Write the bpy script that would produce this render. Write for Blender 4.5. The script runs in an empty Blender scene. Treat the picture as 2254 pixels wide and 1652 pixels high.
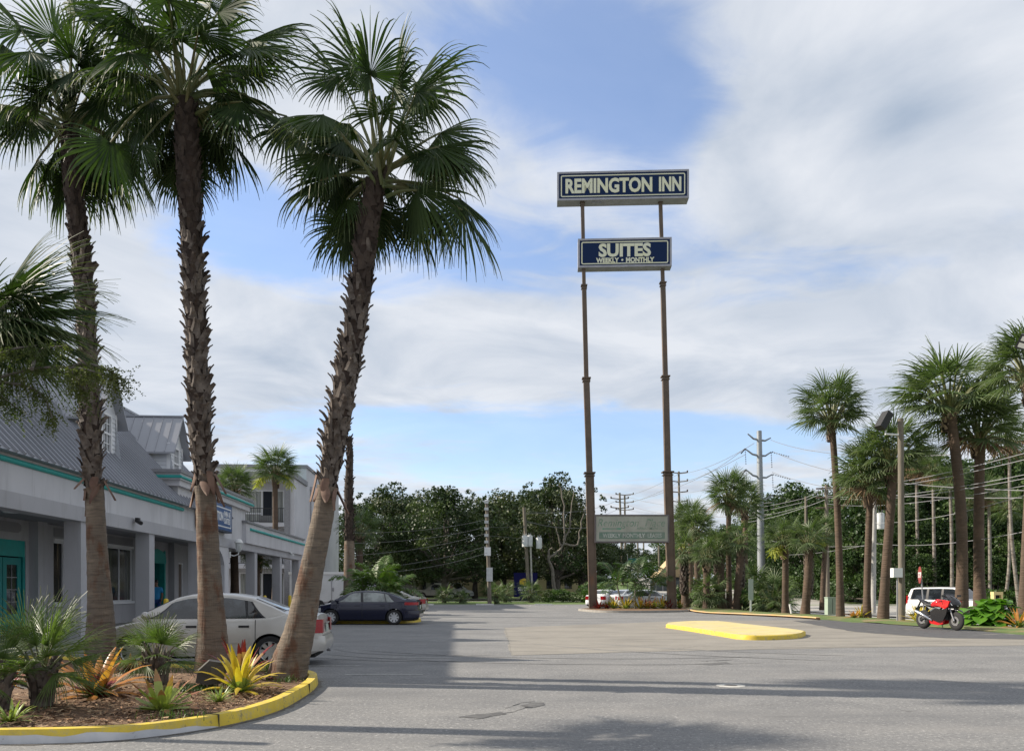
import bpy, bmesh, math, random
from mathutils import Vector, Matrix
R = math.radians
random.seed(7)
scene = bpy.context.scene
COL = scene.collection
EYE, F, CX, HOR = 1.55, 1800.0, 1127.0, 1294.0

def P(x, y, Y):                      # photo position (2254 wide) at distance Y -> world point
    return Vector(((x-CX)/F*Y, Y, EYE+(HOR-y)/F*Y))
def GP(x, y, z=0.0):                 # photo position of a point on the ground at height z
    Y = (EYE-z)*F/(y-HOR)
    return Vector(((x-CX)/F*Y, Y, z))
def lerp(a, b, t): return a+(b-a)*t
def rr(a, b): return random.uniform(a, b)
def interp(tab, x):
    if x <= tab[0][0]: return tab[0][1]
    for (a, b), (c, d) in zip(tab, tab[1:]):
        if x <= c: return b+(d-b)*(x-a)/(c-a) if c > a else d
    return tab[-1][1]

# ------------------------------------------------------------------ materials
MATS = {}
def mat(name, col, rough=.7, col2=None, scale=5., detail=4, bump=0., bscale=None, metal=0., spec=.5,
        contrast=(.35, .65), stretch=None, transl=0., coat=0., emis=None, obj=False, extra=None):
    if name in MATS: return MATS[name]
    m = bpy.data.materials.new(name); m.use_nodes = True
    nt = m.node_tree; N = nt.nodes; L = nt.links
    b = N['Principled BSDF']; out = N['Material Output']
    b.inputs['Base Color'].default_value = (*col, 1); b.inputs['Roughness'].default_value = rough
    b.inputs['Metallic'].default_value = metal; b.inputs['Specular IOR Level'].default_value = spec
    b.inputs['Coat Weight'].default_value = coat; b.inputs['Coat Roughness'].default_value = .05
    src = None
    if col2 or bump:
        tc = N.new('ShaderNodeTexCoord'); mp = N.new('ShaderNodeMapping')
        if obj: L.new(tc.outputs['Object'], mp.inputs[0])
        else:
            g = N.new('ShaderNodeNewGeometry'); L.new(g.outputs['Position'], mp.inputs[0])
        if stretch: mp.inputs['Scale'].default_value = stretch
        src = mp.outputs[0]
    if col2:
        n = N.new('ShaderNodeTexNoise'); n.inputs['Scale'].default_value = scale; n.inputs['Detail'].default_value = detail
        n.inputs['Roughness'].default_value = .6
        L.new(src, n.inputs['Vector'])
        r = N.new('ShaderNodeValToRGB'); r.color_ramp.elements[0].position = contrast[0]; r.color_ramp.elements[1].position = contrast[1]
        r.color_ramp.elements[0].color = (*col, 1); r.color_ramp.elements[1].color = (*col2, 1)
        L.new(n.outputs[0], r.inputs[0]); L.new(r.outputs[0], b.inputs['Base Color'])
    if bump:
        n2 = N.new('ShaderNodeTexNoise'); n2.inputs['Scale'].default_value = bscale or scale*4; n2.inputs['Detail'].default_value = 3
        L.new(src, n2.inputs['Vector'])
        bp = N.new('ShaderNodeBump'); bp.inputs['Strength'].default_value = min(1, bump*5); bp.inputs['Distance'].default_value = bump
        L.new(n2.outputs[0], bp.inputs['Height']); L.new(bp.outputs[0], b.inputs['Normal'])
    if transl:
        t = N.new('ShaderNodeBsdfTranslucent'); mx = N.new('ShaderNodeMixShader'); mx.inputs[0].default_value = transl
        L.new(b.outputs[0], mx.inputs[1]); L.new(t.outputs[0], mx.inputs[2]); L.new(mx.outputs[0], out.inputs[0])
        if col2:
            mm = N.new('ShaderNodeMixRGB'); mm.blend_type = 'MULTIPLY'; mm.inputs[0].default_value = 1
            L.new(r.outputs[0], mm.inputs[1]); mm.inputs[2].default_value = (1.6, 1.9, .7, 1); L.new(mm.outputs[0], t.inputs[0])
        else: t.inputs[0].default_value = (col[0]*1.6, col[1]*1.9, col[2]*.7, 1)
    if emis:
        b.inputs['Emission Color'].default_value = (*emis, 1); b.inputs['Emission Strength'].default_value = 1
    if extra: extra(nt, b)
    MATS[name] = m
    return m

def add_noise_mix(nt, b, col, scale, lo, hi, stretch=None, fac=1.0, detail=5, rough=.6, offs=(0, 0, 0), wave=False):
    """lay another noise-shaped colour over whatever feeds the base colour"""
    N = nt.nodes; L = nt.links
    g = N.new('ShaderNodeNewGeometry'); mp = N.new('ShaderNodeMapping'); L.new(g.outputs['Position'], mp.inputs[0])
    if stretch: mp.inputs['Scale'].default_value = stretch
    mp.inputs['Location'].default_value = offs
    if wave:
        n = N.new('ShaderNodeTexVoronoi'); n.feature = 'DISTANCE_TO_EDGE'; n.inputs['Scale'].default_value = scale
        dn = N.new('ShaderNodeTexNoise'); dn.inputs['Scale'].default_value = scale*2.5; dn.inputs['Detail'].default_value = 6
        L.new(mp.outputs[0], dn.inputs['Vector'])
        mx0 = N.new('ShaderNodeMixRGB'); mx0.inputs[0].default_value = .25
        L.new(mp.outputs[0], mx0.inputs[1]); L.new(dn.outputs['Color'], mx0.inputs[2]); L.new(mx0.outputs[0], n.inputs['Vector'])
    else:
        n = N.new('ShaderNodeTexNoise'); n.inputs['Scale'].default_value = scale; n.inputs['Detail'].default_value = detail
        n.inputs['Roughness'].default_value = rough; L.new(mp.outputs[0], n.inputs['Vector'])
    r = N.new('ShaderNodeMapRange'); r.inputs[1].default_value = lo; r.inputs[2].default_value = hi
    r.inputs[3].default_value = 0; r.inputs[4].default_value = fac; r.clamp = True
    L.new(n.outputs[0], r.inputs[0])
    mx = N.new('ShaderNodeMixRGB'); L.new(r.outputs[0], mx.inputs[0]); mx.inputs[2].default_value = (*col, 1)
    bi = b.inputs['Base Color']
    if bi.is_linked: L.new(bi.links[0].from_socket, mx.inputs[1])
    else: mx.inputs[1].default_value = bi.default_value
    L.new(mx.outputs[0], bi)
    return r

def asph_extra(nt, b):
    add_noise_mix(nt, b, (.42, .41, .39), 20, .55, .68, fac=.9, detail=3, rough=.8)            # pale stone flecks
    add_noise_mix(nt, b, (.30, .295, .285), 7, .55, .75, fac=.45, offs=(5, 5, 0), stretch=(.7, 1.3, 1), detail=6, rough=.75)
    add_noise_mix(nt, b, (.10, .10, .103), 4.2, .56, .72, fac=.5, offs=(1, 8, 0), stretch=(.6, 1.5, 1), detail=6, rough=.75)
    add_noise_mix(nt, b, (.04, .04, .042), 22, .55, .68, fac=.85, offs=(3, 1, 0), detail=3, rough=.8)
    add_noise_mix(nt, b, (.10, .102, .107), .35, .46, .72, fac=.6, stretch=(.6, 1.6, 1))
    add_noise_mix(nt, b, (.26, .25, .235), .22, .52, .75, fac=.5, offs=(9, 4, 0), stretch=(.5, 2., 1))
    add_noise_mix(nt, b, (.06, .06, .06), 1.0, .60, .72, fac=.55, offs=(2, 7, 0), stretch=(.4, 2.6, 1), detail=8, rough=.7)
    add_noise_mix(nt, b, (.045, .044, .043), .55, .68, .72, fac=.6, offs=(12, 3, 0), detail=8, rough=.65) # dragged stains
ASPH = mat('asphalt', (.148, .149, .151), .9, (.188, .187, .185), 1.2, 6, bump=.03, bscale=22, extra=asph_extra)
def conc_extra(nt, b):
    add_noise_mix(nt, b, (.35, .33, .29), 20, .55, .75, fac=.6)
    add_noise_mix(nt, b, (.10, .093, .083), .6, .51, .66, fac=.8, stretch=(.35, 2.2, 1), detail=8, rough=.7)
    add_noise_mix(nt, b, (.15, .14, .13), 3.2, .56, .7, fac=.5, stretch=(.4, 2., 1), offs=(4, 4, 0), detail=7, rough=.7)
CONC = mat('old_concrete', (.245, .228, .198), .9, (.205, .191, .168), .8, 6, bump=.015, bscale=25, extra=conc_extra)
def dark_extra(nt, b):
    add_noise_mix(nt, b, (.23, .21, .18), .9, .60, .66, fac=.8, stretch=(.6, 1.6, 1))
DARKA = mat('new_asphalt', (.06, .06, .064), .85, (.09, .09, .094), 3, bump=.006, bscale=60, extra=dark_extra)
def grass_extra(nt, b):
    add_noise_mix(nt, b, (.16, .13, .06), .8, .56, .72, fac=.6)
    add_noise_mix(nt, b, (.10, .15, .035), 14, .5, .7, fac=.7)
GRASS = mat('lawn', (.06, .115, .022), .9, (.095, .145, .035), 2.5, 6, bump=.05, bscale=12, extra=grass_extra)
ROADM = mat('road_paving', (.36, .345, .32), .9, (.30, .29, .27), 1.2, bump=.004, bscale=50)
SIDEW = mat('pale_walk', (.40, .385, .35), .85, (.33, .32, .29), 2, bump=.003, bscale=30)
MULCH = mat('mulch', (.10, .055, .03), .95, (.20, .12, .066), 18, 6, bump=.03, bscale=26)
CHIP = mat('mulch_chip', (.30, .17, .09), .9, (.13, .068, .038), 9, 2)
def kerb_extra(nt, b):               # white paint shows on the outside face low down, with ragged edge; dirt chips
    pass
YEL = mat('yellow_paint', (.66, .49, .045), .65, (.56, .41, .04), 4, bump=.012, bscale=30,
          extra=lambda nt, b: (add_noise_mix(nt, b, (.40, .35, .20), 9, .51, .64, fac=.7, detail=8, rough=.8), add_noise_mix(nt, b, (.16, .14, .10), 5, .58, .63, fac=.8, detail=8, rough=.75), add_noise_mix(nt, b, (.30, .25, .12), 2.2, .52, .66, fac=.5, detail=8, rough=.8, offs=(3, 3, 3))))
YELTOP = mat('sunlit_yellow', (.60, .50, .22), .7, (.54, .44, .17), 2, bump=.008, bscale=30,
          extra=lambda nt, b: (add_noise_mix(nt, b, (.44, .41, .33), 1.8, .48, .62, fac=.75, stretch=(.6, 1.8, 1), detail=8, rough=.8), add_noise_mix(nt, b, (.18, .15, .10), 2.2, .57, .66, fac=.75, stretch=(.4, 1.8, 1), detail=8, rough=.7, offs=(5, 2, 1))))  # paler base colour paints in the sunlit look of the island top; noise adds wear
KWHITE = mat('kerb_white', (.56, .56, .57), .7, (.44, .45, .47), 3, bump=.005, bscale=30,
          extra=lambda nt, b: add_noise_mix(nt, b, (.12, .11, .1), 6, .63, .68, fac=.7))
OCHRE = mat('ochre_paint', (.60, .36, .12), .7, (.45, .33, .2), 2.2, bump=.004)
KERBC = mat('kerb_concrete', (.22, .21, .19), .9, (.30, .28, .25), 3, bump=.004)
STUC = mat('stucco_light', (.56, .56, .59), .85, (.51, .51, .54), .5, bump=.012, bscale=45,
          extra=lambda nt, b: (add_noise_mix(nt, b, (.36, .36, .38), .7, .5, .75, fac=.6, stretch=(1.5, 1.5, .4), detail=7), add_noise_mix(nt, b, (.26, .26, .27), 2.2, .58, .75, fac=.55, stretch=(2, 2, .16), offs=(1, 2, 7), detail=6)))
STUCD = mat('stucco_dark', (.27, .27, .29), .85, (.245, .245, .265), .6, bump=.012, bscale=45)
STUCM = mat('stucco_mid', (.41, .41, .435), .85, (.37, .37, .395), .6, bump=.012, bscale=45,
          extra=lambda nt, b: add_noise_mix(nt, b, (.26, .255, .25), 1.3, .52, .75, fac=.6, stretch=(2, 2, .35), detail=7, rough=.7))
TEAL = mat('teal_paint', (.02, .36, .33), .5, (.025, .30, .28), 4, bump=.002)
TEALD = mat('teal_door', (.01, .27, .26), .5, (.012, .22, .215), 2)
CAPM = mat('grey_cap', (.19, .19, .205), .6, (.24, .24, .255), 3)
ROOF = mat('metal_roof', (.33, .34, .375), .45, (.30, .31, .34), .5, metal=.25)
SIDING = mat('white_siding', (.66, .68, .72), .6, (.58, .60, .64), 2)
WTRIM = mat('white_trim', (.74, .75, .78), .6)
GLASS = mat('dark_glass', (.012, .015, .02), .06, spec=.8)
GLASSL = mat('curtained_glass', (.36, .37, .34), .5, (.16, .17, .17), 9, stretch=(1, 1, .05), contrast=(.4, .6))
CURT = mat('curtain_glass_dark', (.012, .014, .016), .15, (.16, .13, .09), 3.2, stretch=(1, 1, .03), contrast=(.55, .6))
BLACK = mat('black_trim', (.015, .015, .017), .5)
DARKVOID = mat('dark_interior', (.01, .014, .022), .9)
STEEL = mat('bronze_paint', (.085, .060, .042), .65, (.12, .085, .06), 1.2, bump=.003, extra=lambda nt, b: add_noise_mix(nt, b, (.20, .085, .035), 1.6, .60, .74, fac=.55, stretch=(1, 1, .25)))
GREYM = mat('grey_metal', (.34, .34, .37), .45, (.28, .28, .3), 2, metal=.4)
WOOD = mat('pole_wood', (.20, .175, .14), .9, (.115, .10, .078), 6, stretch=(5, 5, .3), bump=.01, bscale=20)
CONCP = mat('pole_concrete', (.42, .41, .39), .85, (.34, .33, .31), 2)
GALV = mat('galvanised', (.30, .32, .34), .5, (.25, .27, .29), 1, metal=.4)
WIREM = mat('wire', (.17, .17, .18), .6)
WIREL = mat('wire_bright', (.28, .28, .30), .5)
WPLAST = mat('white_plastic', (.72, .73, .73), .4)
YSIGN = mat('bollard_yellow', (.70, .50, .03), .5, (.6, .42, .03), 5)
NAVY = mat('sign_navy', (.007, .021, .07), .7, spec=.15)
IVORY = mat('sign_ivory', (.64, .65, .52), .5, (.66, .65, .44), 1.2)

# ------------------------------------------------------------------ mesh building
class MB:
    def __init__(s): s.v = []; s.f = []; s.m = []
    def add(s, vs, fs, mi=0):
        o = len(s.v); s.v.extend([tuple(v) for v in vs])
        for f in fs: s.f.append(tuple(i+o for i in f)); s.m.append(mi)
        return s
    def quad(s, a, b, c, d, mi=0): return s.add([a, b, c, d], [(0, 1, 2, 3)], mi)
    def box(s, x0, x1, y0, y1, z0, z1, mi=0, M=None):
        vs = [Vector((x, y, z)) for x in (x0, x1) for y in (y0, y1) for z in (z0, z1)]
        if M: vs = [M @ v for v in vs]
        return s.add(vs, [(0, 1, 3, 2), (4, 6, 7, 5), (0, 4, 5, 1), (2, 3, 7, 6), (0, 2, 6, 4), (1, 5, 7, 3)], mi)
    def tube(s, pts, rad, n=8, mi=0, caps=True, flat=None):
        pts = [Vector(p) for p in pts]
        if not hasattr(rad, '__len__'): rad = [rad]*len(pts)
        rings = []; up = None
        for i, p in enumerate(pts):
            d = (pts[min(i+1, len(pts)-1)]-pts[max(i-1, 0)]).normalized()
            if up is None:
                up = Vector((0, 0, 1)) if abs(d.z) < .9 else Vector((0, 1, 0))
            a = d.cross(up)
            if a.length < 1e-4: a = d.orthogonal()
            a.normalize(); b = a.cross(d).normalized(); up = b
            rings.append([p+(a*math.cos(t)+b*math.sin(t))*rad[i] for t in [2*math.pi*k/n+(math.pi/n) for k in range(n)]])
        vs = [v for r in rings for v in r]; fs = []
        for i in range(len(pts)-1):
            for k in range(n):
                fs.append((i*n+k, (i+1)*n+k, (i+1)*n+(k+1) % n, i*n+(k+1) % n))
        if caps:
            fs.append(tuple(range(n))); fs.append(tuple(reversed(range((len(pts)-1)*n, len(pts)*n))))
        return s.add(vs, fs, mi)
    def prism(s, poly, fn, t0, t1, mi=0):     # poly 2d outline, fn(u,v,t)->3d, between t0 and t1
        n = len(poly)
        vs = [fn(u, v, t0) for u, v in poly]+[fn(u, v, t1) for u, v in poly]
        fs = [tuple(range(n)), tuple(reversed(range(n, 2*n)))]+[(i, i+n, (i+1) % n+n, (i+1) % n) for i in range(n)]
        return s.add(vs, fs, mi)
    def lathe(s, prof, M=None, n=24, mi=0, arc=2*math.pi):   # prof (r, z) about z
        vs = []; k = len(prof)
        for i in range(n):
            a = arc*i/n
            for r, z in prof:
                v = Vector((r*math.cos(a), r*math.sin(a), z)); vs.append(M @ v if M else v)
        fs = [(i*k+j, ((i+1) % n)*k+j, ((i+1) % n)*k+j+1, i*k+j+1) for i in range(n) for j in range(k-1)]
        return s.add(vs, fs, mi)
    def grid(s, fn, nu, nv, mi=0):
        vs = [fn(i/nu, j/nv) for i in range(nu+1) for j in range(nv+1)]
        return s.add(vs, [(i*(nv+1)+j, (i+1)*(nv+1)+j, (i+1)*(nv+1)+j+1, i*(nv+1)+j+1) for i in range(nu) for j in range(nv)], mi)
    def mesh(s, name, mats, smooth=None):
        me = bpy.data.meshes.new(name); me.from_pydata(s.v, [], s.f)
        if not isinstance(mats, (list, tuple)): mats = [mats]
        for m in mats: me.materials.append(m)
        if len(mats) > 1: me.polygons.foreach_set('material_index', s.m)
        if smooth is not None:
            bm = bmesh.new(); bm.from_mesh(me)
            bmesh.ops.remove_doubles(bm, verts=bm.verts, dist=1e-5)
            bmesh.ops.recalc_face_normals(bm, faces=bm.faces)
            for f in bm.faces: f.smooth = True
            for e in bm.edges:
                if len(e.link_faces) == 2 and e.calc_face_angle(0) > R(smooth): e.smooth = False
            bm.to_mesh(me); bm.free()
        me.update(); return me
    def build(s, name, mats, parent=None, smooth=None, fix=False):
        if fix and smooth is None: smooth = 1
        return link(name, s.mesh(name, mats, smooth), parent)

def link(name, data, parent=None, loc=None, rot=None):
    o = bpy.data.objects.new(name, data); COL.objects.link(o)
    if parent: o.parent = parent
    if loc is not None: o.location = loc
    if rot is not None: o.rotation_euler = rot
    return o
def tag(o, label=None, cat=None, group=None, kind=None):
    if label: o['label'] = label
    if cat: o['category'] = cat
    if group: o['group'] = group
    if kind: o['kind'] = kind
    return o
def empty(name, loc=(0, 0, 0), rz=0, label=None, cat=None, group=None):
    o = link(name, None, None, loc, (0, 0, rz)); o.empty_display_size = .2
    return tag(o, label, cat, group)
def clone(root, loc=None, rz=None, label=None, group=None, scale=None):
    c = root.copy(); COL.objects.link(c)
    if loc is not None: c.location = loc
    if rz is not None: c.rotation_euler = (0, 0, rz)
    if scale is not None: c.scale = scale if hasattr(scale, '__len__') else (scale,)*3
    if label: c['label'] = label
    if group: c['group'] = group
    def rec(a, b):
        for ch in list(a.children):
            d = ch.copy(); COL.objects.link(d); d.parent = b; rec(ch, d)
    rec(root, c)
    return c
def struct(name, mb, m, smooth=None, parent=None):
    return tag(mb.build(name, m, parent, smooth), kind='structure')
def text(name, body, size, m, parent, M, ext=.01, bold=0., sx=1., shear=0., align='CENTER', space=1.):
    """lettering as mesh; M maps text plane (x right, y up, z out) to the parent's space; size = cap height"""
    cu = bpy.data.curves.new(name, 'FONT'); cu.body = body; cu.size = size/.69; cu.extrude = ext; cu.offset = bold
    cu.align_x = align; cu.shear = shear; cu.space_character = space; cu.resolution_u = 3
    t = bpy.data.objects.new(name, cu); COL.objects.link(t)
    bpy.context.view_layer.update()
    me = bpy.data.meshes.new_from_object(t.evaluated_get(bpy.context.evaluated_depsgraph_get()))
    bpy.data.objects.remove(t); me.name = name
    me.materials.clear(); me.materials.append(m)
    o = link(name, me, parent); o.matrix_local = M @ Matrix.Diagonal((sx, 1, 1, 1)); return o
def rect_frame(mb, x0, x1, z0, z1, t, d0, d1, mi=0, fn=None):
    """four bars, fn(u, depth, v)"""
    for a, b, c, d in ((x0, x1, z0, z0+t), (x0, x1, z1-t, z1), (x0, x0+t, z0+t, z1-t), (x1-t, x1, z0+t, z1-t)):
        vs = [fn(u, w, v) for u in (a, b) for w in (d0, d1) for v in (c, d)]
        mb.add(vs, [(0, 1, 3, 2), (4, 6, 7, 5), (0, 4, 5, 1), (2, 3, 7, 6), (0, 2, 6, 4), (1, 5, 7, 3)], mi)

# ------------------------------------------------------------------ camera, sun, sky
cam = bpy.data.cameras.new('camera'); co = link('camera', cam, None, (0, 0, EYE), (R(90), 0, 0))
cam.sensor_width = 36; cam.lens = F/2254*36; cam.shift_y = (HOR-826)/2254; cam.clip_end = 6000; cam.clip_start = .05
scene.camera = co
SUN_EL = R(32.5); SUN_V = Vector((-.983, .185, 0)).normalized()*math.cos(SUN_EL)+Vector((0, 0, math.sin(SUN_EL)))
sl = bpy.data.lights.new('sun', 'SUN'); sl.energy = 4.0; sl.angle = R(.6); sl.color = (1, .90, .76)
so = link('sun', sl, None, (0, 0, 50)); so.rotation_euler = SUN_V.to_track_quat('Z', 'Y').to_euler()
w = bpy.data.worlds.new('World'); scene.world = w; w.use_nodes = True
nt = w.node_tree; N = nt.nodes; L = nt.links
bg = N['Background']
sky = N.new('ShaderNodeTexSky'); sky.sky_type = 'NISHITA'; sky.sun_disc = False; sky.sun_elevation = SUN_EL
sky.sun_rotation = math.atan2(SUN_V.x, SUN_V.y); sky.air_density = 1.1; sky.dust_density = .6; sky.ozone_density = 1.6
tc = N.new('ShaderNodeTexCoord')
def vmath(op, a, b=None):
    n = N.new('ShaderNodeVectorMath'); n.operation = op; L.new(a, n.inputs[0])
    if b is not None:
        if isinstance(b, (tuple, Vector)): n.inputs[1].default_value = tuple(b)
        else: L.new(b, n.inputs[1])
    return n.outputs['Value'] if op in ('DOT_PRODUCT', 'LENGTH', 'DISTANCE') else n.outputs[0]
def fmath(op, a, b=None, c=None, clamp=False):
    n = N.new('ShaderNodeMath'); n.operation = op; n.use_clamp = clamp
    for i, q in enumerate((a, b, c)):
        if q is None: continue
        if isinstance(q, (int, float)): n.inputs[i].default_value = q
        else: L.new(q, n.inputs[i])
    return n.outputs[0]
def mrange(a, lo, hi, o0=0., o1=1., smooth=True):
    n = N.new('ShaderNodeMapRange'); n.interpolation_type = 'SMOOTHSTEP' if smooth else 'LINEAR'
    L.new(a, n.inputs[0])
    for i, q in enumerate((lo, hi, o0, o1)): n.inputs[i+1].default_value = q
    return n.outputs[0]
DIR = tc.outputs['Generated']
sep = N.new('ShaderNodeSeparateXYZ'); L.new(DIR, sep.inputs[0])
zc = fmath('MAXIMUM', sep.outputs[2], 0.02)
cb = N.new('ShaderNodeCombineXYZ')
zz = fmath('ADD', zc, .12)
L.new(fmath('DIVIDE', sep.outputs[0], zz), cb.inputs[0]); L.new(fmath('DIVIDE', sep.outputs[1], zz), cb.inputs[1])
def sky_noise(scale, det, dist, off=(0, 0, 0), st=(1, 1, 1)):
    mp = N.new('ShaderNodeMapping'); L.new(cb.outputs[0], mp.inputs[0]); mp.inputs['Location'].default_value = off; mp.inputs['Scale'].default_value = st
    n = N.new('ShaderNodeTexNoise'); n.inputs['Scale'].default_value = scale; n.inputs['Detail'].default_value = det
    n.inputs['Roughness'].default_value = .56; n.inputs['Distortion'].default_value = dist; L.new(mp.outputs[0], n.inputs['Vector'])
    return n.outputs[0]
def hole(x, y, rx, ry, amt):         # clear patch of sky round a heading (x, y in photo terms)
    az = math.atan((x-CX)/F); t = (HOR-y)/F
    # use tangent-plane coords  u = X/Y, v = Z/Y of the direction
    du = fmath('DIVIDE', fmath('SUBTRACT', UU, (x-CX)/F), rx/F); dv = fmath('DIVIDE', fmath('SUBTRACT', VV, t), ry/F)
    d2 = fmath('ADD', fmath('MULTIPLY', du, du), fmath('MULTIPLY', dv, dv))
    return fmath('MULTIPLY', fmath('EXPONENT', fmath('MULTIPLY', d2, -1.)), amt)
yp = fmath('MAXIMUM', sep.outputs[1], .05)
UU = fmath('DIVIDE', sep.outputs[0], yp); VV = fmath('DIVIDE', sep.outputs[2], yp)
cov = sky_noise(1.15, 9, .7, (2.3, 5.1, 0), (1, 1.15, 1))
fine = sky_noise(4.2, 9, 1.2, (7, 2, 0), (.8, 1.3, 1))
dens = fmath('ADD', fmath('MULTIPLY', cov, .66), fmath('MULTIPLY', fine, .34))
total = None
for h in ((1290, 130, 330, 220, .38), (1060, 560, 520, 130, .22), (1470, 330, 170, 200, .22), (1750, 560, 260, 110, .16),
          (1000, 930, 420, 40, .30), (1500, 960, 360, 45, .34), (1250, 1030, 700, 60, .24), (560, 520, 260, 80, .30), (520, 430, 150, 60, .2), (700, 650, 200, 60, .12),
          (1960, 330, 330, 240, -.25), (1850, 200, 160, 140, -.12), (1250, 760, 900, 110, -.20), (150, 500, 200, 300, -.18), (980, 200, 60, 50, -.14), (1600, 400, 60, 60, -.12)):
    q = hole(*h); total = q if total is None else fmath('ADD', total, q)
dens = fmath('SUBTRACT', fmath('ADD', dens, .16), total)
alpha = mrange(dens, .38, .64)
alpha = fmath('ADD', fmath('MULTIPLY', alpha, .78), .20)
shade = sky_noise(1.9, 8, .5, (1, 9, 0))
shade = fmath('ADD', fmath('MULTIPLY', shade, .75), hole(2010, 260, 230, 110, .22))
shade = fmath('ADD', shade, hole(1150, 860, 900, 120, .05))
cc = N.new('ShaderNodeValToRGB'); cc.color_ramp.elements[0].position = .30; cc.color_ramp.elements[1].position = .62
cc.color_ramp.elements[0].color = (4.9, 5.1, 5.45, 1); cc.color_ramp.elements[1].color = (2.6, 3.1, 3.85, 1)
L.new(shade, cc.inputs[0])
skyc = vmath('MULTIPLY', sky.outputs[0], (1.08, 1.15, 1.34))
mix = N.new('ShaderNodeMixRGB'); L.new(alpha, mix.inputs[0]); L.new(skyc, mix.inputs[1]); L.new(cc.outputs[0], mix.inputs[2])
L.new(mix.outputs[0], bg.inputs[0]); bg.inputs[1].default_value = .085
vs = scene.view_settings; vs.view_transform = 'Standard'; vs.look = 'None'; vs.exposure = .95; vs.gamma = 1; vs.use_curve_mapping = False
scene.cycles.use_denoising = True
scene.cycles.max_bounces = 5; scene.cycles.diffuse_bounces = 3; scene.cycles.glossy_bounces = 2; scene.cycles.transmission_bounces = 3; scene.cycles.transparent_max_bounces = 4
# ------------------------------------------------------------------ ground
def sst(a, b, x):
    t = max(0, min(1, (x-a)/(b-a))); return t*t*(3-2*t)
LOT_E = [(-5, 19.5), (20, 18.6), (27.6, 17.3), (37.7, 15.8), (42, 15.6), (50, 13.4), (56, 12.2), (62, 13.2), (76, 14.6), (80, 14.6)]   # east edge of the lot by distance
def east(Y): return interp(LOT_E, Y)
ROADC = [(-40, 52), (0, 43), (40, 34.5), (70, 31.0), (100, 30.5), (150, 33), (200, 36), (320, 40)]
def roadx(Y): return interp(ROADC, Y)
def gz(X, Y):
    """height of the land"""
    far = 4.2*sst(110, 230, Y)
    if Y > 78: base = 0.1+far
    else: base = -.06
    e = east(Y)
    lot = Y < 79 and X < e
    if lot: return -.06
    d = X-e if Y < 79 else 99
    side = lerp(.05, -.42, sst(2.0, 8.5, X-e)) if Y < 79 else .1
    if Y >= 79:
        side = lerp(.1, -.42, sst(16, 24, X)*(1-sst(85, 110, Y)))
        side = lerp(-.0, side, sst(79, 82, Y))
    return side+far
mb = MB()
xs = [-600, -300, -150, -80, -60]+[-50+i*1.5 for i in range(0, 84)]+[80, 90, 110, 150, 300, 600]
ys = [-60, -30, -10]+[i*1.5 for i in range(0, 62)]+[95+i*5 for i in range(32)]+[300, 400, 600, 1200]
# add exact lot edge by splitting: kerb strips sit on top of the step
mb.add([(x, y, gz(x, y)) for x in xs for y in ys], [(i*len(ys)+j, (i+1)*len(ys)+j, (i+1)*len(ys)+j+1, i*len(ys)+j+1) for i in range(len(xs)-1) for j in range(len(ys)-1)])
struct('ground', mb, GRASS, smooth=80)
def sheet(name, pts, m, z, dense=0):
    mb = MB(); n = len(pts)
    mb.add([(x, y, z) for x, y in pts], [tuple(range(n))])
    return struct(name, mb, m)
lot = [(-60, -40), (20.5, -40), (19.5, -5), (18.6, 20), (17.3, 27.6), (15.8, 37.7), (15.6, 42), (13.4, 50), (12.2, 56), (13.2, 62), (14.6, 76), (14.6, 79), (-60, 79)]
sheet('parking_lot', lot, ASPH, 0.0)
# grassy verge east of the lot, from the lot edge outwards, drawn tight to the edge
mb = MB()
st = [y for y in range(-40, 80, 1)]
def vz(d): return .03+.05*sst(0, .6, d) if d < 2 else lerp(.08, -.36, sst(2, 8.5, d))
vs_ = []
ds = [0, .15, .6, 1.2, 2, 3, 4, 5, 6, 7, 8.5, 10]
for y in st:
    for d in ds: vs_.append((east(y)+d+.10*math.sin(y*2.3)+.08*math.sin(y*5.1+1), y, vz(d)))
k = len(ds)
mb.add(vs_, [(i*k+j, i*k+j+1, (i+1)*k+j+1, (i+1)*k+j) for i in range(len(st)-1) for j in range(k-1)])
VERGE = mat('verge_grass', (.075, .125, .025), .95, (.11, .15, .04), 3, 6, bump=.05, bscale=14,
            extra=lambda nt, b: (add_noise_mix(nt, b, (.23, .165, .085), .55, .50, .60, fac=.9), add_noise_mix(nt, b, (.13, .18, .045), 16, .55, .7, fac=.6)))
struct('verge', mb, VERGE, smooth=80)
# far verge beyond the lot
mb = MB()
mb.add([(x, y, .02+.09*sst(79, 80.5, y)) for x in (-60, -20, -5, 5, 14.7) for y in (78.8, 79.4, 80, 81, 90)],
       [(i*5+j, (i+1)*5+j, (i+1)*5+j+1, i*5+j+1) for i in range(4) for j in range(4)])
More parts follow.
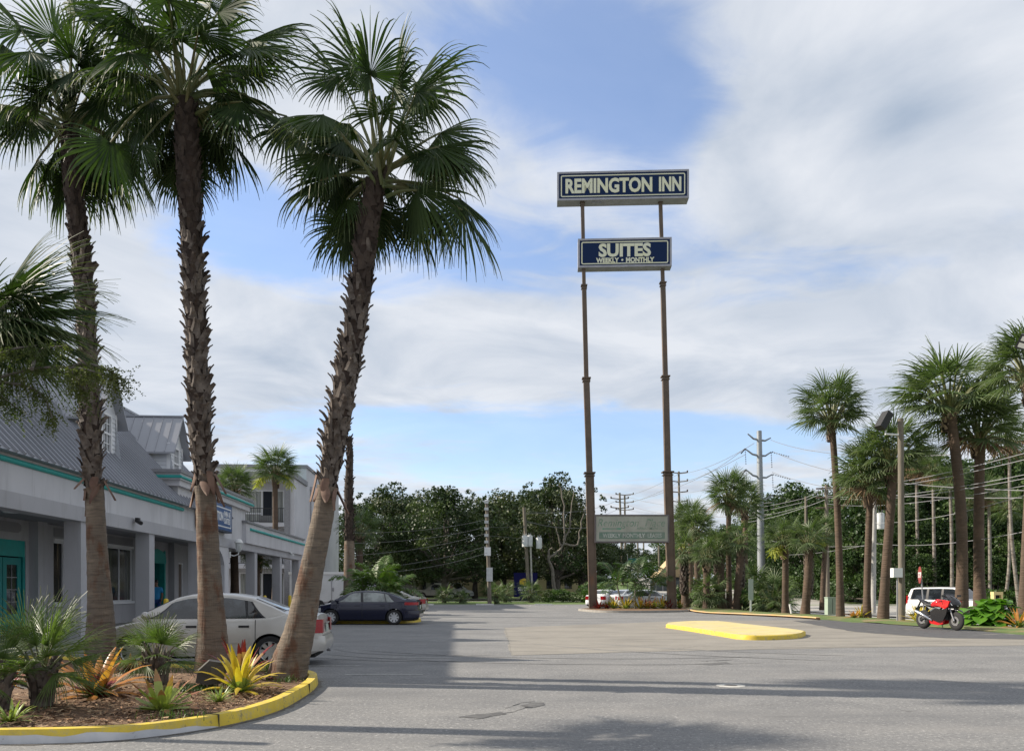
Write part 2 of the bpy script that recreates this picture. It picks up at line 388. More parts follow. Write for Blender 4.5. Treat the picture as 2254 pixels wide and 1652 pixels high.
# side road in front of the storage building
def strip(name, c, wid, m, dz, step=4, skip=0):
    mb = MB(); vs = []
    y = c[0][0]; n = 0
    while y <= c[-1][0]:
        x = interp(c, y)
        for q in (-wid/2, -wid/6, wid/6, wid/2):
            vs.append((x+q, y, gz(x+q, y)+dz))
        n += 1; y += step
    mb.add(vs, [(i*4+j, i*4+j+1, (i+1)*4+j+1, (i+1)*4+j) for i in range(n-1) for j in range(3)])
    return struct(name, mb, m, smooth=80)
strip('road', ROADC, 15, ROADM, .10, 3)
strip('pavement', [(y, roadx(y)-10.2) for y in range(-40, 76, 3)], 1.6, SIDEW, .14, 3)
mb = MB(); mb.add([(-40, 97, .24), (24, 97, .24), (24, 104, .24), (-40, 104, .24)], [(0, 1, 2, 3)]); struct('driveway', mb, ROADM)
mb = MB(); mb.add([(-40, 88.2, .16), (12, 88.2, .16), (12, 89.6, .16), (-40, 89.6, .16)], [(0, 1, 2, 3)]); struct('footpath', mb, SIDEW)
mb = MB(); mb.add([(23.6, 58, -.28), (40, 55.5, -.28), (40, 58.5, -.28), (23.6, 61, -.28)], [(0, 1, 2, 3)]); 
mb2 = MB(); mb2.add([(26, 46.5, -.27), (42, 43.5, -.27), (42, 46, -.27), (26, 49, -.27)], [(0, 1, 2, 3)])
struct('crosswalk', mb2, mat('brick_red', (.30, .13, .09), .9, (.24, .10, .075), 8))
# concrete slab and newer asphalt patch
def jag(pts, amp, step=.8):
    out = []
    for (a, b), (c, d) in zip(pts, pts[1:]+pts[:1]):
        n = max(1, int(math.hypot(c-a, d-b)/step))
        for i in range(n): out.append((lerp(a, c, i/n)+rr(-amp, amp), lerp(b, d, i/n)+rr(-amp, amp)))
    return out
sheet('concrete_slab', jag([(-.3, 32.2), (-.02, 18.9), (3.6, 20.1), (10, 21.6), (18.2, 22.9), (17.2, 28.2), (15.9, 37.2), (15.4, 40.5), (7.4, 38.2)], .05), CONC, .004)
sheet('dark_patch', jag([(15.65, 40.2), (15.7, 38), (17.25, 27.6), (18.0, 24.3), (13.4, 25.4), (12.2, 29), (12.6, 33), (13.4, 39)], .06), DARKA, .008)
MARK = mat('faded_line', (.42, .42, .40), .85, (.24, .24, .23), 9, contrast=(.4, .6))
def mark(pts, z=.005):
    mb = MB(); mb.add([(x, y, z) for x, y in pts], [(0, 1, 2, 3)]); return struct('parking_line', mb, MARK)
for x0, y0, x1, y1 in ((-3.0, 18.25, -1.3, 18.2), (-3.2, 24.2, -1.9, 24.2), (-3.2, 29.5, -1.2, 29.6), (-5, 16.3, -3.0, 16.3), (-3, 14.6, -1.6, 14.65), (-3.2, 11.9, .5, 11.75)):
    if y0 == 11.9: continue
    mark([(x0, y0), (x1, y1), (x1, y1+.1), (x0, y0+.1)])
for px in (935, 1010, 1080, 1165, 1245, 1305):
    a = GP(px, 1333); mark([(a.x-.06, 71), (a.x+.06, 71), (a.x+.25, 73.5), (a.x+.13, 73.5)])
# manhole / valve cover
mo = empty('valve_cover', (3.49, 13.05, 0), 0, 'small round iron valve cover set in a pale ring in the asphalt', 'manhole')
mb = MB(); mb.lathe([(.11, .006), (.225, .006), (.235, .001)], n=10); mb.build('concrete_ring', mat('pale_conc', (.52, .51, .47), .8, (.4, .39, .36), 8), mo)
mb = MB(); mb.lathe([(0.001, .010), (.10, .010), (.105, .005)], n=20); mb.build('lid', mat('iron', (.07, .065, .06), .6, (.12, .11, .1), 20), mo)
# pothole crack stain
SEAL = mat('crack_stain', (.035, .035, .036), .7)
def crack(pts, wd):
    mb = MB(); vs = []
    P2 = []
    for (a, b), (c, d) in zip(pts, pts[1:]):
        n = max(2, int(math.hypot(c-a, d-b)/.12))
        for i in range(n): P2.append((lerp(a, c, i/n)+rr(-.03, .03), lerp(b, d, i/n)+rr(-.035, .035)))
    for i, (x, y) in enumerate(P2):
        w_ = wd*rr(.2, 1.)*math.sin(math.pi*(i+.5)/len(P2))**.5
        vs += [(x, y-w_, .0045), (x, y+w_, .0045)]
    mb.add(vs, [(2*i, 2*i+2, 2*i+3, 2*i+1) for i in range(len(P2)-1)])
    return struct('pavement_crack', mb, SEAL)
def gp2(*l): return [tuple(GP(x, y)[:2]) for x, y in l]
crack(gp2((1040, 1585), (1090, 1572), (1130, 1566), (1175, 1552), (1205, 1550)), .02)
crack(gp2((1115, 1558), (1150, 1545), (1200, 1542)), .03)
crack(gp2((1150, 1556), (1185, 1556)), .06)
crack(gp2((1380, 1433), (1470, 1430), (1530, 1422), (1700, 1421), (1980, 1416), (2254, 1415)), .035)
crack(gp2((1128, 1441), (1300, 1437), (1390, 1434)), .03)
crack(gp2((1110, 1380), (1117, 1400), (1122, 1420), (1127, 1441)), .04)
crack(gp2((1180, 1418), (1290, 1420), (1330, 1419)), .025)
crack(gp2((1295, 1399), (1280, 1397), (1350, 1391), (1380, 1393)), .025)
crack(gp2((2050, 1496), (2120, 1501), (2254, 1506)), .015)
crack(gp2((1545, 1455), (1600, 1452), (1640, 1450)), .03)

PATCHM = mat('patched_asphalt', (.07, .07, .072), .9, (.11, .11, .11), 6)
sheet('asphalt_patch', jag(gp2((1148, 1553), (1165, 1546), (1198, 1545), (1204, 1551), (1180, 1556)), .03, .15), PATCHM, .0046)
sheet('asphalt_patch', jag(gp2((1528, 1460), (1600, 1457), (1610, 1460), (1560, 1463)), .05, .2), PATCHM, .0046)
sheet('asphalt_patch', jag(gp2((1010, 1578), (1050, 1572), (1105, 1566), (1110, 1570), (1060, 1580)), .03, .15), PATCHM, .0044)
# ------------------------------------------------------------------ kerbs
def offset_poly(pts, d):
    out = []
    for i, p in enumerate(pts):
        a = Vector(pts[max(0, i-1)]); b = Vector(pts[min(len(pts)-1, i+1)])
        t = (b-a).normalized(); out.append((p[0]-t.y*d, p[1]+t.x*d))
    return out
def smoothp(pts, n=5, closed=False):
    """Catmull-Rom through 2d/3d points"""
    out = []; P_ = [Vector(p) for p in pts]
    m = len(P_)
    for i in range(m if closed else m-1):
        p0 = P_[(i-1) % m] if closed or i else P_[0]; p1 = P_[i]; p2 = P_[(i+1) % m]; p3 = P_[(i+2) % m] if closed or i+2 < m else P_[-1]
        for k in range(n):
            t = k/n
            out.append(tuple(.5*((2*p1)+(-p0+p2)*t+(2*p0-5*p1+4*p2-p3)*t*t+(-p0+3*p1-3*p2+p3)*t**3)))
    if not closed: out.append(tuple(P_[-1]))
    return out
def kerb(name, pts, h, wd, mats, label=None, parent=None, low=None, seed=1):
    """outer face along pts, top wd wide inward (left side); mats 0 = paint, 1 = bare / white lower face"""
    rnd = random.Random(seed)
    inn = offset_poly(pts, wd); o2 = offset_poly(pts, .025); i2 = offset_poly(pts, wd-.02)
    mb = MB(); vs = []; n = len(pts)
    s = 0
    for i in range(n):
        if i: s += math.hypot(pts[i][0]-pts[i-1][0], pts[i][1]-pts[i-1][1])
        f = low(s) if low else 0
        f = max(0, min(1, f+.12*math.sin(s*9.1)*math.sin(s*3.3)+rnd.uniform(-.05, .05))) if f > 0 else 0
        hz = h*(.93+.03*math.sin(s*1.7))
        pt = Vector(pts[i]); ot = Vector(o2[i])
        vs += [(pt.x, pt.y, -.02), (lerp(pt.x, ot.x, f*.6), lerp(pt.y, ot.y, f*.6), lerp(-.02, hz-.02, f)), (lerp(pt.x, ot.x, .8), lerp(pt.y, ot.y, .8), hz-.018), (o2[i][0], o2[i][1], hz), (i2[i][0], i2[i][1], hz), (inn[i][0], inn[i][1], hz-.05)]
    for i in range(n-1):
        for j in range(5):
            mb.add([], []); mb.f.append((i*6+j, i*6+j+1, (i+1)*6+j+1, (i+1)*6+j)); mb.m.append(1 if j == 0 else 0)
    mb.v = vs
    return mb
bedp = [(-9.5, 8.35), (-7.2, 8.12), (-5.08, 8.12), (-4.1, 8.3), (-3.55, 8.75), (-3.15, 9.45), (-2.95, 10.4), (-2.96, 11.5), (-3.05, 12.7), (-3.28, 13.75), (-3.75, 14.35), (-4.4, 14.65), (-5.6, 15.0), (-7, 15.7), (-8.5, 16.6), (-9.8, 17.2), (-12, 17.4)]
bs = smoothp(bedp, 8)
def lowf(s):   # share of the face that is bare white
    return .74*(1-sst(5.9, 7.0, s)) if s < 12 else 0
mbk = kerb('k', bs, .15, .17, None, low=lowf)
ko = tag(mbk.build('planter_kerb', [YEL, KWHITE], None, 60), 'yellow painted kerb with white lower face curving round the mulch bed', 'kerb')
for s_, (q0, q1) in enumerate([(i, i+1) for i in range(14, len(bs)-30, 23)]):
    a_ = Vector(bs[q0]); b_ = Vector(bs[q1]); t_ = (b_-a_).normalized(); n_ = Vector((-t_.y, t_.x)); hh = .145
    mj = MB(); vs_j = [a_-n_*.004+t_*k*.007 for k in (-1, 1)]+[a_+n_*.175+t_*k*.007 for k in (-1, 1)]
    mj.box(-.003, .003, -.001, .172, 0, hh-.002, 0, Matrix.Translation((a_.x, a_.y, 0)) @ Matrix.Rotation(math.atan2(n_.y, n_.x)-math.pi/2, 4, 'Z')); mj.build('joint', mat('joint_dark', (.06, .055, .045), .9), ko)
# dirt gathered in the gutter
mg_ = MB(); rg = random.Random(6); vsg = []
for x_, y_ in bs: vsg.append((x_, y_, .004))
for i_, (x_, y_) in enumerate(offset_poly(bs, -1)): q_ = Vector(bs[i_]).lerp(Vector((x_, y_)), rg.uniform(.02, .10)); vsg.append((q_.x, q_.y, .004))
nb_ = len(bs); mg_.add(vsg, [(i_, i_+1, nb_+i_+1, nb_+i_) for i_ in range(nb_-1)]); struct('gutter_dirt', mg_, mat('gutter', (.075, .07, .062), .95, (.14, .13, .12), 7))
# mulch mound
inn = offset_poly(bs, .15)
mb = MB(); c = Vector((-7, 12)); vs = []
n = len(inn); rings = [1, .96, .85, .7, .5, .3, .1]
for r_ in rings:
    for (x, y) in inn:
        xx = lerp(c.x, x, r_); yy = lerp(c.y, y, r_)
        vs.append((xx, yy, .085+.05*(1-r_)+(.025*math.sin(xx*3.1)*math.sin(yy*2.7+1) if r_ < 1 else 0)))
mb.add(vs, [(a*n+i, (a+1)*n+i, (a+1)*n+i+1, a*n+i+1) for a in range(len(rings)-1) for i in range(n-1)])
struct('planting_bed', mb, MULCH, smooth=80)
def inpoly(x, y, poly):
    c_ = False; j = len(poly)-1
    for i in range(len(poly)):
        if (poly[i][1] > y) != (poly[j][1] > y) and x < (poly[j][0]-poly[i][0])*(y-poly[i][1])/(poly[j][1]-poly[i][1])+poly[i][0]: c_ = not c_
        j = i
    return c_
inb = offset_poly(bs, .2)+[(-12, 8.5)]
def bedz(x, y): return .11+.02*math.sin(x*3.1)*math.sin(y*2.7+1)
mb = MB(); cnt = 0
rnd = random.Random(3)
while cnt < 9500:
    x = rnd.uniform(-9, -2.9); y = rnd.uniform(8.2, 16) if rnd.random() < .35 else rnd.uniform(8.2, 11.8)
    if not inpoly(x, y, inb): continue
    a = rnd.uniform(0, 6.28); l = rnd.uniform(.012, .045); wd = rnd.uniform(.004, .011); t = rnd.uniform(-.35, .35)
    d = Vector((math.cos(a), math.sin(a), t)); s_ = Vector((-math.sin(a), math.cos(a), rnd.uniform(-.6, .6)))
    p = Vector((x, y, bedz(x, y)+rnd.uniform(.0, .022)))
    mb.quad(p-d*l-s_*wd, p+d*l-s_*wd, p+d*l+s_*wd, p-d*l+s_*wd, rnd.choice((0, 0, 1, 2))); cnt += 1
tag(mb.build('mulch_chips', [CHIP, mat('chip_pale', (.36, .25, .15), .9), mat('chip_dark', (.07, .04, .025), .9)]), 'shredded brown bark mulch spread over the planting bed', kind='stuff')
# navy sedan's planter with yellow kerb (far)
fk = smoothp([(-8.5, 35.9), (-6.6, 35.85), (-4.9, 36.0), (-4.35, 37.2), (-4.3, 38.6), (-5.0, 40.2), (-8.5, 40.6)], 5)
tag(kerb('k', fk, .16, .2, None, seed=5).build('island_kerb', [YEL, YEL], None, 60), 'yellow kerb of the small planter behind the dark blue sedan', 'kerb')
mb = MB(); mb.add([(x, y, .12) for x, y in offset_poly(fk, .18)], [tuple(range(len(fk)))]); struct('far_bed', mb, MULCH)
# yellow traffic island
isl = [(6.0, 33.0), (6.35, 32.0), (7.3, 27.0), (7.9, 24.9), (8.35, 24.35), (9.0, 24.3), (9.6, 25.0), (9.75, 26.5), (9.85, 28.2), (8.75, 34.5), (8.3, 36.6), (7.7, 37.0), (6.5, 36.9), (6.05, 36.2), (5.95, 34.5)]
isl = [tuple(GP(*q)[:2]) for q in ((1468, 1380.5), (1468.6, 1381.5), (1510, 1387.5), (1558, 1395.5), (1600, 1402.5), (1624, 1406.5), (1660, 1408.5), (1700, 1408), (1740, 1406), (1763, 1403), (1771, 1399), (1771, 1397.5), (1740, 1392), (1643, 1380.5), (1583, 1373.3), (1578, 1372.9), (1520, 1373), (1475, 1376.5), (1468.5, 1378.5))]
isl = smoothp(isl, 3, True)
io = empty('traffic_island', (isl[0][0], isl[0][1], 0), 0, 'raised kerbed island painted bright yellow in the middle of the lot', 'traffic island')
lo = [(x-isl[0][0], y-isl[0][1]) for x, y in isl]; n = len(lo)
cx_, cy_ = sum(p[0] for p in lo)/n, sum(p[1] for p in lo)/n
shr = lambda k: [(cx_+(x-cx_)*k, cy_+(y-cy_)*k) for x, y in lo]
mb = MB(); mb.add([(x, y, -.01) for x, y in lo]+[(x, y, .13) for x, y in shr(.997)]+[(x, y, .15) for x, y in shr(.985)], [(i+a*n, (i+1) % n+a*n, (i+1) % n+(a+1)*n, i+(a+1)*n) for i in range(n) for a in (0, 1)])
mb.build('kerb_face', YEL, io, 60)
mb = MB(); mb.add([(x, y, .151) for x, y in shr(.986)], [tuple(range(n))]); mb.build('top', YELTOP, io)
# kerb on the east side, ochre, and sign-bed kerb
ek = [tuple(GP(x, y)[:2]) for x, y in ((1806, 1364), (1797, 1362.5), (1740, 1358.5), (1650, 1354), (1580, 1351), (1545, 1348.5), (1525, 1345), (1515, 1342.5))]
tag(kerb('k', smoothp(ek, 4), .14, .22, None, seed=8).build('verge_kerb', [OCHRE, OCHRE], None, 60), 'long ochre painted kerb in front of the middle palms', 'kerb')
# bed under the pylon sign
sbd = smoothp([tuple(GP(x, y)[:2]) for x, y in ((1278, 1344), (1320, 1347.3), (1400, 1348), (1480, 1347), (1520, 1345), (1522, 1341.5))]+[(12.2, 58.6), (8, 59.4), (5.6, 59), (4.7, 57.2)], 5, True)
mbk = kerb('k', sbd+[sbd[0]], .15, .18, None, seed=9)
tag(mbk.build('sign_bed_kerb', [KERBC, KERBC], None, 60), 'grey concrete kerb round the flower bed under the tall sign', 'kerb')
mb = MB(); mb.add([(x, y, .13) for x, y in offset_poly(sbd, .1)], [tuple(range(len(sbd)))]); struct('sign_bed', mb, MULCH)
# wheel stops
for i, (x0, x1, y, lb) in enumerate(((924, 954, 1331, 'white concrete wheel stop nearest the dark blue sedan'), (1048, 1087, 1331, 'white concrete wheel stop at the foot of the short utility pole'), (1177, 1216, 1331, 'white concrete wheel stop nearest the tall sign'))):
    a = GP(x0, y); b = GP(x1, y); ln = min(b.x-a.x, 2.0)
    mb = MB(); mb.prism([(-.09, 0), (.09, 0), (.06, .12), (-.06, .12)], lambda u, v, t: Vector((t, u, v)), -ln/2, ln/2)
    o = mb.build('wheel_stop', SIDEW if 0 else mat('stop_white', (.66, .66, .63), .8, (.5, .5, .47), 6)); o.location = ((a.x+b.x)/2, a.y, .004); tag(o, lb, 'wheel stop', 'wheel stops at the far edge of the lot')

# ------------------------------------------------------------------ the motel's front wing
B = empty('motel_building', (-10.5, 0, 0), math.atan(.0678), 'long grey stucco motel wing with teal trim, colonnade and grey metal roof', 'building')
def bbox(name, *a, m=STUC, parent=B, **k):
    return MB().box(*a).build(name, m, parent)
PW, PT = 3.42, 4.84
# parapet wall main
mb = MB()
mb.box(-.35, 0, 16.5, 31.0, 3.82, PT-.02); mb.box(-12, -11.7, 16.5, 55, 0, PT-.02); mb.box(-12, -.35, 16.5, 16.8, 3.82, PT-.02)
mb.build('parapet', STUC, B)
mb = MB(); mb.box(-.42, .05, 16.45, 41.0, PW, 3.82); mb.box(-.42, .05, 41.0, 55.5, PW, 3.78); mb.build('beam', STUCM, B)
mb = MB(); mb.box(-.45, .07, 16.4, 31.2, PT-.02, PT+.08); mb.build('parapet_cap', CAPM, B)
def moulding(y0, y1, z, x=0.0, name='teal_stripe'):
    mb = MB(); mb.tube([(x+.02, y0, z), (x+.02, y1, z)], .07, 8); return mb.build(name, TEAL, B, 50)
moulding(16.4, 31.35, 4.56)
# tower block
mb = MB(); mb.box(-5.5, -.04, 31.0, 40.9, 3.82, 5.55); mb.box(-6, .12, 30.7, 41.2, 5.4, 5.62, 0); mb.box(-6.05, .20, 30.55, 41.35, 5.62, 5.86)
mb.build('raised_parapet', STUC, B)
mb = MB(); mb.box(-6.1, .26, 30.45, 41.45, 5.86, 5.98); mb.build('parapet_cap', CAPM, B)
mb = MB(); mb.tube([(-2, 30.52, 5.72), (.20, 30.52, 5.72), (.23, 41.4, 5.72)], .06, 8); mb.build('teal_stripe', TEAL, B, 50)
# far wing
mb = MB(); mb.box(-5, .16, 40.3, 55.4, 3.78, 4.78); mb.build('far_parapet', STUC, B)
mb = MB(); mb.box(-5.05, .24, 40.2, 55.5, 4.78, 4.88); mb.build('parapet_cap', CAPM, B)
moulding(41.0, 55.6, 4.50, .16)
# flat roof and floor
mb = MB(); mb.box(-11.9, -.4, 16.8, 30.9, 4.2, 4.35); mb.box(-11.9, -.4, 30.9, 55.3, 4.2, 4.35); mb.build('flat_roof', CAPM, B)
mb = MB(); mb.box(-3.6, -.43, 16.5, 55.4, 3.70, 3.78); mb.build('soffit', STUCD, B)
mb = MB(); mb.box(-3.6, .55, 16.5, 55.6, -.01, .14); mb.build('walkway', mat('walk_conc', (.30, .295, .28), .85, (.24, .235, .22), 2), B)
# columns
for y in (17.9, 23.15, 28.25, 33.75):
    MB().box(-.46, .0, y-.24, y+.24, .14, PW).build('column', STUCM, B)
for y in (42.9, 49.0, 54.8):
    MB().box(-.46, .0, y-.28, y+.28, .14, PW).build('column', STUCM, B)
# arch pier of the tower
arch = [(34.0, .14), (34.3, .14), (34.3, 2.6), (34.55, 2.95), (34.95, 3.2), (35.4, 3.3), (35.9, 3.3), (36.4, 3.2), (36.8, 2.95), (37.06, 2.6), (37.06, .14), (37.75, .14), (37.75, 3.43), (34.0, 3.43)]
MB().prism(arch, lambda u, v, t: Vector((t, u, v)), -.42, .01).build('arch_pier', STUC, B)
# back wall with openings: built as panels
BX = -3.2
def wallrun(y0, y1, z0, z1, m=STUCM, name='back_wall'): return MB().box(BX-.2, BX, y0, y1, z0, z1).build(name, m, B)
openings = [(21.6, 26.3, .14, 3.05), (28.1, 28.9, 1.02, 3.15), (32.4, 34.9, 1.02, 3.2), (36.7, 38.7, .14, 3.25), (40.2, 41.2, .14, 2.8), (42.6, 43.8, 1.4, 2.9), (44.6, 45.6, .14, 2.8)]
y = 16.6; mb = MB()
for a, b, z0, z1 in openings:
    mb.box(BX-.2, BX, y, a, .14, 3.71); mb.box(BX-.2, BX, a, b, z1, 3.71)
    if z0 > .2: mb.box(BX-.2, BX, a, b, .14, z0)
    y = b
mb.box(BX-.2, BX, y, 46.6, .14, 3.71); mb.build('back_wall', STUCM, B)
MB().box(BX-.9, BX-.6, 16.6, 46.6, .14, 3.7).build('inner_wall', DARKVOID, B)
MB().box(-3.6, BX-.21, 46.6, 46.9, .14, 3.7).build('end_wall', STUCM, B)
# pilasters on the back wall and inset panels
for y0, y1 in ((26.5, 27.1), (29.6, 30.2), (35.6, 36.2), (39.2, 39.8)):
    MB().box(BX+.001, BX+.28, y0, y1, .14, 3.7).build('pilaster', STUCM, B)
for y0, y1 in ((28.1, 28.9), (32.4, 34.9), (42.6, 43.8)):
    MB().box(BX+.001, BX+.02, y0, y1, 3.32, 3.62).build('inset_panel', STUCD, B)
MB().prism([(22.0, 3.28), (25.8, 3.28), (26.0, 3.36), (26.0, 3.52), (25.8, 3.6), (22.0, 3.6)], lambda u, v, t: Vector((t, u, v)), BX+.001, BX+.02).build('inset_panel', STUCD, B)
def window(y0, y1, z0, z1, glass, bars=1, sill=True):
    f = MB(); fn = lambda u, d, v: Vector((BX+d, u, v))
    rect_frame(f, y0, y1, z0, z1, .05, -.12, -.04, 0, fn); f.box(BX-.03, BX+.05, y0-.03, y1+.03, z1, z1+.1)
    for i in range(1, bars): yy = lerp(y0, y1, i/bars); f.box(BX-.11, BX-.05, yy-.025, yy+.025, z0+.05, z1-.05)
    fo = f.build('window_frame', WTRIM, B)
    MB().box(BX-.10, BX-.09, y0+.04, y1-.04, z0+.04, z1-.04).build('pane', glass, fo)
    if sill: MB().box(BX-.02, BX+.08, y0-.03, y1+.03, z0-.10, z0).build('sill', WTRIM, fo)
window(28.1, 28.9, 1.02, 3.15, CURT); window(32.4, 34.9, 1.02, 3.2, mat('store_glass', (.03, .035, .035), .08, (.10, .11, .09), 1.3, stretch=(1, 1, .1), contrast=(.5, .62)), 2)
window(42.6, 43.8, 1.4, 2.9, GLASS)
# teal double doors
def tdoor(y0, y1, name='door'):
    mb = MB(); x = BX-.05
    w_ = y1-y0
    mb.box(x-.05, x, y0, y0+.2, .14, 2.5); mb.box(x-.05, x, y1-.2, y1, .14, 2.5); mb.box(x-.05, x, y0+.2, y1-.2, 2.28, 2.5); mb.box(x-.05, x, y0+.2, y1-.2, .14, .75)
    d = mb.build(name, TEALD, B)
    g = MB(); g.box(x-.035, x-.025, y0+.2, y1-.2, .75, 2.28); g.build('pane', GLASS, d)
    b_ = MB(); ym = (y0+y1)/2; b_.box(x-.02, x-.008, ym-.012, ym+.012, .75, 2.28)
    for z in (1.13, 1.51, 1.89): b_.box(x-.02, x-.009, y0+.2, y1-.2, z-.012, z+.012)
    b_.build('glazing_bars', GREYM, d)
MB().box(BX-.12, BX-.03, 21.6, 26.3, 2.54, 3.05).build('door_header', TEAL, B)
[MB().box(BX-.15, BX-.02, a, a+.14, .14, 2.54).build('door_frame', TEALD, B) for a in (21.6, 23.85, 26.16)]
for a in (21.78, 22.82): tdoor(a, a+1.0)
for a in (24.02, 25.08): tdoor(a, a+1.02)
# office doorway, teal, open and dark
mb = MB(); mb.box(BX-.2, BX+.03, 36.62, 36.76, .14, 3.3); mb.box(BX-.2, BX+.03, 38.6, 38.76, .14, 3.3)
mb.prism([(36.6, 2.7), (38.8, 2.7), (38.8, 3.0), (38.4, 3.25), (37.7, 3.36), (37.0, 3.25), (36.6, 3.0)], lambda u, v, t: Vector((t, u, v)), BX-.15, BX+.04)
mb.build('teal_doorway', TEAL, B)
MB().box(BX-.6, BX-.2, 38.6, 38.66, .14, 2.7).build('door_reveal', TEALD, B)
for a, b in ((40.2, 41.2), (44.6, 45.6)):
    d = MB().box(BX-.12, BX-.06, a+.05, b-.05, .14, 2.75).build('door', mat('brown_door', (.12, .09, .07), .6), B)
    mb = MB(); rect_frame(mb, a, b, .14, 2.8, .05, -.14, .02, 0, lambda u, dd, v: Vector((BX+dd, u, v))); mb.build('frame', WTRIM, d)
# ceiling light, vents
MB().lathe([(.001, 3.62), (.20, 3.62), (.24, 3.66), (.24, 3.70)], Matrix.Translation((-1.7, 22.6, 0)), 16).build('soffit_light', WTRIM, B)
mb = MB(); mb.lathe([(.001, 3.62), (.20, 3.62), (.24, 3.66), (.24, 3.70)], Matrix.Translation((-1.7, 44.3, 0)), 16); mb.build('soffit_light', WTRIM, B)
# steep metal roof with standing seams
def rx(z): return -(z-5.0)/1.08   # slope
RZ, R0, R1 = 9.35, 16.5, 37.4
xr = rx(RZ)
mb = MB()
pr = [(rx(4.7), 4.7), (xr, RZ), (2*xr-rx(4.7), 4.7)]
mb.prism(pr, lambda u, v, t: Vector((u, t, v)), R0, R1)
yy = R0
while yy < R1:
    for sgn in (0, 1):
        a = Vector((rx(4.7), yy, 4.7)); b = Vector((xr, yy, RZ))
        if sgn: a.x = 2*xr-a.x
        nn = Vector((1, 0, 1/1.08)).normalized() if not sgn else Vector((-1, 0, 1/1.08)).normalized()
        s_ = Vector((0, .024, 0))
        vs = [a-s_, a+s_, b+s_, b-s_]; mb.add(vs+[v+nn*.07 for v in vs], [(4, 5, 6, 7), (0, 1, 5, 4), (2, 3, 7, 6), (1, 2, 6, 5), (3, 0, 4, 7)])
    yy += .36
mb.box(xr-.12, xr+.12, R0-.05, R1+.06, RZ-.02, RZ+.07)
mb.build('metal_roof', ROOF, B)
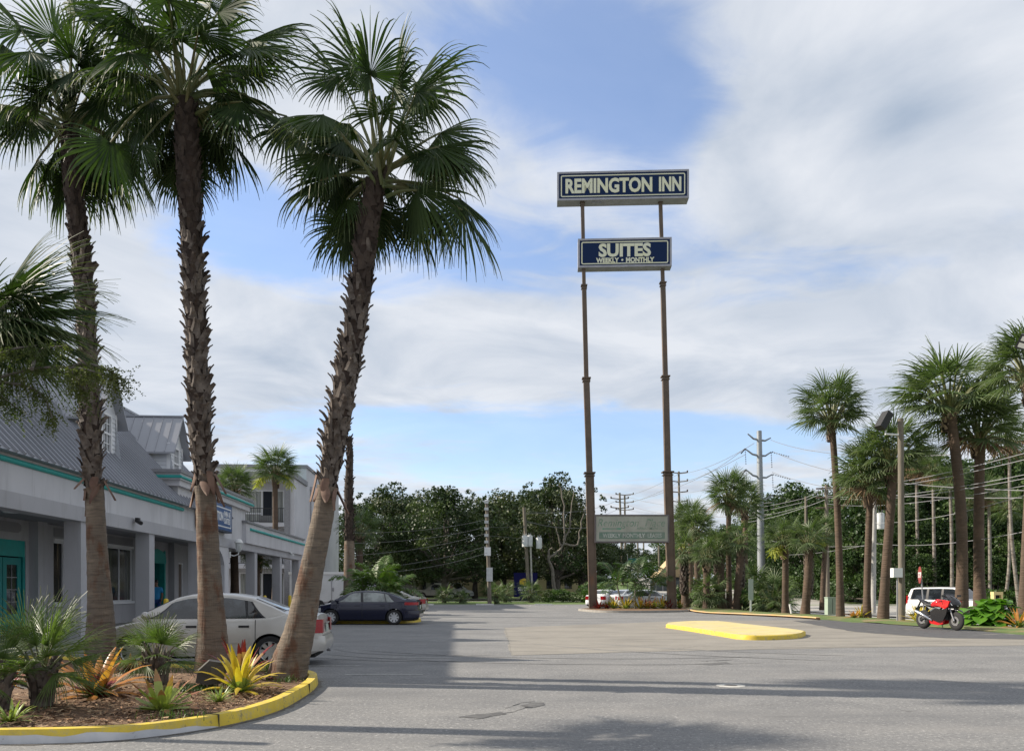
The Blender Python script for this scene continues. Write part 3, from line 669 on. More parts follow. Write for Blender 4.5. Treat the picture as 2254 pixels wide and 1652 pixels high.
# dormers
def dormer(y0, y1, k=0):
    xf = -.9; ze = 7.35; za = 8.5; zb = 5.75; ym = (y0+y1)/2; ov = .28
    d = None
    mb = MB()
    # side walls + front, as prism following roof
    side = [(xf, zb), (xf, ze), (rx(ze)-.02, ze)]
    for ys in (y0, y1-.08):
        mb.prism([(xf, zb+0.0), (xf, ze-.07), (rx(ze-.07), ze-.07), (rx(zb), zb)], lambda u, v, t: Vector((u, t, v)), ys, ys+.08)
    wy0, wy1, wz0, wz1 = ym-.38, ym+.38, 5.95, 7.25
    mb.box(xf-.08, xf, y0+.08, wy0, zb, ze); mb.box(xf-.08, xf, wy1, y1-.08, zb, ze); mb.box(xf-.08, xf, wy0, wy1, zb, wz0); mb.box(xf-.08, xf, wy0, wy1, wz1, ze)
    mb.prism([(y0, ze), (y1, ze), (ym, za-.08)], lambda u, v, t: Vector((t, u, v)), xf-.08, xf-.001)
    # lap boards
    z = zb+.12
    while z < ze-.14:
        for ys, sg in ((y0, -1), (y1, 1)):
            xa = min(xf, rx(z)) if False else xf
            vs = [Vector((xf, ys, z)), Vector((rx(z), ys, z)), Vector((rx(z+.13), ys, z+.135)), Vector((xf, ys, z+.135))]
            o_ = Vector((0, sg*.022, 0)); mb.add([vs[0]+o_, vs[1]+o_, vs[2], vs[3], vs[0], vs[1]], [(0, 1, 2, 3), (0, 1, 5, 4)])
        for a, b in ((y0, wy0), (wy1, y1)):
            mb.add([(xf+.022, a, z), (xf+.022, b, z), (xf, b, z+.135), (xf, a, z+.135), (xf, a, z), (xf, b, z)], [(0, 1, 2, 3), (0, 1, 5, 4)])
        z += .145
    dd = mb.build('dormer', SIDING, B)
    # corner boards
    c_ = MB(); c_.box(xf-.1, xf+.03, y0-.03, y0+.08, zb-.05, ze-.02); c_.box(xf-.1, xf+.03, y1-.08, y1+.03, zb-.05, ze-.02); c_.box(xf-.02, xf+.045, y0-.04, y1+.04, zb-.1, zb+.0); c_.build('corner_trim', WTRIM, dd)
    r_ = MB(); s = (za-ze)/(ym-y0); th = .07
    zo = ze-ov*s
    zback = za
    for sg in (-1, 1):
        ye = ym+sg*((y1-y0)/2+ov)
        v = [Vector((xf+.3, ym, za)), Vector((xf+.3, ye, zo)), Vector((rx(zo)+.05, ye, zo)), Vector((rx(za)+.0, ym, za))]
        lowr = [q-Vector((0, 0, th)) for q in v]
        r_.add(v+lowr, [(0, 1, 2, 3), (7, 6, 5, 4), (0, 4, 5, 1), (1, 5, 6, 2), (2, 6, 7, 3)])
        for i in range(7):
            xs_ = lerp(xf+.28, -3.1, i/6.5)
            zt = lambda q: q
            yb = ye; a = Vector((xs_, ym, za)); b = Vector((xs_, ye, zo))
            # stop where main roof covers
            if rx(zo) > xs_-.02:
                f_ = None
                for q in range(21):
                    zz_ = lerp(zo, za, q/20)
                    if rx(zz_) <= xs_: f_ = q/20; break
                if f_ is None: continue
                b = Vector((xs_, lerp(ye, ym, f_), lerp(zo, za, f_)))
            e = Vector((.014, 0, 0)); u_ = Vector((0, 0, .04))
            r_.add([a-e, a+e, b+e, b-e, a-e+u_, a+e+u_, b+e+u_, b-e+u_], [(4, 5, 6, 7), (0, 3, 7, 4), (1, 5, 6, 2), (2, 6, 7, 3)])
    r_.box(-3.2, xf+.33, ym-.05, ym+.05, za-.01, za+.05)
    r_.build('dormer_roof', ROOF, dd)
    # window
    f = MB(); fn = lambda u, d_, v: Vector((xf+d_, u, v)); rect_frame(f, wy0, wy1, wz0, wz1, .07, -.07, .03, 0, fn)
    zm = (wz0+wz1)/2; f.box(xf-.06, xf+.01, wy0+.07, wy1-.07, zm-.03, zm+.03)
    for i in (1, 2): yy_ = lerp(wy0+.07, wy1-.07, i/3); f.box(xf-.05, xf-.01, yy_-.012, yy_+.012, wz0+.07, wz1-.07)
    for z_ in (lerp(wz0, zm, .5), lerp(zm, wz1, .5)): f.box(xf-.05, xf-.011, wy0+.07, wy1-.07, z_-.012, z_+.012)
    wf = f.build('window', WTRIM, dd)
    MB().box(xf-.06, xf-.05, wy0+.05, wy1-.05, wz0+.05, wz1-.05).build('pane', mat('dormer_glass', (.08, .09, .10), .1, (.2, .21, .22), 3), dd if False else dd)
for y0 in (19.4, 26.0, 32.6): dormer(y0, y0+1.5)
# signs and fixtures on the wall (things of their own)
ws = empty('wall_sign', (0, 0, 0), 0, 'blue lit-box hotel sign with white border on the raised grey parapet', 'sign'); ws.parent = B
ws.parent = None; ws.matrix_world = B.matrix_basis @ Matrix.Translation((.02, 35.0, 4.65))
BLUES = mat('sign_blue', (.03, .085, .235), .35)
MB().box(.0, .28, -2.05, 2.2, -.62, .62).build('cabinet', mat('sign_cabinet', (.02, .03, .06), .5), ws)
MB().box(.281, .288, -1.97, 2.12, -.55, .55).build('face', BLUES, ws)
mb = MB(); rect_frame(mb, -1.85, 2.0, -.43, .43, .05, .288, .294, 0, lambda u, d, v: Vector((d, u, v))); mb.build('border', mat('sign_white', (.7, .71, .72), .5), ws)
TM = lambda x, y, z: Matrix(((0, 0, 1, x), (1, 0, 0, y), (0, 1, 0, z), (0, 0, 0, 1)))
SW = MATS['sign_white']
text('lettering', 'REMINGTON', .36, SW, ws, TM(.289, -.45, -.16), .004, .02, .82)
text('lettering', 'INN &', .24, SW, ws, TM(.289, 1.38, .05), .004, .012, .95)
text('lettering', 'SUITES', .24, SW, ws, TM(.289, 1.38, -.25), .004, .012, .86)
bpy.context.view_layer.update()
def onwall(name, x, y, z, label, cat, rz=0):
    o = empty(name, (0, 0, 0), 0, label, cat); o.matrix_world = B.matrix_basis @ Matrix.Translation((x, y, z)) @ Matrix.Rotation(rz, 4, 'Z'); return o
wl = onwall('wall_lantern', .06, 37.9, 3.55, 'white caged wall lantern at the corner of the arch pier', 'lamp')
mb = MB(); mb.lathe([(.001, .28), (.1, .27), (.19, .16), (.2, .1), (.12, .08)], Matrix.Translation((.35, 0, 0)), 16); mb.build('cap', WPLAST, wl, 40)
mb = MB(); mb.lathe([(.12, .1), (.14, 0), (.12, -.25), (.05, -.33), (.001, -.34)], Matrix.Translation((.35, 0, 0)), 14); mb.build('glass', mat('lantern_glass', (.45, .47, .47), .1), wl, 40)
mb = MB()
for i in range(8):
    a = i*math.pi/4; mb.tube([(.35+.15*math.cos(a), .15*math.sin(a), .1), (.35+.16*math.cos(a), .16*math.sin(a), -.1), (.35+.1*math.cos(a), .1*math.sin(a), -.3)], .008, 4)
mb.tube([(-.05, 0, -.45), (.15, 0, -.5), (.35, 0, -.42), (.35, 0, -.3)], .025, 6); mb.tube([(-.06, 0, -.58), (-.06, 0, -.3)], .06, 8); mb.build('bracket', WPLAST, wl, 40)
def camera_thing(x, y, z, dark, label):
    o = onwall('security_camera', x, y, z, label, 'camera')
    m = BLACK if dark else WPLAST
    MB().box(-.02, .1, -.05, .05, -.03, .08).build('mount', WPLAST, o)
    mb = MB(); mb.tube([(.08, -.05, -.0), (.3, -.28, -.1)], .065, 10); mb.box(.05, .16, -.12, .04, -.02, .09); mb.build('body', m, o, 40)
camera_thing(.06, 26.6, 3.74, True, 'small dark camera on the motel beam beside the leftmost tall trunk')
camera_thing(.06, 51.2, 3.72, False, 'small white camera on the far end of the motel beam')
# bollards
def bollard(X, Y, lb):
    o = empty('bollard', (X, Y, 0), 0, lb, 'bollard', 'yellow bollards along the motel walkway')
    MB().lathe([(.085, 0), (.085, 1.12), (.07, 1.17), (.03, 1.19), (.001, 1.195)], None, 16).build('post', YSIGN, o, 50); return o
b1 = bollard(-12.1, 28.6, 'yellow bollard in front of the teal office doorway')
for Y, lb, px in ((42.5, 'yellow bollard before the white trailer and the last columns', 638), (41, 'yellow bollard half hidden behind the silver sedan roof', 583)):
    bollard((px-CX)/F*Y, Y, lb)

# ------------------------------------------------------------------ three storey wing behind
H = empty('hotel_block', (-10.5, 0, 0), math.atan(.0678), 'three storey grey hotel block with balconies behind the low wing', 'building')
hx = -1.56
mb = MB(); mb.box(-9, hx, 62.2, 66, 0, 9.9); mb.box(-9, hx, 66, 84, 0, 11.2)
mb.box(hx-.7, hx, 61, 62.2, 0, 9.9)      # end wall of balconies
mb.build('wall', STUC, H)
mb = MB(); mb.box(-9.1, hx+.08, 65.9, 84.1, 11.2, 11.45); mb.box(-9.1, hx+.12, 60.6, 65.9, 9.72, 10.1); mb.build('roof_edge', CAPM, H)
MB().box(hx-.72, hx-.62, 60.93, 61.0, 0, 9.7).build('drain', STUCD, H)
for y_ in (67.6,):
    mb = MB(); mb.tube([(hx+.08, y_, .2), (hx+.08, y_, 9.6)], .06, 6); mb.box(hx+.0, hx+.2, y_-.12, y_+.12, 9.6, 9.9); mb.build('downpipe', STUCM, H)
mb = MB(); mb.box(hx-.71, hx-.3, 60.9, 61.0, 0, 9.5)
mb.build('brick_pier', mat('grey_brick', (.30, .30, .32), .9, (.2, .2, .215), 9, stretch=(1, 1, 6)), H)
for z in (3.3, 6.4): MB().box(-9, hx-.71, 60.9, 62.2, z-.28, z).build('balcony_slab', STUC, H)
MB().box(-9, hx-.71, 60.9, 62.2, 9.5, 9.7).build('balcony_slab', STUC, H)
for z in (0.2, 3.3, 6.4):
    f = MB(); fn = lambda u, d, v: Vector((u, 62.2+d, v)); rect_frame(f, hx-4.3, hx-.95, z+.05, z+2.55, .09, -.06, .0, 0, fn)
    f.box(hx-2.65, hx-2.57, 62.13, 62.19, z+.1, z+2.5); f.box(hx-4.2, hx-2.65, 62.14, 62.19, z+.75, z+.83)
    wf = f.build('window', WTRIM, H)
    MB().box(hx-4.2, hx-1.0, 62.17, 62.195, z+.1, z+2.5).build('pane', GLASSL, wf)
    MB().box(hx-2.5, hx-1.9, 62.10, 62.16, z+.1, z+2.45).build('open_gap', DARKVOID, wf)
    r_ = MB()
    if z > 1:
        r_.box(-9, hx-.71, 60.93, 60.98, z+1.05, z+1.1); r_.box(-9, hx-.71, 60.93, 60.98, z+.08, z+.12)
        u = -9
        while u < hx-.72: r_.box(u-.012, u+.012, 60.94, 60.97, z+.1, z+1.05); u += .14
        r_.build('railing', BLACK, H)
        MB().box(hx-2.7, hx-1.7, 61.6, 62.0, z+.01, z+.6).build('air_conditioner', mat('ac', (.2, .2, .2), .6), H)
MB().box(hx-5.6, hx-4.5, 62.0, 62.19, 6.45, 8.9).build('door', TEAL, H)
MB().box(hx-.71, hx+.02, 60.92, 66.2, 10.1, 10.1+.02).build('trim', TEAL, H)
# tyre scrubs and drips on the lot
def arc_mark(name, x0, y0, r, a0, a1, w_, m, z=.0052):
    mb = MB(); n = 40; vs = []
    for i in range(n+1):
        a = R(lerp(a0, a1, i/n)); ww = w_*math.sin(math.pi*(i+.3)/(n+.6))**.5*random.uniform(.75, 1.0)
        vs += [(x0+(r-ww/2)*math.cos(a), y0+(r-ww/2)*math.sin(a), z), (x0+(r+ww/2)*math.cos(a), y0+(r+ww/2)*math.sin(a), z)]
    mb.add(vs, [(2*i, 2*i+1, 2*i+3, 2*i+2) for i in range(n)]); return struct(name, mb, m)
RUB = mat('tyre_rub', (.10, .10, .10), .85, (.165, .165, .165), 9, detail=6, contrast=(.35, .55))
for q in ((-1.5, 22, 3.2, 200, 290), (-1.5, 22, 4.7, 215, 280), (2.5, 27, 9.0, 225, 290), (2.5, 27, 10.4, 228, 285), (12, 30, 12, 215, 250), (12, 30, 13.5, 212, 248)): arc_mark('tyre_mark', *q, .13, RUB)
# ------------------------------------------------------------------ vegetation materials
def leafmat(name, a, b, tr=.22, rough=.42, sc=1.3, tip=None):
    return mat(name, a, rough, b, sc, 3, transl=tr, spec=.28, contrast=(.3, .7))
FROND = leafmat('frond_dark', (.018, .038, .013), (.046, .076, .021), .2, .6, 1.2)
FROND2 = leafmat('frond_mid', (.06, .105, .03), (.13, .18, .05), .28, .42, 1.6)
FRONDT = leafmat('frond_tip', (.045, .07, .028), (.11, .125, .05), .2, .5, 1.5)
SAGE = leafmat('frond_sage', (.045, .075, .03), (.10, .14, .06), .22, .42, 1.1)
DEADF = mat('dead_frond', (.20, .13, .07), .8, (.13, .08, .045), 3)
PET = mat('petiole', (.09, .12, .035), .5, (.14, .13, .05), 2)
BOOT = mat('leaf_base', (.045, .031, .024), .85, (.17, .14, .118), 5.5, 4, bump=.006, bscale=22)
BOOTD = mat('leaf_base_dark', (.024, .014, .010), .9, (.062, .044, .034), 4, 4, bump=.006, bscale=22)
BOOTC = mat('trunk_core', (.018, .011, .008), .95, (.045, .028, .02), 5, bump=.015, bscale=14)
def bark_extra(nt, b):
    add_noise_mix(nt, b, (.105, .045, .022), 1.5, .52, .62, fac=.8, stretch=(2, 2, 1.0), offs=(3, 3, 1.2))
    add_noise_mix(nt, b, (.30, .24, .175), 2.0, .54, .75, fac=.6, stretch=(1.6, 1.6, 3), offs=(6, 1, 0))
    N = nt.nodes; L = nt.links        # fine horizontal ring scars
    g = N.new('ShaderNodeNewGeometry'); mp = N.new('ShaderNodeMapping'); mp.inputs['Scale'].default_value = (2.2, 2.2, 26); L.new(g.outputs['Position'], mp.inputs[0])
    n = N.new('ShaderNodeTexNoise'); n.inputs['Scale'].default_value = 1.6; n.inputs['Detail'].default_value = 5; L.new(mp.outputs[0], n.inputs['Vector'])
    mp2 = N.new('ShaderNodeMapping'); mp2.inputs['Scale'].default_value = (30, 30, 1.2); L.new(g.outputs['Position'], mp2.inputs[0])
    n2 = N.new('ShaderNodeTexNoise'); n2.inputs['Scale'].default_value = 1.3; L.new(mp2.outputs[0], n2.inputs['Vector'])
    ad = N.new('ShaderNodeMath'); ad.operation = 'ADD'; L.new(n.outputs[0], ad.inputs[0]); L.new(n2.outputs[0], ad.inputs[1])
    bp = N.new('ShaderNodeBump'); bp.inputs['Strength'].default_value = .55; bp.inputs['Distance'].default_value = .018; L.new(ad.outputs[0], bp.inputs['Height']); L.new(bp.outputs[0], b.inputs['Normal'])
    r = N.new('ShaderNodeMapRange'); r.inputs[1].default_value = .36; r.inputs[2].default_value = .52; r.inputs[3].default_value = .68; r.inputs[4].default_value = 1; L.new(n.outputs[0], r.inputs[0])
    mx = N.new('ShaderNodeMixRGB'); mx.blend_type = 'MULTIPLY'; mx.inputs[0].default_value = 1
    L.new(b.inputs['Base Color'].links[0].from_socket, mx.inputs[1]); L.new(r.outputs[0], mx.inputs[2]); L.new(mx.outputs[0], b.inputs['Base Color'])
BARK = mat('palm_bark', (.175, .135, .10), .9, (.12, .098, .078), 1.8, 5, extra=bark_extra)
def bark2_extra(nt, b):
    N = nt.nodes; L = nt.links
    g = N.new('ShaderNodeNewGeometry'); mp = N.new('ShaderNodeMapping'); mp.inputs['Scale'].default_value = (1.2, 1.2, 14); L.new(g.outputs['Position'], mp.inputs[0])
    n = N.new('ShaderNodeTexNoise'); n.inputs['Scale'].default_value = 1.2; n.inputs['Detail'].default_value = 4; L.new(mp.outputs[0], n.inputs['Vector'])
    bp = N.new('ShaderNodeBump'); bp.inputs['Strength'].default_value = .8; bp.inputs['Distance'].default_value = .05; L.new(n.outputs[0], bp.inputs['Height']); L.new(bp.outputs[0], b.inputs['Normal'])
    add_noise_mix(nt, b, (.075, .05, .035), 6, .5, .62, fac=.7, stretch=(.3, .3, 1.6))
BARK2 = mat('sabal_bark', (.115, .078, .055), .95, (.075, .054, .04), 1.6, 5, extra=bark2_extra)
BARK3 = mat('grey_bark', (.25, .225, .20), .95, (.17, .15, .13), 1.6, 5, extra=bark2_extra)
OAKB = mat('oak_bark', (.13, .115, .10), .95, (.075, .065, .055), 3, bump=.02, bscale=8)
DEADW = mat('dead_wood', (.20, .18, .155), .9, (.12, .105, .09), 3)
OAKL = leafmat('oak_leaf', (.018, .036, .013), (.045, .07, .024), .12, .5, .25)
OAKL2 = leafmat('oak_leaf_light', (.035, .06, .022), (.075, .10, .036), .14, .5, .3)
WOODL = leafmat('woods_leaf', (.018, .04, .012), (.04, .075, .022), .14, .5, .22)
WOODL2 = leafmat('woods_leaf_light', (.035, .07, .017), (.075, .12, .034), .14, .5, .25)
SHRUBL = leafmat('shrub_leaf', (.04, .085, .02), (.08, .14, .035), .14, .45, .8)
BIGL = leafmat('big_leaf', (.06, .16, .018), (.12, .26, .03), .25, .35, 3)
FLOWER = leafmat('palm_flower', (.42, .40, .10), (.30, .33, .08), .3, .7, 2)

def fan_leaf(mb, hub, d, up, L, nseg=40, span=145, split=.5, droop=1.0, wmax=1.15, mi=0, tip_mi=None, rnd=random, nst=7, cup=.25, jit=.06):
    d = d.normalized(); s = d.cross(up)
    if s.length < .05: s = d.orthogonal()
    s.normalize(); n = s.cross(d).normalized()
    dphi = 2*R(span)/nseg; G = Vector((0, 0, -1))
    for i in range(nseg):
        phi = lerp(-R(span), R(span), (i+.5)/nseg)+rnd.uniform(-.3, .3)*dphi*.3
        k = L*(.70+.30*math.cos(phi*.8))*(1+rnd.uniform(-jit, jit))
        dv = (d*math.cos(phi)+s*math.sin(phi)-n*cup*abs(math.sin(phi))).normalized()
        cr = (-d*math.sin(phi)+s*math.cos(phi))
        p = hub.copy(); vs = []; base = len(mb.v); pw = None
        tw = (1 if i % 2 else -1)
        dr = droop*(rnd.uniform(.6, 1.3) if rnd.random() < .72 else rnd.uniform(1.3, 2.4))
        for j in range(nst):
            t = j/(nst-1)
            if j:
                p = p+dv*(k/(nst-1))
                bend = (.05+ (max(0, t-split*.9)**1.2)*1.9)*dr/(nst-1)*3.2
                dv = (dv+G*bend).normalized()
            w_ = min(t, split)*k*math.tan(dphi/2)*wmax
            if t > split: w_ *= max(.05, 1-(t-split)/(1-split))**.85
            w_ = max(w_, .004)
            nn = cr.cross(dv)
            if nn.length > 1e-4: nn.normalize()
            c2 = (cr*.86+nn*.5*tw) if t <= split else (cr*.9+nn*.42*tw)
            vs += [p-c2*w_, p+c2*w_]
        mb.v.extend([tuple(v) for v in vs])
        for j in range(nst-1):
            mb.f.append((base+2*j, base+2*j+2, base+2*j+3, base+2*j+1)); mb.m.append(tip_mi if (tip_mi is not None and j >= nst-3) else mi)
def petiole(mb, a, b, r0=.03, r1=.014, sag=.06, mi=0, n=5):
    pts = []
    for i in range(n+1):
        t = i/n; p = a.lerp(b, t); p.z += sag*math.sin(math.pi*t)*(b-a).length; pts.append(p)
    mb.tube(pts, [lerp(r0, r1, i/n) for i in range(n+1)], 5, mi)
def boot(mb, p, out, tan, L, w, lift, mi=0, rnd=random):
    """a cut leaf base: hugs the trunk then curls away"""
    up = Vector((0, 0, 1)); base = len(mb.v); st = 5; q = p.copy()
    d = (up*1.0+out*.10+tan*rnd.uniform(-.5, .5)).normalized()
    for j in range(st):
        t = j/(st-1); ww = w*(1-.45*t)*(1 if j < st-1 else .75); th = .03*(1-.55*t)
        nrm = (out-d*out.dot(d)).normalized()
        sd = d.cross(nrm).normalized()
        for a, b in ((-1, 0), (0, 1), (1, 0), (0, -.4)): mb.v.append(tuple(q+sd*a*ww+nrm*b*th))
        q = q+d*(L/(st-1)); d = (d+out*lift*(.10+.75*t)-up*.10*t).normalized()
    for j in range(st-1):
        for c in range(4):
            mb.f.append((base+j*4+c, base+j*4+(c+1) % 4, base+(j+1)*4+(c+1) % 4, base+(j+1)*4+c)); mb.m.append(mi)
    mb.f.append(tuple(base+(st-1)*4+c for c in range(4))); mb.m.append(mi)

def bloss(mb, a, d, n=60, L=.9, rnd=random, mi=0, rad=.5):
    """drooping flower stalk with fine side sprays"""
    p = a.copy(); dv = d.normalized(); pts = [p.copy()]
    for i in range(8): p = p+dv*L/8; dv = (dv+Vector((0, 0, -.22))).normalized(); pts.append(p.copy())
    mb.tube(pts, [.015]*9, 4, mi)
    for k in range(n):
        q = pts[rnd.randint(3, 8)]
        e = q+Vector((rnd.gauss(0, .45), rnd.gauss(0, .45), rnd.uniform(-1, .1)))*rad
        m_ = q.lerp(e, .5)+Vector((0, 0, .06)); sd = Vector((rnd.uniform(-1, 1), rnd.uniform(-1, 1), 0)).normalized()*.022
        mb.add([q-sd, q+sd, m_+sd*1.6, m_-sd*1.6, e+sd, e-sd], [(0, 1, 2, 3), (3, 2, 4, 5)], mi)

HG = 'tall shaggy fan palms in the mulch bed'
def hero(name, Y0, cl, split_y, leaves, seed, label, base_z=.08, Ytop=None, nrand=7, ddx=0):
    rnd = random.Random(seed)
    root = empty(name, P(cl[0][0], cl[0][1], Y0), 0, label, 'palm tree', HG)
    inv = Vector(root.location)
    def W(x, y, dz=0): return P(x, y, Y0)-inv+Vector((0, dz, 0))
    sm = smoothp([(x, y, h) for x, y, h in cl], 10)
    low = [q for q in sm if q[1] >= split_y-12]; up = [q for q in sm if q[1] <= split_y+10]
    mb = MB(); pts = [W(x, y) for x, y, h in low]; rad = [h*Y0/F*(1+.015*math.sin(i*1.9)+.01*math.sin(i*3.3)) for i, (x, y, h) in enumerate(low)]
    pts = [pts[0]-Vector((0, 0, .12))]+pts; rad = [rad[0]*1.06]+rad
    mb.tube(pts, rad, 28); tr = mb.build('trunk', BARK, root, 70)
    mb = MB(); pu = [W(x, y) for x, y, h in up]; ru = [max(.1, h*Y0/F*.80-.02) for x, y, h in up]
    mb.tube(pu, ru, 16); mb.build('upper_trunk', BOOTC, root, 70)
    # leaf bases, spiral
    mb = MB(); s = 0; acc = 0; ang = 0; tot = sum((pu[i+1]-pu[i]).length for i in range(len(pu)-1)); z = .05; seg = 0; done = 0
    while z < tot-.05:
        while done+(pu[seg+1]-pu[seg]).length < z and seg < len(pu)-2: done += (pu[seg+1]-pu[seg]).length; seg += 1
        t = (z-done)/(pu[seg+1]-pu[seg]).length; c = pu[seg].lerp(pu[seg+1], min(1, t)); r_ = lerp(ru[seg], ru[seg+1], min(1, t))
        f = z/tot; o_ = Vector((math.cos(ang), math.sin(ang), 0)); tn = Vector((-math.sin(ang), math.cos(ang), 0))
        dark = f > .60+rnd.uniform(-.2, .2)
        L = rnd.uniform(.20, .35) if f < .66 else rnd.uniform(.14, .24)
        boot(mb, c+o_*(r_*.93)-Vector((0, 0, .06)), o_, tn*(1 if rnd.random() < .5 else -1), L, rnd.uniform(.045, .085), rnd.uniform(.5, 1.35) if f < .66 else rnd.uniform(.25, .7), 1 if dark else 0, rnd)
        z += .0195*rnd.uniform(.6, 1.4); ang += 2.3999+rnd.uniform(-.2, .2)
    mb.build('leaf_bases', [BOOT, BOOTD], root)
    # torn skirt where the bases end
    mb = MB(); c = W(*[q for q in sm if abs(q[1]-split_y) < 40][0][:2]); r_ = [q[2] for q in sm if abs(q[1]-split_y) < 40][0]*Y0/F
    cc_ = W(interp(sorted([(q[1], q[0]) for q in sm]), split_y), split_y)
    for i in range(9):
        a = i*.75+rnd.uniform(-.45, .45); o_ = Vector((math.cos(a), math.sin(a), 0)); tn = Vector((-math.sin(a), math.cos(a), 0))
        p0 = cc_+o_*r_*.9+Vector((0, 0, rnd.uniform(.0, .30)))
        base = len(mb.v); L_ = rnd.uniform(.22, .48) if i % 4 else rnd.uniform(.4, .55); d = (Vector((0, 0, -1))+o_*(rnd.uniform(.05, .35) if i % 3 else rnd.uniform(.5, .9))+tn*rnd.uniform(-.9, .9)).normalized(); q = p0
        for j in range(5):
            t = j/4; ww = .075*math.sin(math.pi*(.25+.7*t)); mb.v += [tuple(q-tn*ww), tuple(q+o_*.03), tuple(q+tn*ww), tuple(q-o_*.01)]; q = q+d*L_/4; d = (d+Vector((0, 0, -.12))+o_*.05).normalized()
        for j in range(4):
            for e in range(4): mb.f.append((base+4*j+e, base+4*j+(e+1) % 4, base+4*j+4+(e+1) % 4, base+4*j+4+e)); mb.m.append(0)
    mb.build('hanging_bases', mat('boot_brown', (.085, .04, .026), .75, (.19, .115, .08), 2.5), root, 60)
    # crown
    mb = MB(); top = pu[0] if pu[0].z > pu[-1].z else pu[-1]
    ctr = top
    for lf in leaves:
        hx, hy, dd, ang_, L = lf[:5]; dz = lf[5] if len(lf) > 5 else 0
        hub = W(hx, hy, dd)
        a = ctr+Vector((rnd.uniform(-.12, .12), rnd.uniform(-.12, .12), rnd.uniform(-.35, .1)))
        a0 = a+(hub-a).normalized()*.05
        petiole(mb, a0, hub, .034, .017, .07 if hub.z > a.z-.3 else .22, 2)
        d = Vector((math.cos(R(ang_)), dz, math.sin(R(ang_))))
        radial = (hub-ctr).normalized()
        upv = Vector((0, 0, 1)) if abs(d.normalized().z) < .8 else (-Vector((radial.x, radial.y, 0))+Vector((0, -.7 if dd < 0 else .7, 0))*.6+Vector((0, 0, .2)))
        upv = upv+Vector((rnd.uniform(-.4, .4), -.45, rnd.uniform(-.2, .2)))
        fan_leaf(mb, hub, d, upv, L*1.06, 48, rnd.uniform(118, 142), .46, rnd.uniform(1.0, 1.55), 1.1, 0, 1, rnd, 10, cup=rnd.uniform(.3, .7), jit=.10)
    for i in range(nrand):
        az = rnd.uniform(0, 6.28); el = rnd.uniform(-.75, 1.25); pl = rnd.uniform(.6, 1.15)
        d = Vector((math.cos(az)*math.cos(el), math.sin(az)*math.cos(el), math.sin(el)))
        if d.y < 0 and el < .15: d.y = -d.y
        hub = ctr+d*pl
        petiole(mb, ctr, hub, .034, .017, .08, 2); d2 = (d+Vector((0, 0, -.35))).normalized()
        fan_leaf(mb, hub, d2, Vector((rnd.uniform(-.3, .3), -.3, 1)), rnd.uniform(.85, 1.08), 42, rnd.uniform(110, 140), .44, rnd.uniform(1.2, 2.2), 1.1, 0, 1, rnd, 9, cup=rnd.uniform(.4, .8), jit=.14)
    mb.build('crown', [FROND, FRONDT, PET], root)
    return root, ctr
h3 = hero('fan_palm', 13.3, [(630, 1494, 44), (641, 1450, 40), (660, 1385, 33), (687, 1250, 26), (710, 1140, 23.5), (721, 1070, 23), (740, 960, 32), (765, 820, 31), (785, 700, 30), (800, 580, 31), (815, 460, 31), (835, 385, 24)], 1078, [
    (809, 182, .2, 95, 1.08, .1), (754, 186, -.2, 128, 1.0, -.2), (862, 120+60, .5, 82, 1.05, .2), (908, 165, .3, 62, 1.08, .1), (925, 245, -.5, 38, 1.15, -.35), (880, 250, -.7, 78, .95, -.5),
    (735, 315, -.8, 200, .85, -.6), (758, 242, .4, 165, .95, .2), (965, 300, .3, 14, 1.02, 0), (965, 355, -.4, -22, 1.1, -.3), (922, 432, -.2, -72, 1.05, -.1), (1016, 450, .2, -52, 1.12, .1),
    (742, 365, .3, 245, 1.05, 0), (760, 482, .25, 250, .85, .1), (838, 250, -1.0, 95, .9, -.9), (870, 340, .9, 20, .9, .8), (800, 300, .8, 130, .9, .7), (815, 230, -.9, 110, .95, -.7), (960, 240, .7, 45, 1.0, .5), (1010, 400, .6, -30, .95, .4)],
    31, 'leaning shaggy fan palm at the curved tip of the yellow kerb', nrand=24)
h2 = hero('fan_palm', 14.1, [(468, 1482, 41), (468, 1450, 37), (467, 1385, 31), (462, 1283, 25.5), (456, 1160, 23), (452, 1080, 22), (441, 960, 30), (438, 900, 30), (433, 750, 28), (425, 600, 28), (418, 450, 31), (412, 330, 34), (408, 220, 27)], 1075, [
    (306, 90, -.4, 150, 1.15, -.2), (300, 130, .3, 190, 1.05, .3), (395, 40, -.6, 100, 1.0, -.3), (470, 10, .2, 70, 1.1, 0), (541, 62, .3, 25, 1.2, 0), (565, 130, -.3, -2, 1.15, -.2),
    (540, 240, -.2, -28, 1.15, -.3), (620, 262, .3, -38, 1.25, 0), (262, 335, -.3, -78, 1.15, -.2), (290, 240, .4, 215, 1.1, .2), (378, 335, .5, -95, .85, .2), (350, 110, -1.0, 170, 1.05, -.8),
    (430, 100, -1.1, 60, 1.0, -.9), (480, 150, -.9, -10, 1.05, -.8), (340, 190, -.9, 230, .95, -.8), (500, 90, .8, 40, 1.1, .6), (330, 30, .7, 130, 1.1, .5), (440, -30, .5, 85, 1.1, .2), (250, 180, .8, 200, 1.1, .4), (600, 190, .9, 0, 1.1, .4)],
    32, 'middle shaggy fan palm, straight trunk in front of the silver sedan', nrand=26)
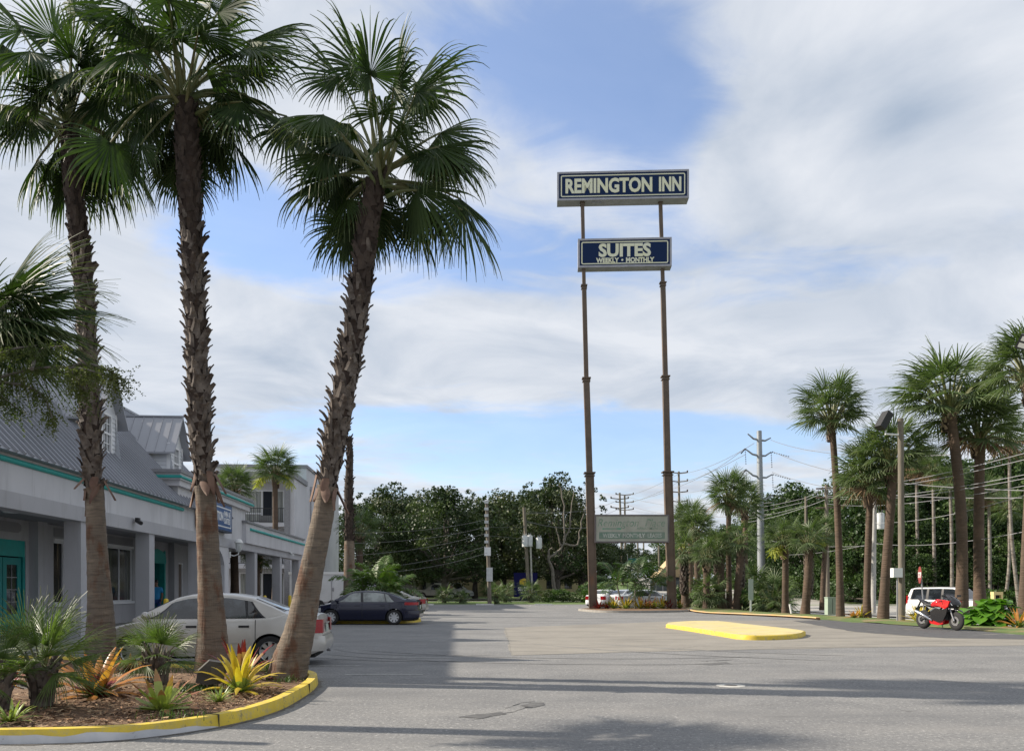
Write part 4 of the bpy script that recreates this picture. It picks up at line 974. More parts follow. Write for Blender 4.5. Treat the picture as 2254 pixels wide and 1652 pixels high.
h1 = hero('fan_palm', 15.4, [(222, 1455, 35), (222, 1372, 29), (220, 1316, 25.5), (215, 1232, 22), (210, 1121, 19.5), (208, 1085, 19), (203, 1050, 24), (200, 950, 27), (196, 850, 25), (190, 700, 25), (178, 560, 25), (166, 450, 25), (158, 360, 26), (155, 275, 22)], 1085, [
    (62, 85, -.2, 130, 1.15, -.2), (35, 130, -.4, 195, 1.1, -.3), (100, 60, .3, 100, 1.1, 0), (135, 190, -1.0, 215, 1.15, -.8), (215, 215, -.8, -20, 1.1, -.7), (55, 250, .1, 215, 1.15, -.1), (200, 110, .4, 60, 1.1, .2),
    (245, 160, .6, 10, 1.1, .3), (265, 330, .2, -60, 1.1, -.1), (60, 330, .6, 235, 1.0, .3), (110, 110, .8, 140, 1.1, .5), (250, 240, -.3, -40, 1.15, -.4), (20, 190, .6, 180, 1.1, .2), (190, 60, -.4, 80, 1.1, -.2), (-10, 230, .0, 200, 1.15, 0)],
    33, 'leftmost shaggy fan palm, trunk rising beside the silver sedan bonnet', nrand=26)
# pale dead frond hanging against the middle trunk
# crownless palm behind
rnd = random.Random(4)
cr = empty('topless_palm', P(769, 1322, 45), 0, 'dead topless palm trunk with ragged brown leaf bases before the white trailer', 'palm tree')
mb = MB(); mb.tube([Vector((0, 0, -.1)), Vector((0, 0, 3.3))], [.34, .27], 14); mb.build('trunk', BARK, cr, 60)
mb = MB(); mb.tube([Vector((0, 0, 3.2)), Vector((-.05, 0, 6)), Vector((0.05, 0, 8.2)), Vector((.02, 0, 9.1))], [.22, .24, .17, .03], 10)
z = 3.2; a = 0
while z < 9.0:
    o_ = Vector((math.cos(a), math.sin(a), 0)); boot(mb, Vector((0, 0, z))+o_*lerp(.26, .1, (z-3.2)/5.8), o_, Vector((-o_.y, o_.x, 0)), rnd.uniform(.25, .45), .09, rnd.uniform(.3, 1.2), 0, rnd); z += .045; a += 2.4+rnd.uniform(-.2, .2)
mb.build('leaf_bases', BOOTD, cr)

# ------------------------------------------------------------------ sabal palms (shared crowns)
def sabal_crown(seed, R_=1.0, n=30, droop=.7, stiff=1., lo=-.75, mats=None, nseg=24, dead=0):
    """fan-palm head centred on the origin, leaf stalks rising from half a radius below"""
    rnd = random.Random(seed); mb = MB(); O = Vector((0, 0, -.52*R_))
    for i in range(n):
        az = i*2.39996+rnd.uniform(-.3, .3); f = (i+.5)/n
        el = math.asin(lerp(.98, lo, f**.95))+rnd.uniform(-.15, .15)
        d = Vector((math.cos(az)*math.cos(el), math.sin(az)*math.cos(el), math.sin(el)))
        hub = d*R_*rnd.uniform(.36, .58)+Vector((0, 0, -.06*R_))
        petiole(mb, O, hub, .020*R_+.006, .010, .05 if el > 0 else .12, 2, 4)
        d2 = ((hub-O).normalized()*.55+d*.6+Vector((0, 0, -.22*droop))).normalized()
        mi = 3 if (dead and i >= n-dead) else 0
        up = Vector((0, 0, 1)) if d2.z < .75 else Vector((math.cos(az+3.14), math.sin(az+3.14), .3))
        fan_leaf(mb, hub, d2, up+Vector((rnd.uniform(-.4, .4), rnd.uniform(-.4, .4), 0)), R_*rnd.uniform(.48, .62), nseg, rnd.uniform(92, 122), .40, droop*rnd.uniform(.4, 1.1), .95, mi, 3 if mi == 3 else 1, rnd, 6, cup=rnd.uniform(.15, .5), jit=.12)
    return mb.mesh('crown', mats or [SAGE, SAGET, PET, DEADF])
SAGET = leafmat('sage_tip', (.085, .12, .055), (.14, .17, .09), .22, .45, 1.5)
CR = [sabal_crown(s, 1, 46, .75, lo=l, dead=(4 if s == 12 else 0)) for s, l in ((11, -.7), (12, -.85), (13, -.6))]
CRS = [sabal_crown(s, 1, 26, .9, lo=-.95) for s in (15, 16)]
CRD = sabal_crown(17, 1, 32, .9, lo=-.97, dead=9)
def boots_mesh(r, h, n, seed, L=.3, m=None, core=None):
    rnd = random.Random(seed); mb = MB(); mb.tube([Vector((0, 0, 0)), Vector((0, 0, h))], [r*.82, r*.8], 10)
    for i in range(n):
        z = h*i/n; a = i*2.4+rnd.uniform(-.2, .2); o_ = Vector((math.cos(a), math.sin(a), 0))
        boot(mb, Vector((0, 0, z))+o_*r*.85, o_, Vector((-o_.y, o_.x, 0)), L*rnd.uniform(.7, 1.2), .07, rnd.uniform(.3, .9), 1, rnd)
    return mb.mesh('leaf_bases', [BOOTC, m or BOOT])
BTOP = boots_mesh(.28, .9, 34, 21, .34, mat('boot_tan', (.26, .19, .13), .9, (.36, .27, .19), 3))
BSHAG = boots_mesh(.33, 2.6, 110, 22, .28, BOOT)
PG = 'palms along the road verge'
def sabal(xb, yb, xt, yt, Y, rad, label, hw=None, cr=None, rot=0, bark=BARK2, zb=None, bend=0., boots=True, group=PG, shag=False, flower=0, cscale=(1, 1, 1), rtop=None):
    """palm whose foot and crown base sit at the given photo headings, Y metres out"""
    b = P(xb, yb, Y); t = P(xt, yt, Y); h = t.z-b.z
    root = empty('palm_tree', b, 0, label, 'palm tree', group)
    hw = (hw or 14)*Y/F
    mb = MB(); pts = []; rads = []
    n = 10
    for i in range(n+1):
        f = i/n; p = Vector((lerp(0, t.x-b.x, f)+bend*math.sin(math.pi*f)*Y/F, .15*math.sin(3*f+rot), f*h-.15*(1-f))); pts.append(p); rads.append(hw*(1.28-.28*min(1, f*5)) if f < .2 else hw*lerp(1, rtop or .86, f))
    mb.tube(pts, rads, 14); mb.build('trunk', bark, root, 60)
    if boots and not shag: link('leaf_bases', BTOP, root, (t.x-b.x, .1, h-.75), (0, 0, rot)).scale = (hw/.22, hw/.22, 1)
    if shag:
        k = min(h, 2.9)
        link('leaf_bases', BSHAG, root, (t.x-b.x, .0, h-k+.0), (0, 0, rot)).scale = (hw/.27*.95, hw/.27*.95, k/2.75)
    rr_ = rad*Y/F; c = link('crown', cr or CR[0], root, (t.x-b.x, .05, h+.5*rr_*cscale[2]), (0, 0, rot)); c.scale = (rr_*cscale[0], rr_*cscale[1], rr_*cscale[2])
    if flower:
        mbf = MB(); rnd = random.Random(int(xb)); 
        for i in range(flower): a = rnd.uniform(0, 6.28) if i else math.pi+.5; bloss(mbf, Vector((t.x-b.x, .0, h+.1)), Vector((math.cos(a)*1., math.sin(a)*.4-.3, .25)), 90, rr_*.75, rnd, 0, .55)
        mbf.build('flower_stalks', FLOWER, root)
    return root
S = sabal
S(1851, 1356, 1831, 940, 43, 92, 'tall lone palm standing just left of the pole with the floodlight', 7.8, CR[0], .4, bend=6)
S(1911, 1356, 1912, 1085, 41, 88, 'shorter palm with pale cut bases beside the transformer pole', 8, CR[1], 1.3, cscale=(1, 1, 1.15))
S(1946, 1359, 1963, 1035, 40, 96, 'palm with wide patchy trunk right beside the wooden floodlight pole', 10.5, CR[2], 2.2, bend=-2)
S(2117, 1345, 2091, 915, 40, 140, 'tallest palm, behind the motorcycle, trunk leaning slightly left', 12, CR[0], 2.9, bend=8, cscale=(1, 1, .85))
S(2160, 1345, 2155, 975, 41, 110, 'palm just right of the tallest one, above the big-leaved plant', 11.6, CR[1], .7)
S(2258, 1372, 2268, 850, 33, 112, 'palm cut by the right edge of the photo', 11, CR[2], 1.9)
S(1606, 1336, 1604, 1112, 62, 60, 'slim palm with full round crown in the middle of the clump', 6.2, CR[1], .2, cscale=(1, 1, 1.1))
S(1641, 1330, 1640, 1130, 66, 52, 'palm close behind the slim one in the middle clump', 6, CR[0], 1.2, cscale=(1, 1, 1.1))
S(1622, 1338, 1630, 1205, 60, 50, 'short palm with shaggy pale boots, right of the slim clump palm', 9, CRS[1], 2.2, shag=True, boots=False)
S(1589, 1334, 1582, 1215, 61, 48, 'short palm with crisscross boots, left of the slim clump palm', 9, CRS[0], 3.2, shag=True, boots=False)
S(1510, 1334, 1506, 1225, 64, 50, 'short palm touching the right leg of the tall sign', 9, CRS[1], .3, shag=True, boots=False)
S(1537, 1336, 1532, 1185, 69, 56, 'palm with yellowish crown just right of the tall sign', 7, CR[0], 4.2, flower=1)
S(1555, 1335, 1556, 1235, 60, 46, 'low palm in the undergrowth between the sign and the clump', 8, CRS[0], 5.1)
S(1522, 1330, 1518, 1160, 78, 50, 'far palm crown showing above the faded lower sign board', 6, CR[2], 2.2)
S(1731, 1352, 1727, 1205, 52, 50, 'palm with a yellow flower stalk near the end of the ochre kerb', 7.5, CR[2], 1.5, flower=2)
S(1772, 1354, 1780, 1205, 50, 56, 'palm with shaggy boots by the end of the ochre kerb', 9.5, CRS[0], 2.7, shag=True, boots=False)
S(1812, 1338, 1816, 1185, 62, 44, 'palm crown behind the lone tall palm, flowers hanging', 6, CRS[1], .9, flower=2)
def clear_road(x, Y):
    """move outwards until the plant stands beyond the road"""
    while (x-CX)/F*Y < roadx(Y)+9.2 and Y < 190: Y += 1
    return Y
# thin palms beyond the road
TG = 'thin grey palms beyond the road'
for i, (xb, yb, xt, yt, Y, rad, cr_, lb) in enumerate(((2024, 1322, 2018, 1040, 78, 62, CRD, 'thin grey palm first right of the floodlight pole'), (2061, 1322, 2052, 1050, 79, 60, CRD, 'thin grey palm second right of the floodlight pole'),
        (2097, 1322, 2090, 1075, 77, 60, CRS[0], 'thin grey palm seen just left of the tallest palm trunk'), (2177, 1330, 2178, 1105, 76, 55, CRD, 'thin grey palm behind the right side of the big-leaved plant'),
        (2207, 1335, 2222, 1130, 70, 52, CRS[1], 'bent thin palm behind the yellow post near the right edge'), (2246, 1338, 2222, 985, 68, 70, CRD, 'thin grey palm leaning left near the right edge'),
        (2122, 1322, 2126, 1120, 84, 45, CRS[1], 'thin grey palm half hidden behind the tallest palm'))):
    S(xb, yb, xt, yt, clear_road(xb, Y), rad*.85, lb, 4.1 if i != 4 else 3.7, cr_, i*1.3, bark=BARK3, boots=False, group=TG, bend=(8 if i == 4 else (-6 if i == 5 else 0)), rtop=.75)
# palms by the motel
S(604, 1340, 606, 1050, 57, 62, 'palm with hanging yellow flowers rising behind the low motel wing', 6.5, CR[0], .5, flower=3, group='palms by the motel', cscale=(.95, .95, .85))
S(515, 1330, 515, 1085, 49, 52, 'palm crown peeping over the teal edged parapet', 9, CR[1], 1.5, group='palms by the motel')
S(565, 1340, 567, 1235, 52, 48, 'low palm seen between the far motel columns', 8, CRS[1], 2.5, group='palms by the motel')
S(790, 1330, 792, 1185, 75, 60, 'pale palm half hidden behind the topless trunk', 8, CRS[0], 1.1, group='palms by the motel')
# left edge palm whose crown leans into view
rootL = empty('palm_tree', (-7.5, 10.0, 0), 0, 'blurry fan palm leaning in from the left edge of the photo', 'palm tree')
mb = MB(); mb.tube([Vector((-.3, 0, -.1)), Vector((-.1, 0, 2)), Vector((1.0, 0, 4.75))], [.24, .2, .17], 14); mb.build('trunk', BARK, rootL, 60)
mb = MB(); rnd = random.Random(77); tip = Vector((1.1, 0, 4.85))
for (az, el, pl, L_) in ((0, .15, .75, 1.05), (-.7, -.15, .7, 1.0), (.6, -.35, .8, 1.0), (-1.3, .35, .5, 1.0), (1.2, .5, .5, 1.05), (-.2, .75, .55, 1.1), (.3, -.8, .6, .95), (-1.9, -.1, .6, 1.0), (2.2, .5, .6, 1.0), (-.4, -.6, .6, 1.0), (.1, .45, .8, 1.0), (-.5, .45, .8, 1.0), (.9, .1, .8, 1.0), (-1.0, -.3, .8, 1.0), (.0, -.35, .7, 1.0), (.2, 1.1, .6, .9)):
    d = Vector((math.cos(az)*math.cos(el), math.sin(az)*math.cos(el), math.sin(el))); hub = tip+d*pl*.6
    petiole(mb, tip, hub, .02, .012, .05, 2); fan_leaf(mb, hub, (d+Vector((0, 0, -.08))).normalized(), Vector((rnd.uniform(-.4, .4), -.5, 1)), L_*1.15, 56, 118, .36, .42, 1.0, 0, 1, rnd, 8, cup=.3)
mb.build('crown', [FROND, FRONDT, PET], rootL)

# ------------------------------------------------------------------ young fan palms, bromeliads
def young_palm(x, y, Y, label, rad, seed, n=16, h=.55, lean=(0, 0), stump=.15):
    rnd = random.Random(seed); b = P(x, y, Y); b.z = .1
    root = empty('young_palm', b, 0, label, 'young palm', 'young fan palms')
    mb = MB(); mb.tube([Vector((0, 0, -.08)), Vector((0, 0, h))], [stump, stump*.8], 10)
    for i in range(34):
        a = i*2.4; o_ = Vector((math.cos(a), math.sin(a), 0)); boot(mb, Vector((0, 0, h*i/36-.05))+o_*stump*.9, o_, Vector((-o_.y, o_.x, 0)), rnd.uniform(.2, .36), .05, rnd.uniform(.2, .7), 0, rnd)
    mb.build('trunk', BOOT, root)
    mb = MB()
    for i in range(n):
        az = i*2.4+rnd.uniform(-.3, .3); el = lerp(1.35, -.25, ((i+.5)/n))+rnd.uniform(-.15, .15)
        d = Vector((math.cos(az)*math.cos(el)+lean[0], math.sin(az)*math.cos(el)+lean[1], math.sin(el))).normalized(); hub = Vector((0, 0, h*.9))+d*rad*rnd.uniform(.35, .55)
        petiole(mb, Vector((0, 0, h*.7)), hub, .016, .008, .05, 2, 3)
        fan_leaf(mb, hub, d, Vector((rnd.uniform(-.6, .6), rnd.uniform(-.6, .3), 1)), rad*rnd.uniform(.6, .78), 34, rnd.uniform(50, 82), .36, .42, .85, 0, 1, rnd, 8, cup=.35, jit=.15)
    mb.build('crown', [FROND2, FRONDT, PET], root)
    return root
young_palm(92, 1555, 9.95, 'large young fan palm at the front left of the mulch bed', .82, 41, 22, .5, (.05, 0), .12)
young_palm(345, 1505, 12.3, 'smaller young fan palm between the left and middle trunks', .64, 42, 17, .42, (0, 0), .15)
young_palm(-12, 1560, 9.6, 'young fan palm cut by the left edge of the photo', .55, 43, 12, .4)
def straps(mb, n, L, w, lift, rnd, mi=(0, 1, 2), arch=1., c=Vector((0, 0, 0)), cup=.35, thin=1.):
    for i in range(n):
        az = i*2.4+rnd.uniform(-.25, .25); f = (i+.5)/n; el = lerp(lift, .15, f)+rnd.uniform(-.1, .1)
        o_ = Vector((math.cos(az), math.sin(az), 0)); tn = Vector((-o_.y, o_.x, 0)); d = o_*math.cos(el)+Vector((0, 0, math.sin(el))); p = c+o_*.02; l = L*rnd.uniform(.75, 1.1); st = 7; base = len(mb.v)
        for j in range(st):
            t = j/(st-1); ww = w*(.75+.5*t if t < .5 else 1.0)*(1-max(0, t-.55)**1.6*3.2)*.5; ww = max(ww, .003)
            nn = d.cross(tn).normalized()*-1
            mb.v += [tuple(p-tn*ww-nn*-cup*ww), tuple(p), tuple(p+tn*ww-nn*-cup*ww)]
            p = p+d*l/(st-1); d = (d+Vector((0, 0, -.17*arch*(.4+t*1.3)))).normalized()
        for j in range(st-1):
            m_ = mi[0] if j < 2 else (mi[1] if j < 4 else mi[2])
            for e in (0, 1): mb.f.append((base+3*j+e, base+3*j+e+1, base+3*j+4+e, base+3*j+3+e)); mb.m.append(m_)
BG = leafmat('brom_green', (.10, .14, .025), (.16, .19, .04), .15, .4, 8)
BY = leafmat('brom_yellow', (.44, .31, .035), (.54, .42, .06), .25, .35, 9)
BO = leafmat('brom_orange', (.40, .16, .05), (.50, .26, .08), .25, .35, 9)
BR = leafmat('brom_red', (.10, .012, .02), (.22, .03, .03), .15, .35, 9)
BP = leafmat('brom_pink', (.34, .13, .09), (.30, .20, .08), .2, .4, 9)
BL = leafmat('brom_lime', (.22, .28, .05), (.30, .33, .10), .2, .4, 9)
BV = leafmat('brom_cream', (.42, .45, .22), (.10, .17, .05), .2, .4, 28)
BGR = 'bromeliads in the mulch bed'
def brom(x, y, Y, n, L, w, mats, label, seed, lift=1.4, arch=1., extra=None, group=BGR, z=.11):
    rnd = random.Random(seed); b = P(x, y, Y); b.z = z; root = empty('bromeliad', b, rnd.uniform(0, 6), label, 'bromeliad', group)
    mb = MB(); straps(mb, n, L, w, lift, rnd, arch=arch); mb.build('leaves', mats, root, 60)
    if extra:
        mb = MB(); straps(mb, 22, L*.42, w*1.1, 1.5, rnd, arch=.6, c=Vector((0, 0, .02))); mb.build('heart', [extra]*3, root, 60)
    return root
brom(213, 1525, 11.0, 26, .74, .115, [BG, BO, BO], 'orange bromeliad with dark red heart below the leftmost trunk', 51, 1.25, 1.1, BR)
brom(357, 1562, 9.7, 22, .52, .10, [BL, BL, BP], 'lime bromeliad with pinkish tips at the front of the bed', 52, 1.2, .7)
brom(528, 1520, 11.4, 30, .70, .095, [BL, BY, BY], 'large bright yellow bromeliad left of the leaning trunk', 53, 1.45, 1.25)
brom(532, 1490, 13.1, 18, .72, .085, [BG, BP, BR], 'dusky red bromeliad right behind the bright yellow one', 54, 1.4, .7)
brom(481, 1545, 10.4, 34, .26, .028, [BG, BV, BG], 'small striped green bromeliad in front of the spotlight', 55, 1.2, .9)
brom(24, 1590, 8.85, 34, .30, .034, [BG, BV, BL], 'small striped bromeliad at the left edge beside the kerb', 56, 1.2, .9)
brom(14, 1507, 12.0, 20, .42, .07, [BR, BR, BO], 'dark red bromeliad at the left edge behind the young palm', 57, 1.3, .9, BR)
brom(284, 1474, 14.2, 18, .34, .06, [BR, BR, BO], 'low dark red bromeliad near the sedan bumper', 58, 1.2, .9, BR)
brom(592, 1462, 14.25, 26, .26, .03, [BG, BV, BG], 'small pale striped bromeliad left behind the leaning trunk', 59, 1.3, .8)
# grass tufts in the bed
mb = MB(); rnd = random.Random(8)
for cx0, cy0, n_, sp in ((435, 1520, 420, .22), (150, 1500, 160, .5), (330, 1478, 200, .5), (395, 1580, 90, .16), (630, 1500, 60, .14), (60, 1480, 150, .6)):
    c_ = GP(cx0, cy0, .1)
    for i in range(n_):
        p = c_+Vector((rnd.gauss(0, sp), rnd.gauss(0, sp*.6), .0)); p.z = .1; a = rnd.uniform(0, 6.28); o_ = Vector((math.cos(a), math.sin(a), 0))*.05*rnd.uniform(.2, 1.6); h_ = rnd.uniform(.04, .13); s_ = Vector((-o_.y, o_.x, 0)).normalized()*.004
        mb.add([p-s_, p+s_, p+o_*.5+Vector((0, 0, h_*.7))+s_, p+o_*.5+Vector((0, 0, h_*.7))-s_, p+o_*1.4+Vector((0, 0, h_))], [(0, 1, 2, 3), (3, 2, 4)])
tag(mb.build('weeds', SHRUBL), 'thin green weeds growing through the mulch', kind='stuff')
# bed under the sign
SBG = 'bromeliads under the tall sign'
for i, (x, y, L_, ms, lb) in enumerate(((1318, 1341, .9, [BR, BR, BR], 'dark red bromeliad at the foot of the left sign leg'), (1351, 1342, 1.1, [BL, BY, BY], 'leftmost yellow bromeliad under the sign'),
        (1378, 1342, 1.15, [BL, BY, BY], 'second yellow bromeliad from the left sign leg'), (1410, 1342, 1.1, [BL, BY, BO], 'middle golden bromeliad under the sign'), (1440, 1342, .9, [BG, BL, BO], 'low greenish bromeliad right of the middle under the sign'),
        (1457, 1342, 1.2, [BL, BY, BO], 'biggest golden bromeliad near the right sign leg'), (1335, 1340, .7, [BR, BR, BG], 'small dark red bromeliad beside the parked cars'), (1474, 1342, .8, [BR, BR, BR], 'dark red bromeliad beside the right sign leg'), (1496, 1341, .7, [BG, BG, BO], 'small green bromeliad outside the right sign leg'), (1425, 1340, .9, [BG, BO, BR], 'rusty bromeliad behind the golden ones'))):
    brom(x, y, 57.2+.3*(i % 3), 24, L_*.95, .11, ms, lb, 70+i, 1.3, .8, group=SBG, z=.12)
# verge bromeliads on the right
VG = 'bromeliads on the right verge'
for i, (x, y, Y, L_, ms, lb) in enumerate(((1897, 1362, 41.2, .75, [BL, BY, BY], 'yellow bromeliad at the foot of the lone tall palm'), (2022, 1368, 36, .95, [BL, BY, BY], 'yellow bromeliad between the floodlight pole and the motorcycle'), (2243, 1382, 31, .9, [BG, BO, BO], 'orange bromeliad at the right edge of the photo'), (1880, 1364, 41, .5, [BG, BO, BO], 'little orange bromeliad beside the yellow one'))):
    brom(x, y, Y, 22, L_, .09, ms, lb, 90+i, 1.3, .8, group=VG, z=.07)

# ------------------------------------------------------------------ feather palms
def feather(mb, a, d, L, nl, ll, rnd, droop=.9, mi=0, smi=1, wd=.05):
    p = a.copy(); dv = d.normalized(); pts = [p.copy()]; ds_ = [dv.copy()]
    for i in range(12): p = p+dv*L/12; dv = (dv+Vector((0, 0, -.085*droop*(.5+i*.16)))).normalized(); pts.append(p.copy()); ds_.append(dv.copy())
    mb.tube(pts, [lerp(.03, .006, i/12) for i in range(13)], 4, smi)
    for i in range(nl):
        f = lerp(.16, 1, i/nl)*12; k = min(11, int(f)); q = pts[k].lerp(pts[k+1], f-k); dd = ds_[k]; s = dd.cross(Vector((0, 0, 1))).normalized()
        l = ll*math.sin(math.pi*lerp(.22, .93, i/nl))*rnd.uniform(.85, 1.1)
        for sg in (-1, 1):
            e = (s*sg*.85+dd*.55+Vector((0, 0, rnd.uniform(-.1, .35)))).normalized(); m1 = q+e*l*.5; tp = m1+(e+Vector((0, 0, -.75))).normalized()*l*.5; ws_ = dd*wd*.5
            mb.add([q-ws_*.5, q+ws_*.5, m1+ws_, m1-ws_, tp], [(0, 1, 2, 3), (3, 2, 4)], mi)
def feather_palm(x, y, Y, label, h, L, n, seed, stems=3, mats=None, spread=.4, el0=1.35, z=.1, wd=.06):
    rnd = random.Random(seed); b = P(x, y, Y); b.z = z; root = empty('feather_palm', b, 0, label, 'palm tree')
    mt = MB(); mb = MB()
    for s_ in range(stems):
        o_ = Vector(((s_-(stems-1)/2)*spread, rnd.uniform(-.2, .2), 0)); hh = h*rnd.uniform(.85, 1.1)
        t_ = o_*1.7+Vector((0, 0, hh)); mt.tube([o_-Vector((0, 0, .1)), o_.lerp(t_, .5)-Vector((.03, 0, 0)), t_], [.09, .07, .055], 8)
        for i in range(n):
            az = i*2.4+rnd.uniform(-.3, .3)+s_; el = lerp(el0, -.05, (i+.5)/n)
            feather(mb, t_, Vector((math.cos(az)*math.cos(el), math.sin(az)*math.cos(el), math.sin(el))), L*rnd.uniform(.8, 1.1), 26, L*.36, rnd, 1.15, wd=wd)
    mt.build('trunk', mat('pale_stem', (.33, .33, .27), .7, (.22, .23, .17), 6), root, 60); mb.build('crown', mats or [leafmat('feather_leaf', (.045, .09, .018), (.09, .15, .03), .16, .45, 1.5), PET], root)
feather_palm(832, 1352, 37.6, 'bushy green feather palm in the planter behind the dark blue sedan', 1.35, 1.75, 11, 61)
feather_palm(1398, 1340, 58.2, 'dark feather palm growing from the bed below the sign board', 1.9, 2.5, 9, 62, mats=[leafmat('feather_dark', (.025, .06, .016), (.06, .11, .03), .2, .4, 1), PET], spread=.75, wd=.065)

# ------------------------------------------------------------------ broadleaf trees
def leafblob(mb, c, rad, n, sz, rnd, mi=0, shell=.55):
    for i in range(n):
        v = Vector((rnd.gauss(0, 1), rnd.gauss(0, 1), rnd.gauss(0, 1))).normalized()
        r_ = lerp(shell, 1.04, rnd.random()**.6); q = c+Vector((v.x*rad.x, v.y*rad.y, v.z*rad.z))*r_
        a = Vector((rnd.gauss(0, 1), rnd.gauss(0, 1), rnd.gauss(0, .7))).normalized(); b = a.cross(Vector((rnd.gauss(0, 1), rnd.gauss(0, 1), rnd.gauss(0, 1)))).normalized()
        s1 = sz*rnd.uniform(.5, 1.3); s2 = s1*rnd.uniform(.4, .75)
        mb.add([q-a*s1, q+b*s2, q+a*s1, q-b*s2], [(0, 1, 2, 3)], mi)
def tree_mesh(seed, H, Wd, trunkh=.28, nb=26, per=230, sz=.22, mats=None, top=.8, flat=1.0, name='crown'):
    """a crown mesh and trunk mesh of a round broadleaf tree, height H, width Wd"""
    rnd = random.Random(seed); mb = MB(); mt = MB()
    h0 = H*trunkh
    mt.tube([Vector((0, 0, -.3)), Vector((.1, 0, h0*.6)), Vector((.0, .1, h0*1.1))], [H*.032, H*.024, H*.02], 9)
    for i in range(nb):
        a = i*2.4+rnd.uniform(-.4, .4); f = (i+.5)/nb
        z = lerp(h0*1.0, H*.93, f); prof = math.sin(math.pi*min(1, (.16+.84*f)**.8))**.6
        r_ = Wd/2*prof*rnd.uniform(.30, 1.0)*.86
        c = Vector((math.cos(a)*r_, math.sin(a)*r_, z+rnd.uniform(-.04, .04)*H))
        rd = H*rnd.uniform(.075, .135); leafblob(mb, c, Vector((rd*1.15, rd*1.15, rd*.72*flat)), int(per*rnd.uniform(.7, 1.2)), sz, rnd, 1 if rnd.random() < .4 else 0, .35)
        if i % 2 == 0:
            s_ = Vector((0, 0, lerp(h0*.7, h0*1.3, rnd.random()))); m_ = s_.lerp(c, .5)+Vector((0, 0, -.03*H)); mt.tube([s_, m_, c], [H*.012, H*.008, H*.003], 5, 0, False)
    # ragged sprays that break the outline
    for i in range(60):
        v = Vector((rnd.gauss(0, 1), rnd.gauss(0, 1), abs(rnd.gauss(0, 1))*.9)).normalized(); q = Vector((v.x*Wd*.5, v.y*Wd*.5, h0+(H-h0)*(.42+.56*v.z)))
        leafblob(mb, q, Vector((.5, .5, .5))*H*.035*rnd.uniform(.6, 1.6), 26, sz*.8, rnd, rnd.randint(0, 1), .1)
    return mb.mesh(name, mats or [OAKL, OAKL2]), mt.mesh('trunk', OAKB)
OLIVE = leafmat('oak_leaf_olive', (.04, .055, .022), (.075, .09, .04), .12, .5, .3)
OAKS = [tree_mesh(101+i, 12, 13, .22, 50, 330, .16, [[OAKL, OAKL2], [OAKL, OLIVE], [OAKL2, OLIVE]][i]) for i in range(3)]
WOODS = [tree_mesh(111+i, 14, 11, .07, 44, 330, .19, [WOODL, WOODL2]) for i in range(3)]
def tree(x, ytop, Y, wpx, label, lib, group, rz=0, cat='tree', zb=None):
    if group == RG: Y = clear_road(x, Y)
    z0 = gz((x-CX)/F*Y, Y) if zb is None else zb
    top = P(x, ytop, Y); h = top.z-z0; base_h = 12 if lib[0] in [o[0] for o in OAKS] else 14; bw = 13 if base_h == 12 else 11
    root = empty('broadleaf_tree', (top.x, Y, z0), rz, label, cat, group); k = h/base_h*1.0; kw = wpx*Y/F/bw
    o = link('trunk', lib[1], root); o.scale = (kw, kw, k); o = link('crown', lib[0], root); o.scale = (kw, kw, k)
    return root
LG = 'live oaks beyond the lot'; RG = 'dense woods beyond the road'
ol = [(795, 1105, 96, 170, 'oak crown nearest the grey hotel block'), (862, 1068, 104, 180, 'oak rising over the bushy feather palm'), (925, 1090, 116, 160, 'dark oak behind the grey pickup truck'),
      (980, 1070, 97, 190, 'fork-trunked oak standing over the pickup bed'), (1046, 1098, 108, 170, 'oak just left of the short utility pole'), (1108, 1085, 112, 180, 'oak between the two utility poles'),
      (1165, 1075, 118, 150, 'oak behind the transformers and the blue sign'), (1228, 1046, 101, 170, 'tallest oak with bare limbs, left of the tall sign leg'), (1278, 1120, 106, 140, 'oak behind the left leg of the tall sign'), (1325, 1165, 135, 110, 'low oak seen between the sign legs')]
for i, (x, yt, Y, wp, lb) in enumerate(ol): tree(x, yt, Y, wp*1.5, lb, OAKS[i % 3], LG, i*1.1)
mb = MB()
for pts, r_ in (([(1222, 1312), (1216, 1262), (1206, 1225), (1214, 1205)], .35), ([(1206, 1228), (1222, 1218), (1240, 1196), (1244, 1150), (1236, 1080), (1228, 1066)], .2), ([(1244, 1190), (1256, 1140), (1262, 1080)], .15), ([(1240, 1196), (1270, 1198), (1278, 1160), (1290, 1110)], .17), ([(1236, 1200), (1226, 1170), (1222, 1150)], .12)):
    Pp = [P(x, y, 94.5) for x, y in pts]; Pp = [Vector(q)+Vector((rnd.uniform(-.12, .12), 0, 0)) for q in smoothp(Pp, 4)]; mb.tube(Pp, [r_*.8*(1-.75*i/len(Pp)) for i in range(len(Pp))], 6)
o = mb.build('dead_tree', DEADW, None, 60); tag(o, 'pale bare dead tree with forked limbs in front of the tallest oak', 'tree')
RG = 'dense woods beyond the road'
